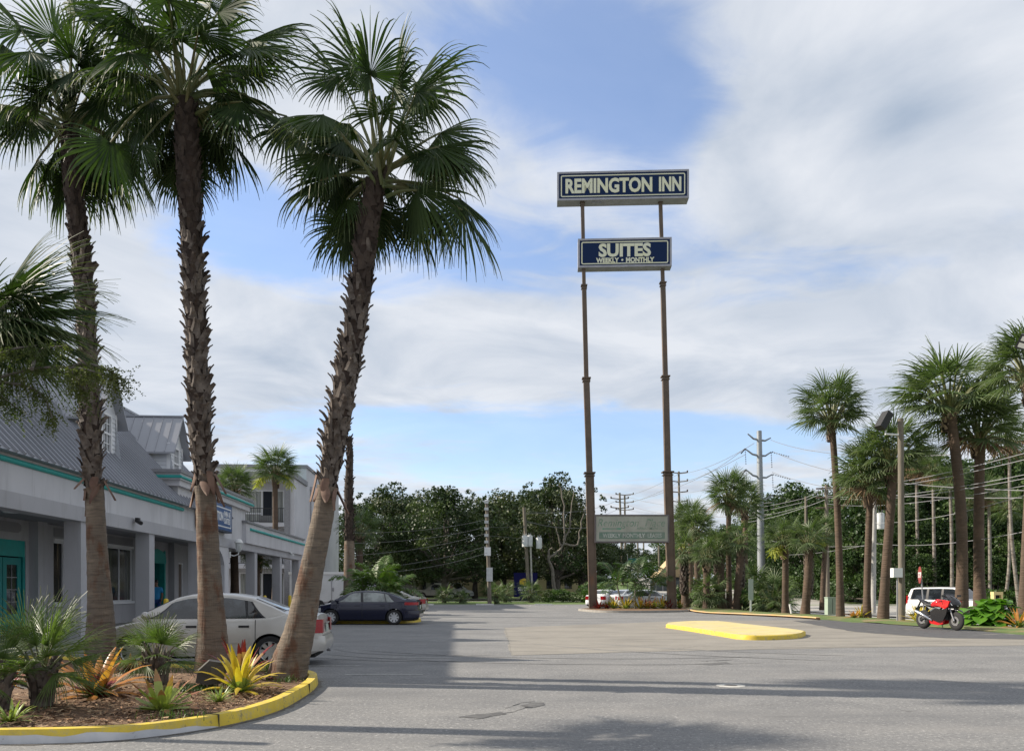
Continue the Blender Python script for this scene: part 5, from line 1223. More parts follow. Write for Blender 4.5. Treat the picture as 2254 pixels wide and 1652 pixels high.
wl_ = [(1490, 1150, 150, 130, 0), (1690, 1085, 98, 150, 1), (1745, 1062, 92, 170, 2), (1800, 1078, 96, 160, 0), (1868, 1035, 100, 200, 1), (1940, 1010, 92, 210, 2), (2010, 985, 100, 220, 0), (2080, 1000, 92, 210, 1), (2150, 1010, 98, 220, 2), (2225, 985, 90, 220, 0), (2290, 975, 96, 220, 1),
       (1655, 1120, 112, 120, 2), (1775, 1150, 84, 120, 1), (1905, 1130, 82, 140, 0), (1985, 1110, 84, 150, 2), (2060, 1130, 82, 140, 0), (2130, 1140, 84, 150, 1), (2205, 1130, 80, 150, 2), (1600, 1150, 130, 120, 0), (1720, 1180, 80, 110, 2), (2270, 1120, 78, 160, 0), (1840, 1180, 82, 110, 2), (1955, 1210, 80, 110, 1), (2035, 1215, 79, 110, 0), (2110, 1215, 80, 110, 2), (2190, 1220, 77, 110, 1)]
desc = ['sky-lined', 'rounded', 'broad', 'dense', 'bushy']
for i, (x, yt, Y, wp, k) in enumerate(wl_):
    ref = ('right of the far line of poles' if x < 1560 else 'behind the slim clump palm' if x < 1660 else 'by the steel transmission pole' if x < 1735 else 'behind the ochre kerb end' if x < 1830 else 'behind the lone tall palm' if x < 1890 else 'behind the transformer pole' if x < 1975 else 'above the white SUV roof' if x < 2070 else 'behind the tallest palm' if x < 2140 else 'behind the big-leaved plant' if x < 2200 else 'at the right edge')
    hgt = 'tall' if yt < 1090 else ('low' if yt > 1160 else 'middling'); far = 'far' if Y > 95 else ('front' if Y < 83 else 'middle')
    tree(x, yt, Y, wp*1.15, '%s %s woodland tree %s, %s row of the woods' % (hgt, desc[i % 5], ref, far), WOODS[k], RG, i*.9)
# far treeline glimpsed between the sign legs and beyond
for i, (x, yt, Y, wp, lb) in enumerate(((1385, 1195, 210, 70, 'far green tree between the sign legs on the rise'), (1425, 1212, 240, 60, 'far bluish tree left of the thatched roof'), (1460, 1208, 230, 60, 'far tree behind the thatched roof'), (1352, 1200, 190, 60, 'far tree beside the left sign leg on the rise'), (1560, 1175, 180, 120, 'far tree right of the tall sign on the horizon'))):
    tree(x, yt, Y, wp*1.3, lb, OAKS[i % 3], 'far trees on the rise', i)
# shrubs
SHR = []
for i in range(3):
    rnd = random.Random(200+i); mb = MB()
    for j in range(9): leafblob(mb, Vector((rnd.uniform(-.6, .6), rnd.uniform(-.5, .5), rnd.uniform(.2, .75))), Vector((.38, .38, .3)), 170, .07, rnd, rnd.randint(0, 1), .3)
    SHR.append(mb.mesh('shrub', [SHRUBL, OAKL2]))
def shrub(x, y, Y, wpx, hpx, label, k=0, grp='shrubs on the verges'):
    z0 = gz((x-CX)/F*Y, Y) if Y > 79 or (x-CX)/F*Y > east(Y) else 0
    o = link('shrub', SHR[k % 3], None, ((x-CX)/F*Y, Y, z0), (0, 0, k*1.7)); o.scale = (wpx*Y/F/2, wpx*Y/F/2, hpx*Y/F); tag(o, label, 'shrub', grp)
sh = [(1505, 66, 60, 50, 'right of the right sign leg'), (1540, 62, 70, 62, 'under the low palm by the sign'), (1572, 62, 60, 50, 'at the foot of the left clump palm'), (1650, 60, 60, 58, 'right of the slim clump palm'), (1690, 58, 80, 74, 'left of the flowering palm'), (1715, 57, 50, 44, 'at the foot of the flowering palm'), (1668, 63, 80, 90, 'tall one between the two palm clumps'),
      (1290, 84, 90, 34, 'behind the left sign leg'), (1240, 86, 80, 30, 'below the dead tree'), (1205, 85, 60, 28, 'right of the transformer pole'), (1330, 82, 80, 40, 'behind the cars under the sign'), (1310, 90, 110, 40, 'hedge end by the road')]
for i, (x, Y, wp, hp, lb) in enumerate(sh): shrub(x, 0, Y, wp, hp, 'green shrub '+lb, i)
for i, (x, Y, wp, lb) in enumerate(((1830, 74, 60, 'under the lone tall palm beyond the road'), (1930, 72, 90, 'beyond the road by the transformer pole'), (1990, 73, 90, 'behind the floodlight pole'), (2060, 72, 100, 'above the white SUV'), (2130, 72, 90, 'behind the tallest palm'), (2200, 70, 90, 'behind the yellow post'), (2250, 69, 80, 'at the right edge beyond the road'))):
    shrub(x, 0, clear_road(x, Y), wp*1.2, 50, 'dark understory bush '+lb, i, 'bushes at the edge of the woods')
# young fan palms on the far verge
def low_palm(x, Y, rad, h, label, k, grp):
    z0 = gz((x-CX)/F*Y, Y); root = empty('young_palm', ((x-CX)/F*Y, Y, z0), 0, label, 'young palm', grp)
    o = link('trunk', BSHAG, root); o.scale = (.7, .7, h/2.6); c = link('crown', CRS[k % 2], root, (0, 0, h+.4*rad), (0, 0, k)); c.scale = (rad, rad, rad*1.1)
for i, (x, Y, rad, h, lb) in enumerate(((978, 82, 1.5, .6, 'dark low fan palm beneath the fork-trunked oak'), (1016, 81, 1.15, .4, 'light green low fan palm beside the pickup nose'), (1092, 80.5, 1.6, .9, 'low fan palm right beside the short utility pole'), (1112, 84, 1.7, .9, 'low fan palm in front of the blue sign'), (1168, 83, 1.8, 1.0, 'low fan palm against the transformer pole'), (1075, 98, 1.7, 1.6, 'pale fan palm in front of the beige building'))):
    low_palm(x, Y, rad*.8, h*.75, lb, i, 'low fan palms on the far verge')
for i, (x, Y, rad, h, lb) in enumerate(((1560, 60, 1.7, .8, 'low fan palm sprouting left of the clump'), (1700, 57, 2.0, .7, 'low dark fan palm behind the thin white marker'), (1660, 64, 2.2, 1.2, 'fan palm filling the gap between the palm clumps'), (1720, 55, 1.4, .5, 'low fan palm beside the flowering palm'))):
    low_palm(x, Y, rad, h, lb, i, 'low fan palms on the road verge')
# big-leaved plant
def big_leaf(mb, a, d, L, w, rnd, mi=0):
    s = d.cross(Vector((0, 0, 1))).normalized(); n_ = s.cross(d).normalized(); fn = []
    out = [(-.05, .0), (.0, .32), (.2, .5), (.45, .5), (.7, .36), (.9, .14), (1, 0)]
    base = len(mb.v)
    for t, ww in out:
        q = a+d*L*t+Vector((0, 0, -.35*L*t*t)); wv = w*ww*(1+.12*math.sin(t*40)); mb.v += [tuple(q-s*wv+n_*.25*wv), tuple(q), tuple(q+s*wv+n_*.25*wv)]
    for j in range(len(out)-1):
        for e in (0, 1): mb.f.append((base+3*j+e, base+3*j+e+1, base+3*j+4+e, base+3*j+3+e)); mb.m.append(mi)
rnd = random.Random(5); bp_ = P(2180, 1370, 32.5); bp_.z = .06
pr_ = empty('philodendron', bp_, 0, 'bushy plant with big glossy bright green leaves right of the motorcycle', 'plant')
mb = MB()
for i in range(110):
    az = i*2.4; f = (i+.5)/110; el = lerp(1.45, .1, f); d = Vector((math.cos(az)*math.cos(el), math.sin(az)*math.cos(el)*.8, math.sin(el))); h_ = d*rnd.uniform(.5, 1.0); h_.z = max(.12, h_.z*1.08)
    mb.tube([Vector((0, 0, 0)), h_*.6+Vector((0, 0, .08)), h_], [.014, .012, .008], 4, 1)
    dd = Vector((d.x, d.y-.35, -.15+rnd.uniform(-.3, .5))).normalized(); big_leaf(mb, h_, dd, rnd.uniform(.34, .50), rnd.uniform(.42, .60), rnd)
mb.build('leaves', [BIGL, PET], pr_, 60)
# feathery tree reaching in from the left
tl = empty('feathery_tree', (-8.6, 9.2, 0), 0, 'fine-leaved tree branch drooping in front of the left roof', 'tree')
mt = MB(); mt.tube([Vector((0, 0, -.1)), Vector((.1, 0, 2)), Vector((.6, 0, 3.6))], [.16, .12, .08], 8)
mb = MB(); rnd = random.Random(12)
brs = [([(0, .8), (80, 810), (150, 820), (210, 845)], 0)]
def W9(x, y, dy=0): return P(x, y, 9.2+dy)-Vector(tl.location)
segs = []
for pts in ([(-120, 860), (-30, 838), (70, 812), (150, 808), (215, 820), (275, 850)], [(-30, 838), (60, 850), (100, 880), (118, 930)], [(150, 808), (190, 800), (240, 815), (270, 838)], [(70, 812), (90, 770), (150, 760)], [(-40, 800), (20, 770), (80, 760)], [(-30, 838), (0, 870), (40, 900)], [(150, 810), (180, 850), (190, 870)]):
    q = [W9(x, y, rnd.uniform(-.3, .3)) for x, y in pts]; q = [Vector(v) for v in smoothp(q, 4)]; mt.tube(q, [lerp(.022, .004, i/len(q)) for i in range(len(q))], 5); segs.append(q)
for q in segs:
    for i in range(len(q)-1):
        for k in range(7):
            a = q[i].lerp(q[i+1], rnd.random()); d = Vector((rnd.gauss(0, .6), rnd.gauss(0, .6), rnd.gauss(-.5, .6))).normalized(); L_ = rnd.uniform(.1, .35); p = a
            for j in range(7):
                p = p+d*L_/7; d = (d+Vector((rnd.gauss(0, .15), rnd.gauss(0, .15), -.12))).normalized()
                for e in range(3):
                    n_ = Vector((rnd.gauss(0, 1), rnd.gauss(0, 1), rnd.gauss(0, 1))).normalized()*.014; m_ = n_.orthogonal().normalized()*.008; c_ = p+n_*1.3
                    mb.add([c_-n_, c_+m_, c_+n_, c_-m_], [(0, 1, 2, 3)])
mt.build('trunk', OAKB, tl, 60); mb.build('crown', leafmat('fine_leaf', (.035, .06, .016), (.09, .10, .03), .3, .5, 2), tl)
# ------------------------------------------------------------------ pylon sign
SY = 57.6
ps = empty('pylon_sign', P(1393, 1343, SY), 0, 'very tall two-legged road sign with navy upper boards and a faded lower board', 'sign')
ps.location.z = 0; inv = Vector(ps.location)
def SP(x, y, dy=0): return P(x, y, SY+dy)-inv
def post(segs, name='post'):
    for k, ((x0, y0), (x1, y1), wpx, m) in enumerate(segs):
        a = SP(x0, y0); b = SP(x1, y1); hw = wpx*SY/F/2; mb = MB()
        vs = [p+Vector((dx*hw, dy*hw, 0)) for p in (a, b) for dx, dy in ((-1, -1), (1, -1), (1, 1), (-1, 1))]
        mb.add(vs, [(0, 1, 5, 4), (1, 2, 6, 5), (2, 3, 7, 6), (3, 0, 4, 7), (4, 5, 6, 7), (3, 2, 1, 0)])
        if wpx > 14:    # channel lips
            for q in (-1, 1):
                vs2 = [p+Vector((q*hw*.93+dx*hw*.12, dy, 0)) for p in (a, b) for dx, dy in ((-1, -hw-.05), (1, -hw-.05), (1, -hw+.01), (-1, -hw+.01))]
                mb.add(vs2, [(0, 1, 5, 4), (1, 2, 6, 5), (2, 3, 7, 6), (3, 0, 4, 7), (4, 5, 6, 7)])
        h = hw*1.45; mb.box(b.x-h, b.x+h, b.y-h, b.y+h, b.z-.06, b.z+.02); mb.box(b.x-h*.9, b.x+h*.9, b.y-h*.9, b.y+h*.9, b.z-.26, b.z-.20)
        mb.build(name, m, ps)
post([((1305.5, 1345), (1297.5, 1040), 17, STEEL), ((1297.5, 1040), (1290.5, 832), 13, STEEL), ((1290.5, 832), (1285.5, 628), 9.5, STEEL), ((1285.5, 628), (1282, 445), 7.5, STEEL)])
post([((1479, 1345), (1469.5, 1038), 17, STEEL), ((1469.5, 1038), (1464.5, 828), 13, STEEL), ((1464.5, 828), (1459, 622), 10, STEEL), ((1459, 622), (1453.5, 438), 7.5, STEEL)])
def board(xl, xr, yt_l, yt_r, yb_l, yb_r, dep, name, m_face, m_frame, dy=-.42, fr=.13):
    yaw = 0.0
    pl = SP(xl, (yt_l+yb_l)/2); pr = SP(xr, (yt_r+yb_r)/2)
    W_ = (xr-xl)*SY/F; Hh = ((yb_l-yt_l)+(yb_r-yt_r))/2*SY/F; c = (pl+pr)/2
    e = link(name, None, ps); ang = -math.atan2((pr.z-pl.z)*.95, W_)*0
    # the right end stands a little nearer: turn about z until the top edge climbs as seen
    e.location = (c.x, dy+dep/2, c.z); e.rotation_euler = (0, 0, -R(2.6)); return e, W_, Hh
def cabinet(e, W_, Hh, dep, m_frame, m_face, fr=.13, nm='cabinet'):
    b = e
    mb = MB(); mb.box(-W_/2, W_/2, -dep/2, dep/2, -Hh/2, Hh/2); rect_frame(mb, -W_/2, W_/2, -Hh/2, Hh/2, fr, -dep/2-.05, -dep/2+.002, 0, lambda u, d, v: Vector((u, d, v)))
    rect_frame(mb, -W_/2, W_/2, -Hh/2, Hh/2, fr, dep/2-.002, dep/2+.05, 0, lambda u, d, v: Vector((u, d, v)))
    mb.build(nm, m_frame, b)
    mb = MB(); mb.box(-W_/2+fr, W_/2-fr, -dep/2-.02, -dep/2+.01, -Hh/2+fr, Hh/2-fr); mb.box(-W_/2+fr, W_/2-fr, dep/2-.01, dep/2+.02, -Hh/2+fr, Hh/2-fr); mb.build('face', m_face, b)
def roundframe(W_, Hh, t, r, y, parent, m, name='border'):
    def ring(w, h, r):
        out = []
        for cx, cz, a0 in ((w-r, h-r, 0), (-w+r, h-r, 90), (-w+r, -h+r, 180), (w-r, -h+r, 270)):
            for k in range(5): a = R(a0+k*22.5); out.append((cx+r*math.cos(a), cz+r*math.sin(a)))
        return out
    o_ = ring(W_, Hh, r); i_ = ring(W_-t, Hh-t, max(.02, r-t)); n = len(o_); mb = MB()
    mb.add([(x, y, z) for x, z in o_]+[(x, y, z) for x, z in i_], [(k, (k+1) % n, n+(k+1) % n, n+k) for k in range(n)]); return mb.build(name, m, parent)
SM = lambda x, z, y: Matrix(((1, 0, 0, x), (0, 0, -1, y), (0, 1, 0, z), (0, 0, 0, 1)))
SFR = mat('sign_frame', (.33, .33, .37), .5, (.27, .27, .3), 2)
e, W_, Hh = board(1226.5, 1513, 386.3, 379.5, 449, 441.5, .9, 'upper_board', NAVY, SFR)
cabinet(e, W_, Hh, .9, SFR, NAVY); yf = -.45-.026
roundframe(W_/2-.26, Hh/2-.24, .075, .12, yf, e, IVORY)
text('lettering', 'REMINGTON', .93, IVORY, e, SM(-.98, -.46, yf), .008, .052, .775, space=1.0)
text('lettering', 'INN', .93, IVORY, e, SM(3.28, -.46, yf), .008, .052, .66, space=1.0)
text('lettering', 'REMINGTON INN', .9, IVORY, e, Matrix.Rotation(math.pi, 4, 'Z') @ SM(0, -.46, -.476), .008, .045, .78)
MB().box(-2.1, -1.5, -.2, .1, -Hh/2-.06, -Hh/2+.01).build('ballast_box', SFR, e)
e, W_, Hh = board(1272, 1476, 531.7, 526.2, 594.8, 589.1, .75, 'middle_board', NAVY, SFR, -.36)
cabinet(e, W_, Hh, .75, SFR, NAVY); yf = -.375-.026
roundframe(W_/2-.24, Hh/2-.22, .075, .12, yf, e, IVORY)
text('lettering', 'SUITES', .84, IVORY, e, SM(0, -.24, yf), .008, .05, 1.0)
text('lettering', 'WEEKLY', .31, IVORY, e, SM(-1.20, -.68, yf), .008, .020, .90)
text('lettering', 'MONTHLY', .31, IVORY, e, SM(1.05, -.68, yf), .008, .020, .90)
mb = MB(); mb.lathe([(.001, .01), (.075, .01), (.075, 0)], SM(-.17, -.52, yf), 12); mb.build('dot', IVORY, e)
LB = mat('faded_board', (.38, .39, .335), .8, (.31, .32, .27), 1.1, stretch=(1.5, 1, .5))
LF = mat('lower_frame', (.09, .08, .085), .7, (.16, .14, .14), 2)
e, W_, Hh = board(1307.6, 1470.5, 1134, 1132, 1195, 1194, .35, 'lower_board', LB, LF, -.42)
e.rotation_euler = (0, 0, 0)
cabinet(e, W_, Hh, .35, LF, LB, .10); yf = -.175-.024
FG = mat('faded_green', (.10, .30, .20), .8, (.26, .29, .24), 2.0, contrast=(.42, .62)); FG2 = mat('faded_bar', (.12, .21, .16), .8, (.20, .24, .20), 2.2)
FG3 = mat('ghost_letter', (.13, .24, .17), .85, (.29, .32, .26), 2.5, contrast=(.4, .62))
text('lettering', 'Remington', .52, FG3, e, SM(-1.0, .16, yf), .003, .0, .88, .30)
text('lettering', 'Place', .52, FG3, e, SM(1.58, .16, yf), .003, .0, .90, .30)
text('lettering', 'APARTMENTS', .16, FG3, e, SM(1.22, -.06, yf), .003, .004, 1.25)
MB().box(-2.05, -.75, yf-.003, yf+.003, -.07, .06).build('green_bar', FG, e)
MB().box(-2.3, 2.3, yf-.003, yf+.003, -.72, -.24).build('green_bar', FG2, e)
LW = mat('faded_white', (.52, .54, .50), .8, (.30, .33, .29), 2.6)
for s_, x_, sx_ in (('WEEKLY', -1.42, .8), ('MONTHLY', .12, .8), ('LEASES', 1.58, .8)): text('lettering', s_, .28, LW, e, SM(x_, -.62, yf-.004), .003, .012, sx_)

# ------------------------------------------------------------------ utility poles and lines
def pole(x0, y0, x1, y1, Y, r0, r1, m, label, parts=(), cat='utility pole', group=None, zb=None):
    b = P(x0, y0, Y); t = P(x1, y1, Y)
    if zb is not None: b.z = zb
    root = empty('utility_pole', b, 0, label, cat, group)
    MB().tube([Vector((0, 0, -.2)), (t-b)*.5+Vector((.0, 0, 0)), t-b], [r0, (r0+r1)/2, r1], 12).build('pole', m, root, 60)
    return root, t-b
TANK = mat('transformer', (.55, .57, .57), .4, (.46, .48, .48), 3)
def tank(mb, c, r=.26, h=.9):
    mb.lathe([(.001, -h/2), (r, -h/2), (r, h/2), (r*.85, h/2+.06), (.001, h/2+.1)], Matrix.Translation(c), 14)
    for a in (-.1, .1): mb.tube([c+Vector((a, 0, h/2)), c+Vector((a*1.3, 0, h/2+.3))], .035, 6)
def insul(mb, a, b, n=7, r=.09):
    a = Vector(a); b = Vector(b); mb.tube([a, b], .02, 4)
    for i in range(n): c = a.lerp(b, (i+.5)/n); d = (b-a).normalized()*.03; mb.tube([c-d, c+d], r, 8)
# wooden pole with floodlight, near right
r_, t = pole(1985, 1366, 1982.5, 921, 37.5, .15, .125, WOOD, 'weathered wooden pole with a floodlight near the motorcycle', zb=.05)
mb = MB(); mb.tube([t+Vector((.05, 0, -.75)), t+Vector((-.75, -.1, -.72)), t+Vector((-.72, -.1, -.55))], .045, 8); fl = mb.build('lamp_arm', WPLAST, r_, 50)
fd = link('floodlight', None, r_); fd.location = t+Vector((-.80, -.15, -.15)); fd.rotation_euler = (0, R(32), R(15))
MB().box(-.22, .12, -.22, .22, -.42, .42).build('lamp_housing', BLACK, fd); MB().box(.121, .13, -.18, .18, -.36, .05).build('lamp_glass', mat('lampglass', (.5, .5, .47), .3), fd)
MB().box(-.52, -.10, -.30, .02, 2.0, 2.42).build('meter_box', WPLAST, r_)
MB().tube([Vector((-.28, -.15, 0)), Vector((-.28, -.15, 2.0))], .035, 8).build('conduit', GREYM, r_)
# floodlight entering at the right edge on its own post
r2, t2 = pole(2330, 1400, 2330, 756, 26, .15, .13, WOOD, 'black twin floodlight poking in at the right edge', cat='floodlight', zb=0)
fd = link('floodlight', None, r2); fd.location = t2+Vector((-.92, -.1, -.05)); fd.rotation_euler = (R(20), R(25), R(-25))
MB().box(-.40, .45, -.18, .2, -.22, .22).build('lamp_housing', BLACK, fd); MB().box(-.34, .38, -.19, -.181, -.17, -.03).build('lamp_glass', MATS['lampglass'], fd); MB().box(-.34, .38, -.19, -.181, .03, .17).build('lamp_glass', MATS['lampglass'], fd)
MB().tube([t2+Vector((0, 0, -.3)), t2+Vector((-.5, -.05, -.25)), t2+Vector((-.7, -.1, -.15))], .04, 8).build('lamp_arm', BLACK, r2)
r3, t = pole(1922, 1340, 1925, 1095, 62, .19, .15, CONCP, 'pale concrete pole carrying one grey transformer', zb=-.3)
mb = MB(); tank(mb, t+Vector((.38, -.1, -1.8)), .30, 1.15); mb.build('transformer', TANK, r3, 50)
r4, t = pole(1078, 1326, 1071, 1101, 77, .20, .15, WOOD, 'short wooden pole topped by a stack of white insulators', zb=0)
for i in range(7): MB().box(t.x-.20, t.x+.18, -.22, -.05, t.z-.3-i*.62, t.z-.05-i*.62).build('insulator', TANK, r4)
MB().box(t.x-.2, t.x+.4, -.3, -.12, t.z-5.2, t.z-4.4).build('junction_box', WPLAST, r4)
MB().box(-.30, .28, -.32, -.18, 2.2, 3.5).build('electric_box', TANK, r4)
r5, t = pole(1165, 1320, 1153.5, 1116, 93, .24, .18, WOOD, 'wooden pole carrying three grey transformers left of the dead tree', zb=.1)
mb = MB(); c0 = Vector((t.x+.4, -.1, t.z-4.1)); [tank(mb, c0+Vector((dx, dy, dz)), .33, 1.2) for dx, dy, dz in ((-.3, -.35, .2), (.25, .0, .25), (1.3, -.2, .0))]; mb.build('transformer', TANK, r5, 50)
MB().tube([Vector((.35, -.2, 0)), Vector((.1, -.2, 7.6))], .11, 8).build('conduit', CONCP, r5)
# transmission tower pole
r6, t = pole(1677, 1285, 1671, 948, 112, .58, .34, GALV, 'tall grey steel transmission pole with angled arms', cat='transmission pole', zb=-.3)
TK = 112/F
def arm(mbm, mbi, yl, dl, dr, yl2, w=.16, ins=True):
    base = Vector((interp([(948, t.x), (1285, 0)], yl), 0, (P(0, yl, 112)-r6.location).z))
    for dx, sy in ((dl, yl2[0]), (dr, yl2[1])):
        e_ = base+Vector((dx*TK, -.3, sy*TK)); mbm.tube([base, base.lerp(e_, .5)+Vector((0, 0, -.25)), e_], [w, w*.8, w*.5], 8)
        if ins:
            insul(mbi, e_, e_+Vector((0.1, 0, -2.2))); s_ = 1 if dx > 0 else -1
            insul(mbi, e_, e_+Vector((s_*2.0 if s_ > 0 else -1.0, -1.5, -.9)), 8)
for args, ins_ in (((968, -27, 24, (13, 4)), False), ((1003, -33, 24, (15, 8)), True), ((1050, -32, 26, (16, 6)), True), ((1098, -14, 26, (6, 9)), True)):
    mbm = MB(); mbi = MB(); arm(mbm, mbi, *args, ins=ins_); ao_ = mbm.build('cross_arm', GALV, r6, 60)
    if ins_: mbi.build('insulators', mat('insulator', (.08, .08, .09), .4), ao_)
FGp = 'wooden poles along the far road'
for i, (x0, y0, x1, y1, Y, arms, lb) in enumerate(((1498, 1275, 1494, 1037, 160, (1041, 1060, 1083, 1104), 'far pole with four crossarms right of the tall sign'), (1371, 1270, 1364, 1084, 170, (1098, 1118), 'far pole above the faded board, left of its pair'),
        (1377, 1265, 1375, 1089, 190, (1089, 1106, 1122), 'far pole above the faded board, right of its pair'), (1405, 1265, 1403, 1150, 230, (), 'far thin pole between the sign legs'), (1418, 1262, 1416, 1160, 250, (), 'farthest pole over the green tree'),
        (1452, 1262, 1450, 1200, 180, (), 'short far pole beside the thatched roof'))):
    r7, t = pole(x0, y0, x1, y1, Y, .28 if Y < 200 else .3, .2, WOOD if i else WOOD, lb, group=FGp, zb=gz((x0-CX)/F*Y, Y)-.2)
    if arms:
        mb = MB()
        for ya in arms:
            mb = MB(); z = (P(0, ya, Y)-r7.location).z; k = Y/F
            for s_ in (-1, 1): mb.tube([Vector((t.x, 0, z)), Vector((t.x+s_*22*k*.9, 0, z+.2))], .11, 5); mb.box(t.x+s_*19*k-.12, t.x+s_*19*k+.12, -.1, .1, z+.1, z+.55)
            mb.build('crossarm', STEEL, r7)
r8, t = pole(1822, 1325, 1819, 1066, 80, .22, .16, WOOD, 'pole behind the lone tall palm, carrying many wires', zb=-.3)
[MB().tube([Vector((t.x-1.0, 0, z)), Vector((t.x+1.0, 0, z+.1))], .08, 5).build('crossarm', STEEL, r8) for z in (t.z-.4, t.z-1.3, t.z-2.3)]
r9, t = pole(1775, 1300, 1774, 1092, 100, .22, .16, WOOD, 'farther wired pole left of the lone tall palm', zb=-.2)
def wires(name, pts_list, label, r=.022, m=WIREM, sag=0., n=14):
    mb = MB()
    for pts in pts_list:
        a = P(*pts[0]); b = P(*pts[1]); sg = pts[2] if len(pts) > 2 else sag
        mb.tube([a.lerp(b, i/n)-Vector((0, 0, sg*4*(i/n)*(1-i/n))) for i in range(n+1)], r, 4)
    o = mb.build(name, m); tag(o, label, 'power line'); return o
wires('power_line', [((1819, 1072, 80), (2300, 985, 30), .5), ((1819, 1076, 80), (2300, 1000, 30), .5), ((1819, 1090, 80), (2300, 1035, 30), .5), ((1819, 1094, 80), (2300, 1044, 30), .5), ((1820, 1108, 80), (2300, 1060, 31), .5)], 'bundle of bright wires running to the right edge in front of the woods', .015, WIREL)
wires('power_line', [((1774, 1095, 100), (1819, 1072, 80)), ((1774, 1100, 100), (1819, 1082, 80)), ((1520, 1128, 150), (1774, 1095, 100), .6), ((1520, 1138, 150), (1774, 1103, 100), .6), ((1540, 1150, 150), (1774, 1112, 100), .6), ((1600, 1152, 130), (1819, 1098, 80), .6)], 'thin bright wires between the far poles above the palm clumps', .024, WIREL)
wires('power_line', [((1925, 1150, 62), (2300, 1075, 34), .4), ((1925, 1195, 62), (2300, 1160, 34), .4), ((1700, 1220, 90), (1925, 1195, 62), .3), ((1700, 1190, 95), (1925, 1200, 62), .3)], 'lower single wires sagging past the transformer pole', .016, WIREL)
wires('power_line', [((1700, 993, 112), (2300, 1080, 45), 1.2), ((1700, 1039, 112), (2250, 1095, 45), 1.0), ((1697, 968, 112), (2100, 1000, 45), .8)], 'high line leaving the steel pole toward the right', .035)
wires('power_line', [((1640, 986, 112), (1494, 1060, 160), 1), ((1640, 1034, 112), (1494, 1083, 160), 1), ((1640, 1000, 112), (1376, 1106, 190), 1.), ((1660, 975, 112), (1494, 1043, 160), .8), ((1494, 1042, 160), (1376, 1092, 190), .5), ((1494, 1060, 160), (1376, 1108, 190), .5), ((1376, 1091, 190), (1700, 1105, 112), 1.5), ((1376, 1109, 190), (1700, 1130, 112), 1.5), ((1376, 1121, 190), (1520, 1128, 150), .5)], 'web of dark wires crossing behind the tall sign legs', .035)
wires('power_line', [((1364, 1098, 170), (1165, 1125, 93), 1.), ((1364, 1118, 170), (1158, 1150, 93), 1.), ((1155, 1130, 93), (1300, 1124, 93)), ((1155, 1145, 93), (1300, 1160, 93), .4)], 'dark wires from the transformer pole to the far pair of poles', .03)
wires('power_line', [((1073, 1158, 77), (770, 1195, 55), .35), ((1073, 1172, 77), (770, 1222, 55), .35), ((1074, 1200, 77), (800, 1252, 55), .3), ((1073, 1142, 77), (770, 1172, 55), .35), ((1073, 1160, 77), (1155, 1160, 93)), ((1073, 1178, 77), (1155, 1185, 93)), ((1075, 1215, 77), (820, 1262, 55), .3)], 'sagging wires running left from the short wooden pole', .013, WIREM)

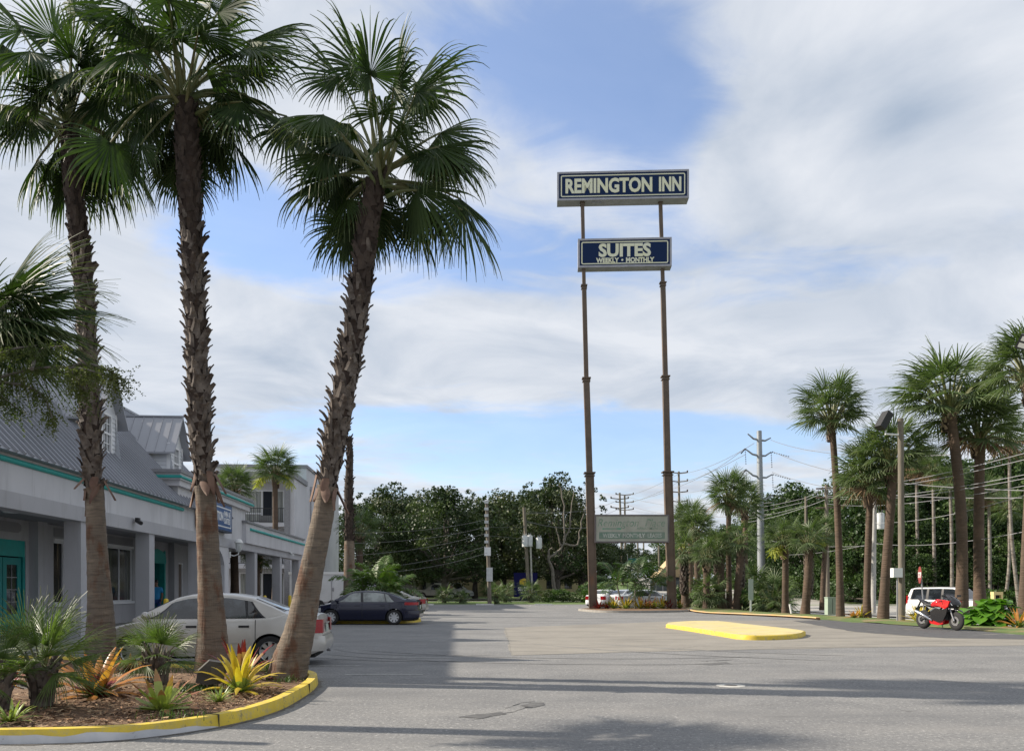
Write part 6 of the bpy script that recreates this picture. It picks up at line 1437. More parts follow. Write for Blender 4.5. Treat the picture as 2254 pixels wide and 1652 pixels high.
# ------------------------------------------------------------------ vehicles
TYRE = mat('tyre', (.018, .018, .019), .85); RIM = mat('rim', (.55, .56, .58), .3, metal=.8); LAMPR = mat('lamp_red', (.30, .006, .008), .2); LAMPC = mat('lamp_clear', (.5, .52, .54), .1)
CHROME = mat('chrome', (.6, .6, .62), .12, metal=1); PLATE = mat('plate', (.5, .55, .5), .5, (.25, .35, .3), 30); UNDER = mat('underbody', (.012, .012, .012), .9)
CGLASS = mat('car_glass', (.01, .013, .017), .04, (.05, .06, .07), 1.6, spec=.9, contrast=(.45, .6)); CGLASSL = mat('car_glass_light', (.10, .115, .115), .05, (.26, .29, .28), 1.7, spec=.9, contrast=(.4, .6))
def vehicle(name, label, cat, paint, sp, loc, rz, glass=CGLASS, group=None, rimm=RIM, detail=True, trim=None):
    """+x is forward, x=0 the rear bumper, y=0 the middle"""
    L_, Wd = sp['L'], sp['W']/2; xr_, xf_, wr = sp['xr'], sp['xf'], sp['wr']; top = sp['top']; roof = sp['roof']; sill = sp.get('sill', .22)
    belt = sp['belt']; arch = wr+.055
    root = empty(name, loc, rz, label, cat, group)
    off = Vector((-L_/2, 0, 0))
    tap = sp.get('taper', [(0, .86), (.12, .95), (.45, 1), (L_-.9, 1), (L_-.3, .93), (L_-.08, .82), (L_, .70)])
    def zt(x): return interp(top, x)
    def wid(x, z):
        f = interp([(sill, .93), (.45, .985), (.62, 1.0), (.85, .985), (1.05, .945), (1.3, .92)], z); return Wd*interp(tap, x)*f
    st = {0, L_}
    for k in range(1, int(L_/.09)): st.add(k*.09)
    for c in (xr_, xf_):
        st = {x for x in st if abs(x-c) > arch+.02}
        for k in range(0, 21): st.add(c+arch*math.cos(math.pi*k/20))
        st.add(c-arch-.004); st.add(c+arch+.004)
    st = sorted(x for x in st if 0 <= x <= L_)
    def zb(x):
        for c in (xr_, xf_):
            if abs(x-c) <= arch: return max(sill, wr*.98+math.sqrt(max(0, arch**2-(x-c)**2)))
        return sill+.10*max(0, 1-x/.25)+.06*max(0, 1-(L_-x)/.3)
    fl = [0, .08, .25, .45, .62, .78, .9, .97, 1]; mb = MB(); ring = None; nr = 0
    for x in st:
        a, b = zb(x), zt(x); hs = []
        for f in fl:
            z = lerp(a, b, f); y = wid(x, z)*(1 if f < .97 else (.985 if f < 1 else .955)); hs.append((y, z-(.0 if f < 1 else -.008)))
        wt = hs[-1][0]; cr_ = sp.get('crown', .03)
        tp = [(wt*.8, b+cr_*.55), (wt*.4, b+cr_*.9), (0, b+cr_)]
        half = hs+tp; full = [(-y, z) for y, z in half]+[(y, z) for y, z in reversed(half[:-1])]
        nr = len(full); mb.v += [(x+off.x, y, z) for y, z in full]
    n = len(st)
    for i in range(n-1):
        for k in range(nr-1): mb.f.append((i*nr+k, i*nr+k+1, (i+1)*nr+k+1, (i+1)*nr+k)); mb.m.append(0)
    mb.f.append(tuple(range(nr))); mb.m.append(0); mb.f.append(tuple(reversed(range((n-1)*nr, n*nr)))); mb.m.append(0)
    # greenhouse
    x0, x1 = roof[0][0], roof[-1][0]
    def zr(x): return interp(roof, x)
    tumb = sp.get('tumble', .24); rtop = max(z for _, z in roof)
    def gy(x, z): return wid(x, belt)*.965-tumb*max(0, (z-belt)/(rtop-belt))**1.25
    gx = sorted({x for x, _ in roof} | {lerp(x0, x1, k/34) for k in range(35)})
    base = len(mb.v); gl = [0, .3, .6, .85, .96]; gn = 0
    for x in gx:
        z1 = max(zr(x), belt-.02); zl = belt-.03; hs = [(gy(x, lerp(zl, z1, f)), lerp(zl, z1, f)) for f in gl]
        yt = gy(x, z1); hs += [(yt*.93, z1+.012), (yt*.6, z1+.03), (0, z1+.038)]
        full = [(-y, z) for y, z in hs]+[(y, z) for y, z in reversed(hs[:-1])]; gn = len(full); mb.v += [(x+off.x, y, z) for y, z in full]
    for i in range(len(gx)-1):
        for k in range(gn-1): mb.f.append((base+i*gn+k, base+i*gn+k+1, base+(i+1)*gn+k+1, base+(i+1)*gn+k)); mb.m.append(0)
    body = mb.build('body', paint, root, 38)
    mu = MB(); mu.box(off.x+.15, off.x+L_-.15, -Wd*.80, Wd*.80, .17, max(.4, belt-.35)); mu.build('underbody', UNDER, root)
    # side glass
    def patch(mb_, a, b, c, d, s_, e_, nu=6, nv=4):
        """window corners as x at: bottom rear a, bottom front b, top front c, top rear d"""
        def fn(u, v):
            x = lerp(lerp(a, b, u), lerp(d, c, u), v); zlo = belt+.03; zhi = zr(x)-sp.get('wtop', .055); z = lerp(zlo, max(zlo+.01, zhi), v); return Vector((x+off.x, s_*(gy(x, z)+e_), z))
        mb_.grid(fn, nu, nv)
    for s_ in (-1, 1):
        wa = sp['wins']; mt_ = MB(); patch(mt_, wa[0][0]-.05, wa[-1][1]+.06, wa[-1][2]+.05, wa[0][3]-.05, s_, .006, 16); mt_.build('window_trim', trim or BLACK, root, 60)
        for wq in wa: mg = MB(); patch(mg, *wq, s_, .012); mg.build('side_window', glass, root, 60)
    # windscreens
    def screen(nm, xa, xb, ya=.86):
        mg = MB()
        def fn(u, v):
            x = lerp(xa, xb, u); yy = gy(x, zr(x))*lerp(-ya, ya, v); t = abs(lerp(-ya, ya, v)); zz = zr(x)+.038-.008*t*t-.018*max(0, t-.6)/.4; return Vector((x+off.x, yy, zz+.008))
        mg.grid(fn, 8, 8); mg.build(nm, glass, root, 60)
    screen('windscreen', *sp['ws']); 
    if sp.get('rs'): screen('rear_window', *sp['rs'])
    # shut lines, handles
    if detail:
        for s_ in (-1, 1):
            for xs_ in sp.get('doors', ()):
                md = MB()
                def fn(u, v, xs_=xs_): z = lerp(sill+.06, belt+.0, v); x = xs_+(u-.5)*.014; return Vector((x+off.x, s_*(wid(x, z)+.003), z))
                md.grid(fn, 1, 8); md.build('door_gap', BLACK, root)
            for xs_ in sp.get('handles', ()):
                z = belt-.13; y = s_*(wid(xs_, z)+.012); MB().box(xs_-.1+off.x, xs_+.1+off.x, min(y, y-s_*.03), max(y, y-s_*.03)+.0, z-.022, z+.022).build('door_handle', sp.get('hmat', BLACK), root)
            if sp.get('strip'):
                z = sp['strip']; ms = MB(); 
                def fn(u, v): x = lerp(xr_+arch+.05, xf_-arch-.05, u); zz = lerp(z-.03, z+.03, v); return Vector((x+off.x, s_*(wid(x, zz)+.012), zz))
                ms.grid(fn, 10, 1); ms.build('rub_strip', sp.get('smat', BLACK), root)
            xm = sp['ws'][0]+.42 if sp['ws'][0] > L_/2 else sp['ws'][1]-.35
            xm = sp.get('mirror', xm); mm = MB(); ym = s_*(wid(xm, belt)*.97+.11)
            mm.lathe([(.001, -.07), (.06, -.05), (.075, 0), (.06, .05), (.001, .07)], Matrix.Translation((xm+off.x, ym, belt+.09)) @ Matrix.Rotation(R(90), 4, 'X') @ Matrix.Diagonal((1, 1.05, 1.35, 1)), 12); mm.box(xm+off.x-.03, xm+off.x+.03, min(ym, ym-s_*.14), max(ym, ym-s_*.14), belt+.02, belt+.06); mm.build('mirror', sp.get('mmat', paint), root, 60)
    # lamps
    def lamp(nm, xa, xb, za, zb_, m, end, e_=.01):
        for s_ in (-1, 1):
            ml = MB()
            def fn(u, v):
                z = lerp(za, zb_, v)
                if u < .6: x = lerp(xa, xb, u/.6); return Vector((x+off.x, s_*(wid(x, z)+e_), z))
                k = (u-.6)/.4; return Vector((end+off.x, s_*(wid(end, z)+e_)*lerp(1, .68, k), z))
            ml.grid(fn, 10, 3); ml.build(nm, m, root, 60)
    q = sp.get('tail', (.32, .03, .68, .92)); lamp('taillight', q[0], q[1], q[2], q[3], LAMPR, -.012)
    q = sp.get('head', (L_-.5, L_-.05, .56, .72)); lamp('headlight', q[0], q[1], q[2], q[3], LAMPC, L_+.01)
    MB().box(off.x-.014, off.x-.004, -.16, .16, .68 if not sp.get('plz') else sp['plz'], (.68 if not sp.get('plz') else sp['plz'])+.15).build('number_plate', PLATE, root)
    mbp = MB(); mbp.grid(lambda u, v: Vector((off.x-.03-.035*math.sin(math.pi*v)-.0, lerp(-1, 1, u)*Wd*.84*(1), lerp(.30, .60, v))), 8, 5)
    for s_ in (-1, 1): mbp.grid(lambda u, v, s_=s_: Vector((off.x+lerp(-.03-.035*math.sin(math.pi*v), .55, u), s_*(lerp(Wd*.84, wid(.55, .5)+.014, math.sin(u*1.57)**.7)), lerp(.30, .60, v))), 6, 5)
    if sp.get('bump', True): mbp.build('rear_bumper', sp.get('bmat', paint), root, 80)
    # wheels
    for c in (xr_, xf_):
        for s_ in (-1, 1):
            M = Matrix.Translation((c+off.x, s_*(Wd-.10), wr)) @ Matrix.Rotation(R(90)*s_*-1, 4, 'X'); tw = sp.get('tw', .20)
            mw = MB(); mw.lathe([(wr*.66, -tw/2), (wr*.9, -tw/2), (wr*.985, -tw/2+.03), (wr, -tw/4), (wr, tw/4), (wr*.985, tw/2-.03), (wr*.9, tw/2), (wr*.66, tw/2-.01), (wr*.62, tw/2-.06)], M, 28); wo = mw.build('wheel', TYRE, root, 50)
            mr = MB(); mr.lathe([(wr*.67, tw/2-.012), (wr*.62, tw/2-.02), (wr*.60, tw/2-.06)], M, 28); mr.lathe([(.001, tw/2-.03), (wr*.14, tw/2-.03), (wr*.16, tw/2-.06)], M, 14)
            ns = sp.get('spokes', 8)
            for k in range(ns):
                a = 2*math.pi*k/ns; ca, sa = math.cos(a), math.sin(a); w0, w1 = wr*.10, wr*.13*(8/ns)**.3
                vs = [M @ Vector((ca*r0-sa*w_, sa*r0+ca*w_, zz)) for r0, w_, zz in ((wr*.1, -w0, tw/2-.035), (wr*.1, w0, tw/2-.035), (wr*.63, w1, tw/2-.03), (wr*.63, -w1, tw/2-.03), (wr*.1, -w0, tw/2-.07), (wr*.1, w0, tw/2-.07), (wr*.63, w1, tw/2-.07), (wr*.63, -w1, tw/2-.07))]
                mr.add(vs, [(0, 1, 2, 3), (0, 4, 5, 1), (1, 5, 6, 2), (2, 6, 7, 3), (3, 7, 4, 0)])
            mr.build('rim', rimm, wo, 40)
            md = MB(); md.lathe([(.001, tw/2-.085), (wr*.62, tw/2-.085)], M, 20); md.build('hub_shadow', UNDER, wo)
    if sp.get('extra'): sp['extra'](root, off, wid, Wd)
    return root
def paintm(name, c, metal=.3, rough=.28, c2=None): return mat(name, c, rough, c2, 1.2, metal=metal, coat=.4)
SILV = paintm('silver_paint', (.52, .505, .475), .25, .32, (.46, .445, .42)); NAVYP = paintm('navy_paint', (.003, .005, .026), .0, .25); WHITEP = paintm('white_paint', (.78, .79, .80), 0, .25); SILV2 = paintm('silver_blue', (.46, .48, .50), .3, .3)
REDP = paintm('red_paint', (.16, .012, .018), .1, .25); GREYP = paintm('grey_paint', (.22, .22, .205), .2, .35); BEIGEP = paintm('beige_paint', (.36, .35, .32), .2, .35)
civic = dict(L=4.44, W=1.72, xr=1.0, xf=3.62, wr=.305, belt=.93, top=[(0, .66), (.02, .90), (.07, .99), (.25, 1.02), (.75, 1.02), (1.0, .96), (3.25, .955), (3.6, .88), (4.1, .76), (4.36, .62), (4.44, .50)],
    roof=[(.62, 1.01), (1.0, 1.19), (1.38, 1.345), (1.75, 1.405), (2.2, 1.43), (2.6, 1.40), (2.85, 1.34), (3.2, 1.16), (3.62, .95)], wins=[(1.13, 1.42, 1.46, 1.42), (1.46, 2.22, 2.28, 1.52), (2.32, 3.28, 2.86, 2.36)], ws=(2.92, 3.52), rs=(.74, 1.32),
    doors=(1.28, 2.30, 3.32), handles=(1.50, 2.50), strip=.50, tail=(.34, .03, .66, .93), plz=.66, extra=lambda root, off, wid, Wd: (MB().box(off.x-.018, off.x-.008, -.33, .33, .83, .86).build('boot_handle', CHROME, root), MB().tube([Vector((off.x+.05, -.45, .24)), Vector((off.x-.03, -.45, .235))], .03, 8).build('exhaust', GREYM, root)),
    smat=SILV)
vehicle('silver_sedan', 'dusty silver sedan parked nose-in behind the mulch bed', 'car', SILV, civic, (-6.08, 16.85, 0), R(186))
corolla = dict(L=4.63, W=1.78, xr=1.0, xf=3.70, wr=.325, belt=.94, top=[(0, .68), (.02, .92), (.06, 1.03), (.4, 1.06), (.8, 1.04), (1.1, .97), (3.35, .97), (3.7, .90), (4.2, .80), (4.52, .66), (4.63, .52)],
    roof=[(.5, 1.03), (.95, 1.22), (1.35, 1.36), (1.8, 1.42), (2.35, 1.435), (2.75, 1.40), (3.05, 1.29), (3.7, .97)], wins=[(.98, 1.32, 1.42, 1.28), (1.36, 2.30, 2.36, 1.46), (2.42, 3.42, 2.92, 2.46)], ws=(3.0, 3.62), rs=(.6, 1.28), doors=(1.2, 2.36, 3.45), handles=(1.5, 2.55), hmat=NAVYP, tail=(.55, .03, .84, .96), spokes=8,
    taper=[(0, .82), (.12, .93), (.5, 1), (3.7, 1), (4.3, .9), (4.55, .78), (4.63, .66)])
vehicle('dark_blue_sedan', 'shiny dark blue sedan with silver alloy wheels beside the small planter', 'car', NAVYP, corolla, (-6.31, 35.6, 0), R(180-1), glass=CGLASSL)
coupe = dict(civic); coupe.update(L=4.6, top=[(0, .66), (.02, .92), (.07, 1.0), (.8, 1.0), (1.0, .95), (3.3, .95), (3.9, .84), (4.3, .74), (4.52, .6), (4.6, .5)], xf=3.7)
vehicle('white_sedan', 'white sedan with dark windows behind the dark blue one', 'car', WHITEP, coupe, (-7.45, 40.6+1.6, 0), R(180-3))
hatch = dict(civic); vehicle('beige_sedan', 'pale beige car half hidden by the feather palm', 'car', BEIGEP, hatch, (-7.3, 48.5, 0), R(180))
vehicle('red_sedan', 'dark red car with only its boot showing past the blue sedan roof', 'car', REDP, dict(civic), (-8.85, 56.2, 0), R(180+4))
vehicle('silver_sedan', 'silver sedan parked side-on under the tall sign', 'car', SILV2, dict(civic), (10.28, 62.5, 0), R(0), group='cars parked behind the sign')
vehicle('white_sedan', 'white sedan seen from behind next to the left sign leg', 'car', WHITEP, dict(civic), (7.5, 66.0, 0), R(62), group='cars parked behind the sign')
vehicle('silver_sedan', 'silver-grey sedan squeezed between the white one and the side-on one', 'car', SILV2, dict(civic), (9.2, 66.0, 0), R(48), group='cars parked behind the sign')
vehicle('red_sedan', 'red car peeping out behind the left sign leg', 'car', REDP, dict(civic), (7.9, 71.5, 0), R(75), group='cars parked behind the sign')
suv = dict(L=5.3, W=2.0, xr=1.15, xf=4.2, wr=.40, belt=1.18, sill=.32, top=[(0, 1.16), (.05, 1.2), (3.6, 1.2), (3.95, 1.17), (4.9, 1.08), (5.2, .98), (5.3, .75)], crown=.03,
    roof=[(.02, 1.20), (.10, 1.5), (.22, 1.86), (.5, 1.93), (2.0, 1.95), (2.9, 1.93), (3.15, 1.85), (3.85, 1.20)], wins=[(.28, 1.25, 1.28, .42), (1.42, 2.20, 2.20, 1.42), (2.34, 3.45, 2.98, 2.34)], ws=(3.2, 3.8), rs=None, doors=(1.35, 2.28, 3.6), handles=(1.6, 2.5), tumble=.16, tail=(.10, .02, .95, 1.45), spokes=6,
    taper=[(0, .95), (.1, .98), (.5, 1), (4.6, 1), (5.1, .93), (5.3, .8)], bump=True, extra=lambda root, off, wid, Wd: ([MB().box(off.x+.7, off.x+2.9, s*.62-.025, s*.62+.025, 1.985, 2.02).build('roof_rail', BLACK, root) for s in (-1, 1)], MB().box(off.x+5.30, off.x+5.32, -.55, .55, .72, .95).build('grille', BLACK, root)))
vehicle('white_suv', 'white full-size SUV on the road behind the motorcycle', 'car', WHITEP, suv, (27.4, 50.5, -.36), R(-56), glass=GLASS)

# pickup
def bed(root, off, wid, Wd):
    MB().box(off.x+.12, off.x+1.9, -Wd*.86, Wd*.86, 1.075, 1.09).build('load_bed', UNDER, root)
truck = dict(L=5.8, W=1.95, xr=1.25, xf=4.85, wr=.40, belt=1.12, sill=.42, top=[(0, 1.04), (.03, 1.1), (1.95, 1.1), (2.1, 1.12), (4.2, 1.12), (4.5, 1.08), (5.5, .98), (5.75, .85), (5.8, .6)],
    roof=[(1.55, 1.10), (2.15, 1.55), (2.3, 1.74), (2.8, 1.80), (3.3, 1.76), (3.5, 1.68), (4.15, 1.13)], wins=[(2.35, 2.85, 2.85, 2.45), (2.98, 3.85, 3.42, 2.98)], ws=(3.55, 4.1), rs=(1.75, 2.2), doors=(2.3, 2.92, 4.0), handles=(3.1,), tumble=.16, tail=(.12, .02, .8, 1.05), extra=bed, spokes=5, tw=.28)
vehicle('pickup_truck', 'grey pickup truck facing right beneath the fork-trunked oak', 'truck', mat('truck_paint', (.36, .35, .32), .45), truck, (P(960, 0, 101.5).x, 101.5, gz(P(960, 0, 101.5).x, 101.5)+.14), R(2))
van = dict(L=5.2, W=1.95, xr=1.0, xf=4.3, wr=.36, belt=1.2, sill=.3, top=[(0, 1.2), (4.0, 1.2), (4.3, 1.12), (5.0, .95), (5.2, .65)], roof=[(.02, 1.2), (.06, 2.0), (3.2, 2.05), (3.5, 1.9), (4.3, 1.18)], wins=[(2.9, 3.9, 3.4, 2.9)], ws=(3.6, 4.2), rs=None, tumble=.12, tail=(.08, .02, .9, 1.4),
    extra=lambda root, off, wid, Wd: (text('lettering', 'PARTNERS', .30, mat('van_red', (.5, .03, .03), .5), root, Matrix(((1, 0, 0, -1.1), (0, 0, -1, -.985), (0, 1, 0, 1.3), (0, 0, 0, 1))), .004, .012, .95), MB().box(off.x+.2, off.x+2.4, -.99, -.982, 1.05, 1.17).build('stripe', mat('van_blue', (.03, .05, .3), .4), root), [MB().box(off.x+.3, off.x+3.1, s*.7-.03, s*.7+.03, 2.2, 2.26).build('roof_rack', BLACK, root) for s in (-1, 1)]))
vehicle('white_van', 'white service van with red lettering behind the pickup nose', 'van', WHITEP, van, (P(1000, 0, 107.5).x, 107.5, gz(P(1000, 0, 107.5).x, 107.5)+.14), R(0))
# box trailer
tx0, tx1 = P(634, 0, 58).x, P(798, 0, 58).x; tl_ = tx1-tx0
tr = empty('box_trailer', ((tx0+tx1)/2, 58.4, 0), 0, 'long white box trailer parked beside the hotel block', 'trailer')
TW = mat('trailer_white', (.62, .64, .66), .5, (.55, .57, .59), 1.2)
MB().box(-tl_/2, tl_/2, 0, 2.4, .45, 2.55).build('box', TW, tr)
MB().box(-tl_/2-.06, tl_/2+.06, -.06, 2.46, 2.55, 2.72).build('roof_rim', WPLAST, tr)
MB().box(-tl_/2+.0, tl_/2, -.02, .0, .45, .6).build('base_rail', GREYM, tr)
mb = MB(); rect_frame(mb, tl_/2-2.3, tl_/2-1.35, .6, 2.4, .05, -.03, 0, 0, lambda u, d, v: Vector((u, d, v))); mb.box(tl_/2-2.22, tl_/2-2.12, -.07, -.02, 1.35, 1.6); mb.build('side_door', GREYM, tr)
MB().box(-tl_/2+.6, -tl_/2+.8, -.03, -.0, 2.38, 2.5).build('marker_light', LAMPR, tr)
for c_ in (-.5, .4): mb = MB(); mb.lathe([(.001, -.1), (.3, -.1), (.36, -.06), (.36, .06), (.3, .1), (.001, .1)], Matrix.Translation((c_, .05, .36)) @ Matrix.Rotation(R(90), 4, 'X'), 20); mb.build('wheel', TYRE, tr, 50)
tr2 = empty('white_container', (P(820, 0, 62).x, 62.0, 0), 0, 'small rounded white cargo box behind the feather palm', 'trailer')
MB().prism([(-1.3, .4), (1.3, .4), (1.3, 1.7), (1.1, 2.0), (-1.3, 2.0)], lambda u, v, t: Vector((u, t, v)), 0, 1.8).build('box', TW, tr2); MB().box(-1.31, 1.31, -.01, 1.81, .3, .42).build('base_rail', GREYM, tr2)

# ------------------------------------------------------------------ motorcycle
mc = empty('motorcycle', (P(2078, 0, 30.3).x, 30.6, .008), R(-74), 'red and black sport motorcycle parked at the lot edge', 'motorcycle')
MR = mat('moto_red', (.55, .01, .015), .2, coat=.6); MBK = mat('moto_black', (.012, .012, .014), .25, coat=.4); MBM = mat('moto_matt', (.025, .025, .027), .6); MAL = mat('moto_alloy', (.35, .35, .36), .35, metal=.8)
tilt = link('frame_tilt', None, mc) if False else None
def wheel_m(x, r, w, name):
    M = Matrix.Translation((x, 0, r)) @ Matrix.Rotation(R(90), 4, 'X')
    prof = [(r-.115+.115*math.cos(a)*.98+(0), w/2*math.sin(a)) for a in [R(-105+i*21) for i in range(11)]]
    o = MB().lathe(prof, M, 36).build(name, TYRE, mc, 60)
    mr = MB(); mr.lathe([(r-.11, -w*.32), (r-.135, -w*.3), (r-.135, w*.3), (r-.11, w*.32)], M, 36); mr.lathe([(.001, -w*.35), (.05, -w*.35), (.05, w*.35), (.001, w*.35)], M, 16)
    for k in range(6):
        a = k*math.pi/3; mr.tube([M @ Vector((.03*math.cos(a), .03*math.sin(a), 0)), M @ Vector(((r-.13)*math.cos(a+.12), (r-.13)*math.sin(a+.12), 0))], [.02, .013], 6)
    mr.build('rim', MBK, o, 50)
    md = MB(); 
    for s_ in ((-1, 1) if name == 'front_wheel' else (1,)): md.lathe([(.08, s_*w*.5), (.155, s_*w*.5), (.155, s_*w*.5+.006), (.08, s_*w*.5+.006), (.08, s_*w*.5)], M, 28)
    md.build('brake_disc', MAL, o, 50); return o
wheel_m(.70, .31, .12, 'front_wheel'); wheel_m(-.70, .32, .19, 'rear_wheel')
def loft(mb, secs, n=14, mi=0):
    """sections: (x, z, half width, half height, tilt)"""
    k0 = len(mb.v)
    for x, z, hw, hh in secs:
        for i in range(n):
            a = 2*math.pi*i/n; c_, s_ = math.cos(a), math.sin(a)
            mb.v.append((x, math.copysign(abs(c_)**.75, c_)*hw, z+math.copysign(abs(s_)**.85, s_)*hh))
    for j in range(len(secs)-1):
        for i in range(n): mb.f.append((k0+j*n+i, k0+j*n+(i+1) % n, k0+(j+1)*n+(i+1) % n, k0+(j+1)*n+i)); mb.m.append(mi)
    mb.f.append(tuple(k0+i for i in range(n))); mb.m.append(mi); mb.f.append(tuple(k0+(len(secs)-1)*n+i for i in reversed(range(n)))); mb.m.append(mi)
    return mb
loft(MB(), [(.20, .80, .06, .05), (.10, .86, .14, .12), (-.05, .88, .17, .14), (-.22, .84, .13, .10), (-.34, .80, .07, .04)]).build('fuel_tank', MR, mc, 60)
loft(MB(), [(-.28, .80, .10, .05), (-.45, .82, .13, .05), (-.60, .86, .10, .05)]).build('seat', MBM, mc, 60)
loft(MB(), [(-.50, .84, .11, .06), (-.70, .92, .09, .06), (-.90, 1.00, .05, .035), (-.98, 1.02, .02, .015)]).build('tail', MBK, mc, 60)
loft(MB(), [(.80, .84, .06, .05), (.72, .86, .17, .12), (.56, .90, .23, .19), (.38, .90, .24, .17), (.22, .88, .17, .10)]).build('nose_fairing', MBK, mc, 60)
for s_ in (-1, 1):
    pr = [(.66, .96), (.40, 1.0), (.14, .94), (.04, .84), (.24, .78), (.44, .70), (.58, .78)]
    MB().prism(pr, lambda u, v, t: Vector((u, s_*(t+.05*(v-.6)), v)), .17, .235).build('side_fairing', MR, mc, 30)
    pr = [(.56, .74), (.36, .67), (.20, .68), (.02, .72), (-.20, .58), (-.16, .34), (.10, .26), (.34, .32), (.48, .52)]
    MB().prism(pr, lambda u, v, t: Vector((u, s_*(t+.09*(v-.45)), v)), .15, .21).build('side_fairing', MBK, mc, 30)
    pr = [(.34, .36), (.10, .31), (-.16, .30), (-.34, .36), (-.30, .20), (.02, .15), (.24, .20)]
    MB().prism(pr, lambda u, v, t: Vector((u, s_*(t+.2*(v-.2)), v)), .07, .12).build('belly_pan', MR, mc, 30)
    MB().tube([Vector((.70, s_*.095, .31)), Vector((.56, s_*.095, .62)), Vector((.44, s_*.085, .90))], [.03, .026, .022], 10).build('fork_leg', MAL, mc, 60)
    MB().tube([Vector((.42, s_*.06, .98)), Vector((.36, s_*.24, .96)), Vector((.31, s_*.36, .93))], .016, 8).build('handlebar', MBM, mc, 60)
    mb = MB(); mb.tube([Vector((.52, s_*.12, 1.02)), Vector((.50, s_*.28, 1.12))], .009, 6); mb.box(.47, .50, min(s_*.24, s_*.38), max(s_*.24, s_*.38), 1.09, 1.16); mb.build('mirror', MBK, mc)
    ml = MB(); ml.grid(lambda u, v, s_=s_: Vector((.815-.13*u-.04*v, s_*(.035+.165*u), .80+.085*v+.03*u)), 4, 3); ml.build('headlight', LAMPC, mc, 60)
mb = MB(); mb.grid(lambda u, v: Vector((.66-.32*u, lerp(-1, 1, v)*.15*(1-.25*u), 1.02+.16*math.sin(u*1.4)-.05*abs(lerp(-1, 1, v))**2)), 6, 6); mb.build('windscreen', mat('smoke_glass', (.03, .03, .035), .08), mc, 60)
loft(MB(), [(.96, .60, .03, .01), (.85, .655, .07, .02), (.66, .67, .08, .025), (.48, .60, .07, .02)]).build('front_mudguard', MBK, mc, 60)
mb = MB(); mb.box(-.25, .28, -.13, .13, .32, .62); mb.lathe([(.001, .15), (.12, .15), (.12, -.17), (.001, -.17)], Matrix.Translation((.0, 0, .42)) @ Matrix.Rotation(R(90), 4, 'X'), 16); mb.lathe([(.001, .15), (.08, .15), (.08, -.17), (.001, -.17)], Matrix.Translation((-.17, 0, .40)) @ Matrix.Rotation(R(90), 4, 'X'), 16); mb.build('engine', MBM, mc, 40)
mb = MB(); mb.tube([Vector((.40, 0, .85)), Vector((0, .12, .75)), Vector((-.28, .10, .5))], .035, 6); mb.tube([Vector((-.2, .10, .48)), Vector((-.70, .12, .32))], .035, 6); mb.tube([Vector((-.2, -.10, .48)), Vector((-.70, -.12, .32))], .035, 6); mb.tube([Vector((-.25, 0, .75)), Vector((-.55, 0, .80))], .04, 6); mb.build('frame', MBM, mc, 40)
MB().tube([Vector((-.18, -.15, .30)), Vector((-.4, -.2, .42)), Vector((-.62, -.21, .52)), Vector((-.84, -.22, .60))], [.03, .05, .06, .055], 12).build('exhaust', CHROME, mc, 50)
mb = MB(); mb.tube([Vector((-.85, 0, .93)), Vector((-.98, 0, .70))], .03, 6); mb.box(-1.0, -.985, -.08, .08, .58, .72); mb.build('plate_holder', MBK, mc)
MB().tube([Vector((-.12, .14, .32)), Vector((-.2, .34, .0))], .013, 6).build('kickstand', MAL, mc)

mc.scale = (1.12, 1.12, 1.12)
# ------------------------------------------------------------------ signs and small things
ss = empty('stop_sign', P(2036, 1368, 34.5), 0, 'red octagonal sign seen nearly edge-on on a thin leaning post', 'sign'); ss.location.z = .03
tp = P(2026, 1250, 34.5)-Vector(ss.location); MB().tube([Vector((0, 0, 0)), tp+Vector((0, 0, 0))], .028, 6).build('post', GREYM, ss)
M = Matrix.Translation(tp+Vector((0, 0, -.28))) @ Matrix.Rotation(R(-106), 4, 'Z') @ Matrix.Rotation(R(90), 4, 'X') @ Matrix.Rotation(R(22.5), 4, 'Z')
MB().lathe([(.001, .03), (.38, .03), (.38, .022), (.001, .022)], M, 8).build('panel', mat('sign_red', (.26, .03, .03), .6, (.22, .05, .045), 5), ss)
text('lettering', 'STOP', .22, mat('signwhite2', (.7, .7, .68), .5), ss, Matrix.Translation(tp+Vector((0, 0, -.39))) @ Matrix.Rotation(R(-106), 4, 'Z') @ Matrix(((1, 0, 0, 0), (0, 0, -1, -.032), (0, 1, 0, 0), (0, 0, 0, 1))), .002, .01, .8)
# box on the verge
ub = empty('utility_box', P(1829, 1356, 46.5), 0, 'pale green utility cabinet left of the lone tall palm', 'utility box'); ub.location.z = .05
GRNB = mat('cabinet_green', (.33, .40, .33), .6, (.28, .35, .29), 3)
MB().box(-.27, .27, -.25, .25, 0, .95).build('cabinet', GRNB, ub); MB().box(-.29, .29, -.27, .27, .95, 1.0).build('lid', GRNB, ub); MB().box(-.012, .012, -.258, -.25, .08, .9).build('door_seam', BLACK, ub)
for x, Y, lb in ((1930, 83, 'small grey ground box beyond the road, left of its pair'), (1943, 83, 'small grey ground box beyond the road, right of its pair')):
    o = empty('ground_box', (P(x, 0, Y).x, Y, gz(P(x, 0, Y).x, Y)), 0, lb, 'utility box', 'ground boxes beyond the road'); MB().box(-.3, .3, -.3, .3, 0, .7).build('cabinet', GRNB, o); MB().box(-.33, .33, -.33, .33, .7, .76).build('lid', GREYM, o)
yb_ = empty('yellow_post', (P(2194, 0, 58).x, 58, gz(P(2194, 0, 58).x, 58)), 0, 'pale yellow marker box on a post behind the big-leaved plant', 'marker')
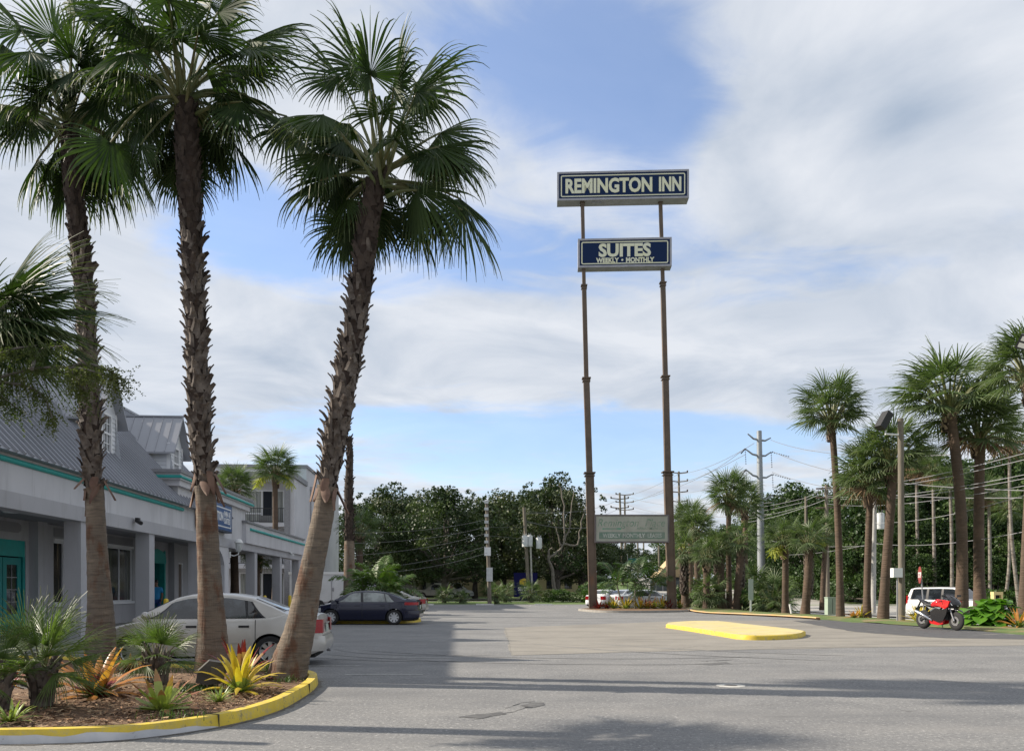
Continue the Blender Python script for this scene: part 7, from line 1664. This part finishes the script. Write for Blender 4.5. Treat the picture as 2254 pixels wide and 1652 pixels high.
YBM = mat('pale_yellow', (.58, .47, .22), .6); mb = MB(); mb.box(-.32, -.2, -.2, .2, 0, 1.5); mb.box(.2, .32, -.2, .2, 0, 1.5); mb.box(-.33, .33, -.21, .21, 1.5, 1.72); mb.box(-.2, .2, -.19, .19, 0, .9); mb.build('housing', YBM, yb_); MB().box(-.2, .2, .05, .15, .9, 1.5).build('back', DARKVOID, yb_)
wm = empty('white_marker', P(1652.5, 1352, 52), 0, 'thin white marker post in the grass by the ochre kerb', 'marker'); wm.location.z = .05
MB().box(-.05, .05, -.02, .02, 0, .75).build('post', WPLAST, wm); MB().box(-.16, .16, -.03, -.02, .75, 2.1).build('panel', mat('marker_panel', (.34, .40, .36), .6), wm)
ww_ = empty('white_stub', P(1742, 1352, 49), 0, 'short white marker leaning at the foot of the flowering palm', 'marker'); ww_.location.z = .05; MB().tube([Vector((0, 0, 0)), Vector((-.1, 0, .55))], .06, 8).build('post', WPLAST, ww_)
# blue self storage sign
Yb = 97
bs_ = empty('storage_sign', (P(1154, 0, Yb).x, Yb, .3), 0, 'dark blue monument sign with yellow carton emblem among the low palms', 'sign')
BLU = mat('storage_blue', (.005, .006, .07), .7, spec=.2)
MB().box(-1.25, 1.55, 0, .5, .2, 3.1).build('panel', BLU, bs_); MB().box(-.5, .55, .05, .45, -.3, .2).build('base', BLU, bs_)
mb = MB(); YM = mat('carton_yellow', (.62, .42, .03), .5)
MB().add([(-.55, -.012, 2.25), (0, -.012, 2.45), (.55, -.012, 2.25), (.55, -.012, 1.75), (0, -.012, 1.55), (-.55, -.012, 1.75)], [(0, 1, 2, 3, 4, 5)]).build('emblem', YM, bs_)
mb = MB(); mb.box(-.02, .02, -.02, -.013, 1.55, 2.12); mb.add([(-.55, -.016, 2.25), (0, -.016, 2.12), (.55, -.016, 2.25), (.55, -.016, 2.21), (0, -.016, 2.07), (-.55, -.016, 2.21)], [(0, 1, 4, 5), (1, 2, 3, 4)]); mb.build('emblem_line', BLACK, bs_)
text('lettering', 'SIMPLY', .42, MATS['signwhite2'], bs_, Matrix(((1, 0, 0, .15), (0, 0, -1, -.012), (0, 1, 0, .98), (0, 0, 0, 1))), .003, .02, .95)
text('lettering', 'STORAGE', .22, MATS['signwhite2'], bs_, Matrix(((1, 0, 0, .3), (0, 0, -1, -.012), (0, 1, 0, .62), (0, 0, 0, 1))), .003, .01, .95)
# buildings across the side road
sb = empty('storage_building', (P(880, 0, 122).x, 122, .2), 0, 'grey gabled shop with a dark blue awning behind the pickup', 'building')
MB().box(-4, 7.0, 0, 10, 0, 5.5).build('wall', mat('shop_wall', (.26, .26, .25), .8), sb)
MB().prism([(-4.5, 5.5), (7.5, 4.6), (7.5, 4.9), (1, 8.2), (-4.5, 8.2)], lambda u, v, t: Vector((u, t, v)), -.2, 10).build('roof', mat('shop_roof', (.3, .3, .29), .8), sb)
MB().prism([(0, 4.0), (-2.2, 3.0), (-2.2, 2.7), (0, 2.7)], lambda u, v, t: Vector((t, u, v)), -3.8, 3.8).build('awning', mat('awning_blue', (.01, .015, .17), .6), sb)
[MB().box(x, x+1.5, -.05, 0, .2, 2.6).build('window', GLASS, sb) for x in (-3.6, -1.6, .4, 2.4, 4.6)]
bb = empty('beige_building', (P(1100, 0, 126).x, 126, .3), 0, 'long beige building glimpsed under the oak crowns', 'building')
MB().box(-9, 13, 0, 12, 0, 5.2).build('wall', mat('beige_wall', (.40, .33, .20), .85, (.34, .28, .17), .5), bb); MB().box(-9.2, 13.2, -.2, 12.2, 5.2, 5.5).build('roof_edge', mat('beige_trim', (.3, .24, .16), .8), bb)
[MB().box(x, x+1.1, -.04, 0, 1.2, 2.8).build('window', GLASS, bb) for x in (3, 7.2, 10)]
# thatched hut on the rise, fence, sign
th = empty('thatched_hut', (P(1480, 0, 150).x, 150, gz(P(1480, 0, 150).x, 150)), 0, 'hut with a pale thatched roof left of the right sign leg', 'building')
MB().prism([(-3.6, 2.4), (3.6, 2.4), (.6, 5.6), (-.6, 5.6)], lambda u, v, t: Vector((u, t, v)), -3, 3).build('roof', mat('thatch', (.50, .38, .22), .95, (.36, .27, .16), 6, stretch=(3, 1, 1), bump=.03), th)
MB().box(-3, 3, -2.4, 2.4, 0, 2.4).build('wall', mat('hut_wall', (.06, .07, .08), .8), th)
fg = empty('fence', (P(1463, 0, 145).x, 145, gz(P(1463, 0, 145).x, 145)), 0, 'dark grey fence panel in front of the thatched hut', 'fence'); MB().box(-2.6, 4, 0, .1, 0, 2.0).build('panel', mat('fence_grey', (.07, .085, .09), .8), fg); mb = MB(); [mb.box(x, x+.14, -.06, .16, 0, 2.1) for x in (-2.6, -.4, 1.8, 3.86)]; mb.build('posts', GREYM, fg)
rs_ = empty('road_sign', (P(1444, 0, 120).x, 120, gz(P(1444, 0, 120).x, 120)), 0, 'small white square road sign seen between the sign legs', 'sign')
h_ = P(0, 1245, 120).z-rs_.location.z; MB().tube([Vector((0, 0, 0)), Vector((0, 0, h_))], .04, 6).build('post', GREYM, rs_); MB().box(-.33, .33, -.06, -.04, h_-.85, h_).build('panel', WTRIM, rs_); mb = MB(); mb.box(-.2, .2, -.065, -.061, h_-.45, h_-.38); mb.box(-.04, .04, -.065, -.0611, h_-.7, h_-.2); mb.build('symbol', BLACK, rs_)
gs = empty('street_sign', (P(1392, 0, 118).x, 118, gz(P(1392, 0, 118).x, 118)), 0, 'green street name board hanging by the far pole', 'sign'); h_ = P(0, 1228, 118).z-gs.location.z
MB().tube([Vector((-.7, 0, 0)), Vector((-.7, 0, h_+.3))], .05, 6).build('post', GREYM, gs); MB().box(-.6, .6, -.03, 0, h_-.7, h_).build('panel', mat('street_green', (.01, .12, .09), .5), gs)

# spotlight in the bed
sp_ = empty('spotlight', GP(464, 1520, .1), R(20), 'black box spotlight on a short stake in the mulch', 'spotlight')
MB().tube([Vector((0, 0, -.05)), Vector((0, 0, .16))], .045, 8).build('stake', BLACK, sp_, 50)
mb = MB(); mb.prism([(-.20, .14), (-.17, .30), (-.02, .44), (.19, .40), (.20, .26), (.13, .12), (-.05, .10)], lambda u, v, t: Vector((u, t, v)), -.14, .16); mb.build('housing', mat('spot_black', (.03, .028, .027), .55, (.05, .045, .04), 6), sp_, 30)
mb = MB(); mb.box(.0, .18, -.148, -.141, .18, .36); mb.build('lens', mat('spot_lens', (.06, .05, .04), .3), sp_)

# ------------------------------------------------------------------ person in the doorway
pe = empty('person', (0, 0, 0), 0, 'person in a bright blue shirt standing in the dark doorway', 'person')
pe.location = (P(343.5, 0, 34.9).x, 34.9, .14); pe.rotation_euler = (0, 0, R(20))
def skin_mesh(name, verts, edges, radii, m, parent, sub=1):
    me = bpy.data.meshes.new(name); me.from_pydata(verts, edges, []); o = bpy.data.objects.new(name, me); COL.objects.link(o)
    sk = o.modifiers.new('s', 'SKIN'); sk.use_smooth_shade = True
    for i, r in enumerate(radii):
        d = me.skin_vertices[0].data[i]; d.radius = r if hasattr(r, '__len__') else (r, r); d.use_root = (i == 0)
    ss_ = o.modifiers.new('u', 'SUBSURF'); ss_.levels = sub; ss_.render_levels = sub
    bpy.context.view_layer.update(); me2 = bpy.data.meshes.new_from_object(o.evaluated_get(bpy.context.evaluated_depsgraph_get())); bpy.data.objects.remove(o)
    me2.name = name; me2.materials.clear(); me2.materials.append(m); return link(name, me2, parent)
SKIN = mat('skin', (.22, .12, .08), .6)
V = [(0, 0, .95), (0, 0, 1.15), (0, .0, 1.38), (0, 0, 1.50), (0, -.01, 1.60), (0, -.01, 1.70), (-.10, 0, .90), (-.11, 0, .50), (-.11, .02, .08), (-.12, -.12, .04), (.10, 0, .90), (.11, 0, .50), (.11, .02, .08), (.12, -.12, .04),
     (-.19, 0, 1.40), (-.25, .0, 1.13), (-.22, -.12, .92), (-.21, -.16, .84), (.19, 0, 1.40), (.25, 0, 1.13), (.22, -.12, .92), (.21, -.16, .84)]
E = [(0, 1), (1, 2), (2, 3), (3, 4), (4, 5), (0, 6), (6, 7), (7, 8), (8, 9), (0, 10), (10, 11), (11, 12), (12, 13), (2, 14), (14, 15), (15, 16), (16, 17), (2, 18), (18, 19), (19, 20), (20, 21)]
Rr = [(.15, .11), (.14, .10), (.17, .11), (.055, .055), (.08, .09), (.075, .085), .085, .058, .042, .035, .085, .058, .042, .035, .055, .042, .032, .03, .055, .042, .032, .03]
skin_mesh('body', V, E, Rr, SKIN, pe, 2)
mb = MB()
for hx_, hz, s_ in ((-.21, .82, -1), (.21, .82, 1)):
    for k, (dx, l) in enumerate(((-.028, .065), (-.010, .075), (.009, .07), (.027, .055))): mb.tube([Vector((hx_+dx, -.17, hz-.01)), Vector((hx_+dx, -.185, hz-.01-l*.6)), Vector((hx_+dx*.9, -.17, hz-.01-l))], [.009, .008, .006], 6)
    mb.tube([Vector((hx_-s_*.03, -.17, hz+.03)), Vector((hx_-s_*.05, -.20, hz-.01)), Vector((hx_-s_*.045, -.21, hz-.035))], [.010, .009, .007], 6)
mb.build('fingers', SKIN, pe, 60)
mb = MB(); mb.lathe([(.001, .03), (.012, .02), (.018, 0), (.001, -.012)], Matrix.Translation((0, -.105, 1.635)), 8); [mb.lathe([(.001, .012), (.012, 0), (.001, -.012)], Matrix.Translation((s*.087, 0, 1.64)), 8) for s in (-1, 1)]; mb.build('nose_and_ears', SKIN, pe, 60)
mb = MB(); [mb.lathe([(.001, .009), (.011, 0), (.001, -.009)], Matrix.Translation((s*.032, -.093, 1.66)), 8) for s in (-1, 1)]; mb.build('eyes', BLACK, pe, 60)
MB().box(-.025, .025, -.096, -.088, 1.592, 1.600).build('mouth', mat('lip', (.2, .06, .05), .6), pe)
SH = mat('blue_shirt', (.03, .26, .55), .8); SHD = mat('blue_trousers', (.02, .06, .22), .85)
skin_mesh('shirt', [(0, 0, .84), (0, 0, 1.12), (0, 0, 1.37), (0, 0, 1.465), (-.195, 0, 1.41), (-.245, 0, 1.20), (.195, 0, 1.41), (.245, 0, 1.20)], [(0, 1), (1, 2), (2, 3), (2, 4), (4, 5), (2, 6), (6, 7)], [(.20, .15), (.175, .13), (.20, .135), (.07, .07), .078, .066, .078, .066], SH, pe, 2)
skin_mesh('trousers', [(0, 0, .93), (-.10, 0, .86), (-.11, 0, .50), (-.11, .01, .10), (.10, 0, .86), (.11, 0, .50), (.11, .01, .10)], [(0, 1), (1, 2), (2, 3), (0, 4), (4, 5), (5, 6)], [(.17, .13), .11, .082, .07, .11, .082, .07], SHD, pe, 2)
mb = MB(); mb.lathe([(.001, .125), (.05, .115), (.082, .07), (.09, .01), (.07, -.03)], Matrix.Translation((0, .012, 1.665)), 16); mb.build('hair', BLACK, pe, 60)
mb = MB(); [mb.box(s*.115-.05, s*.115+.05, -.18, .08, 0, .07) for s in (-1, 1)]; mb.build('shoes', BLACK, pe)
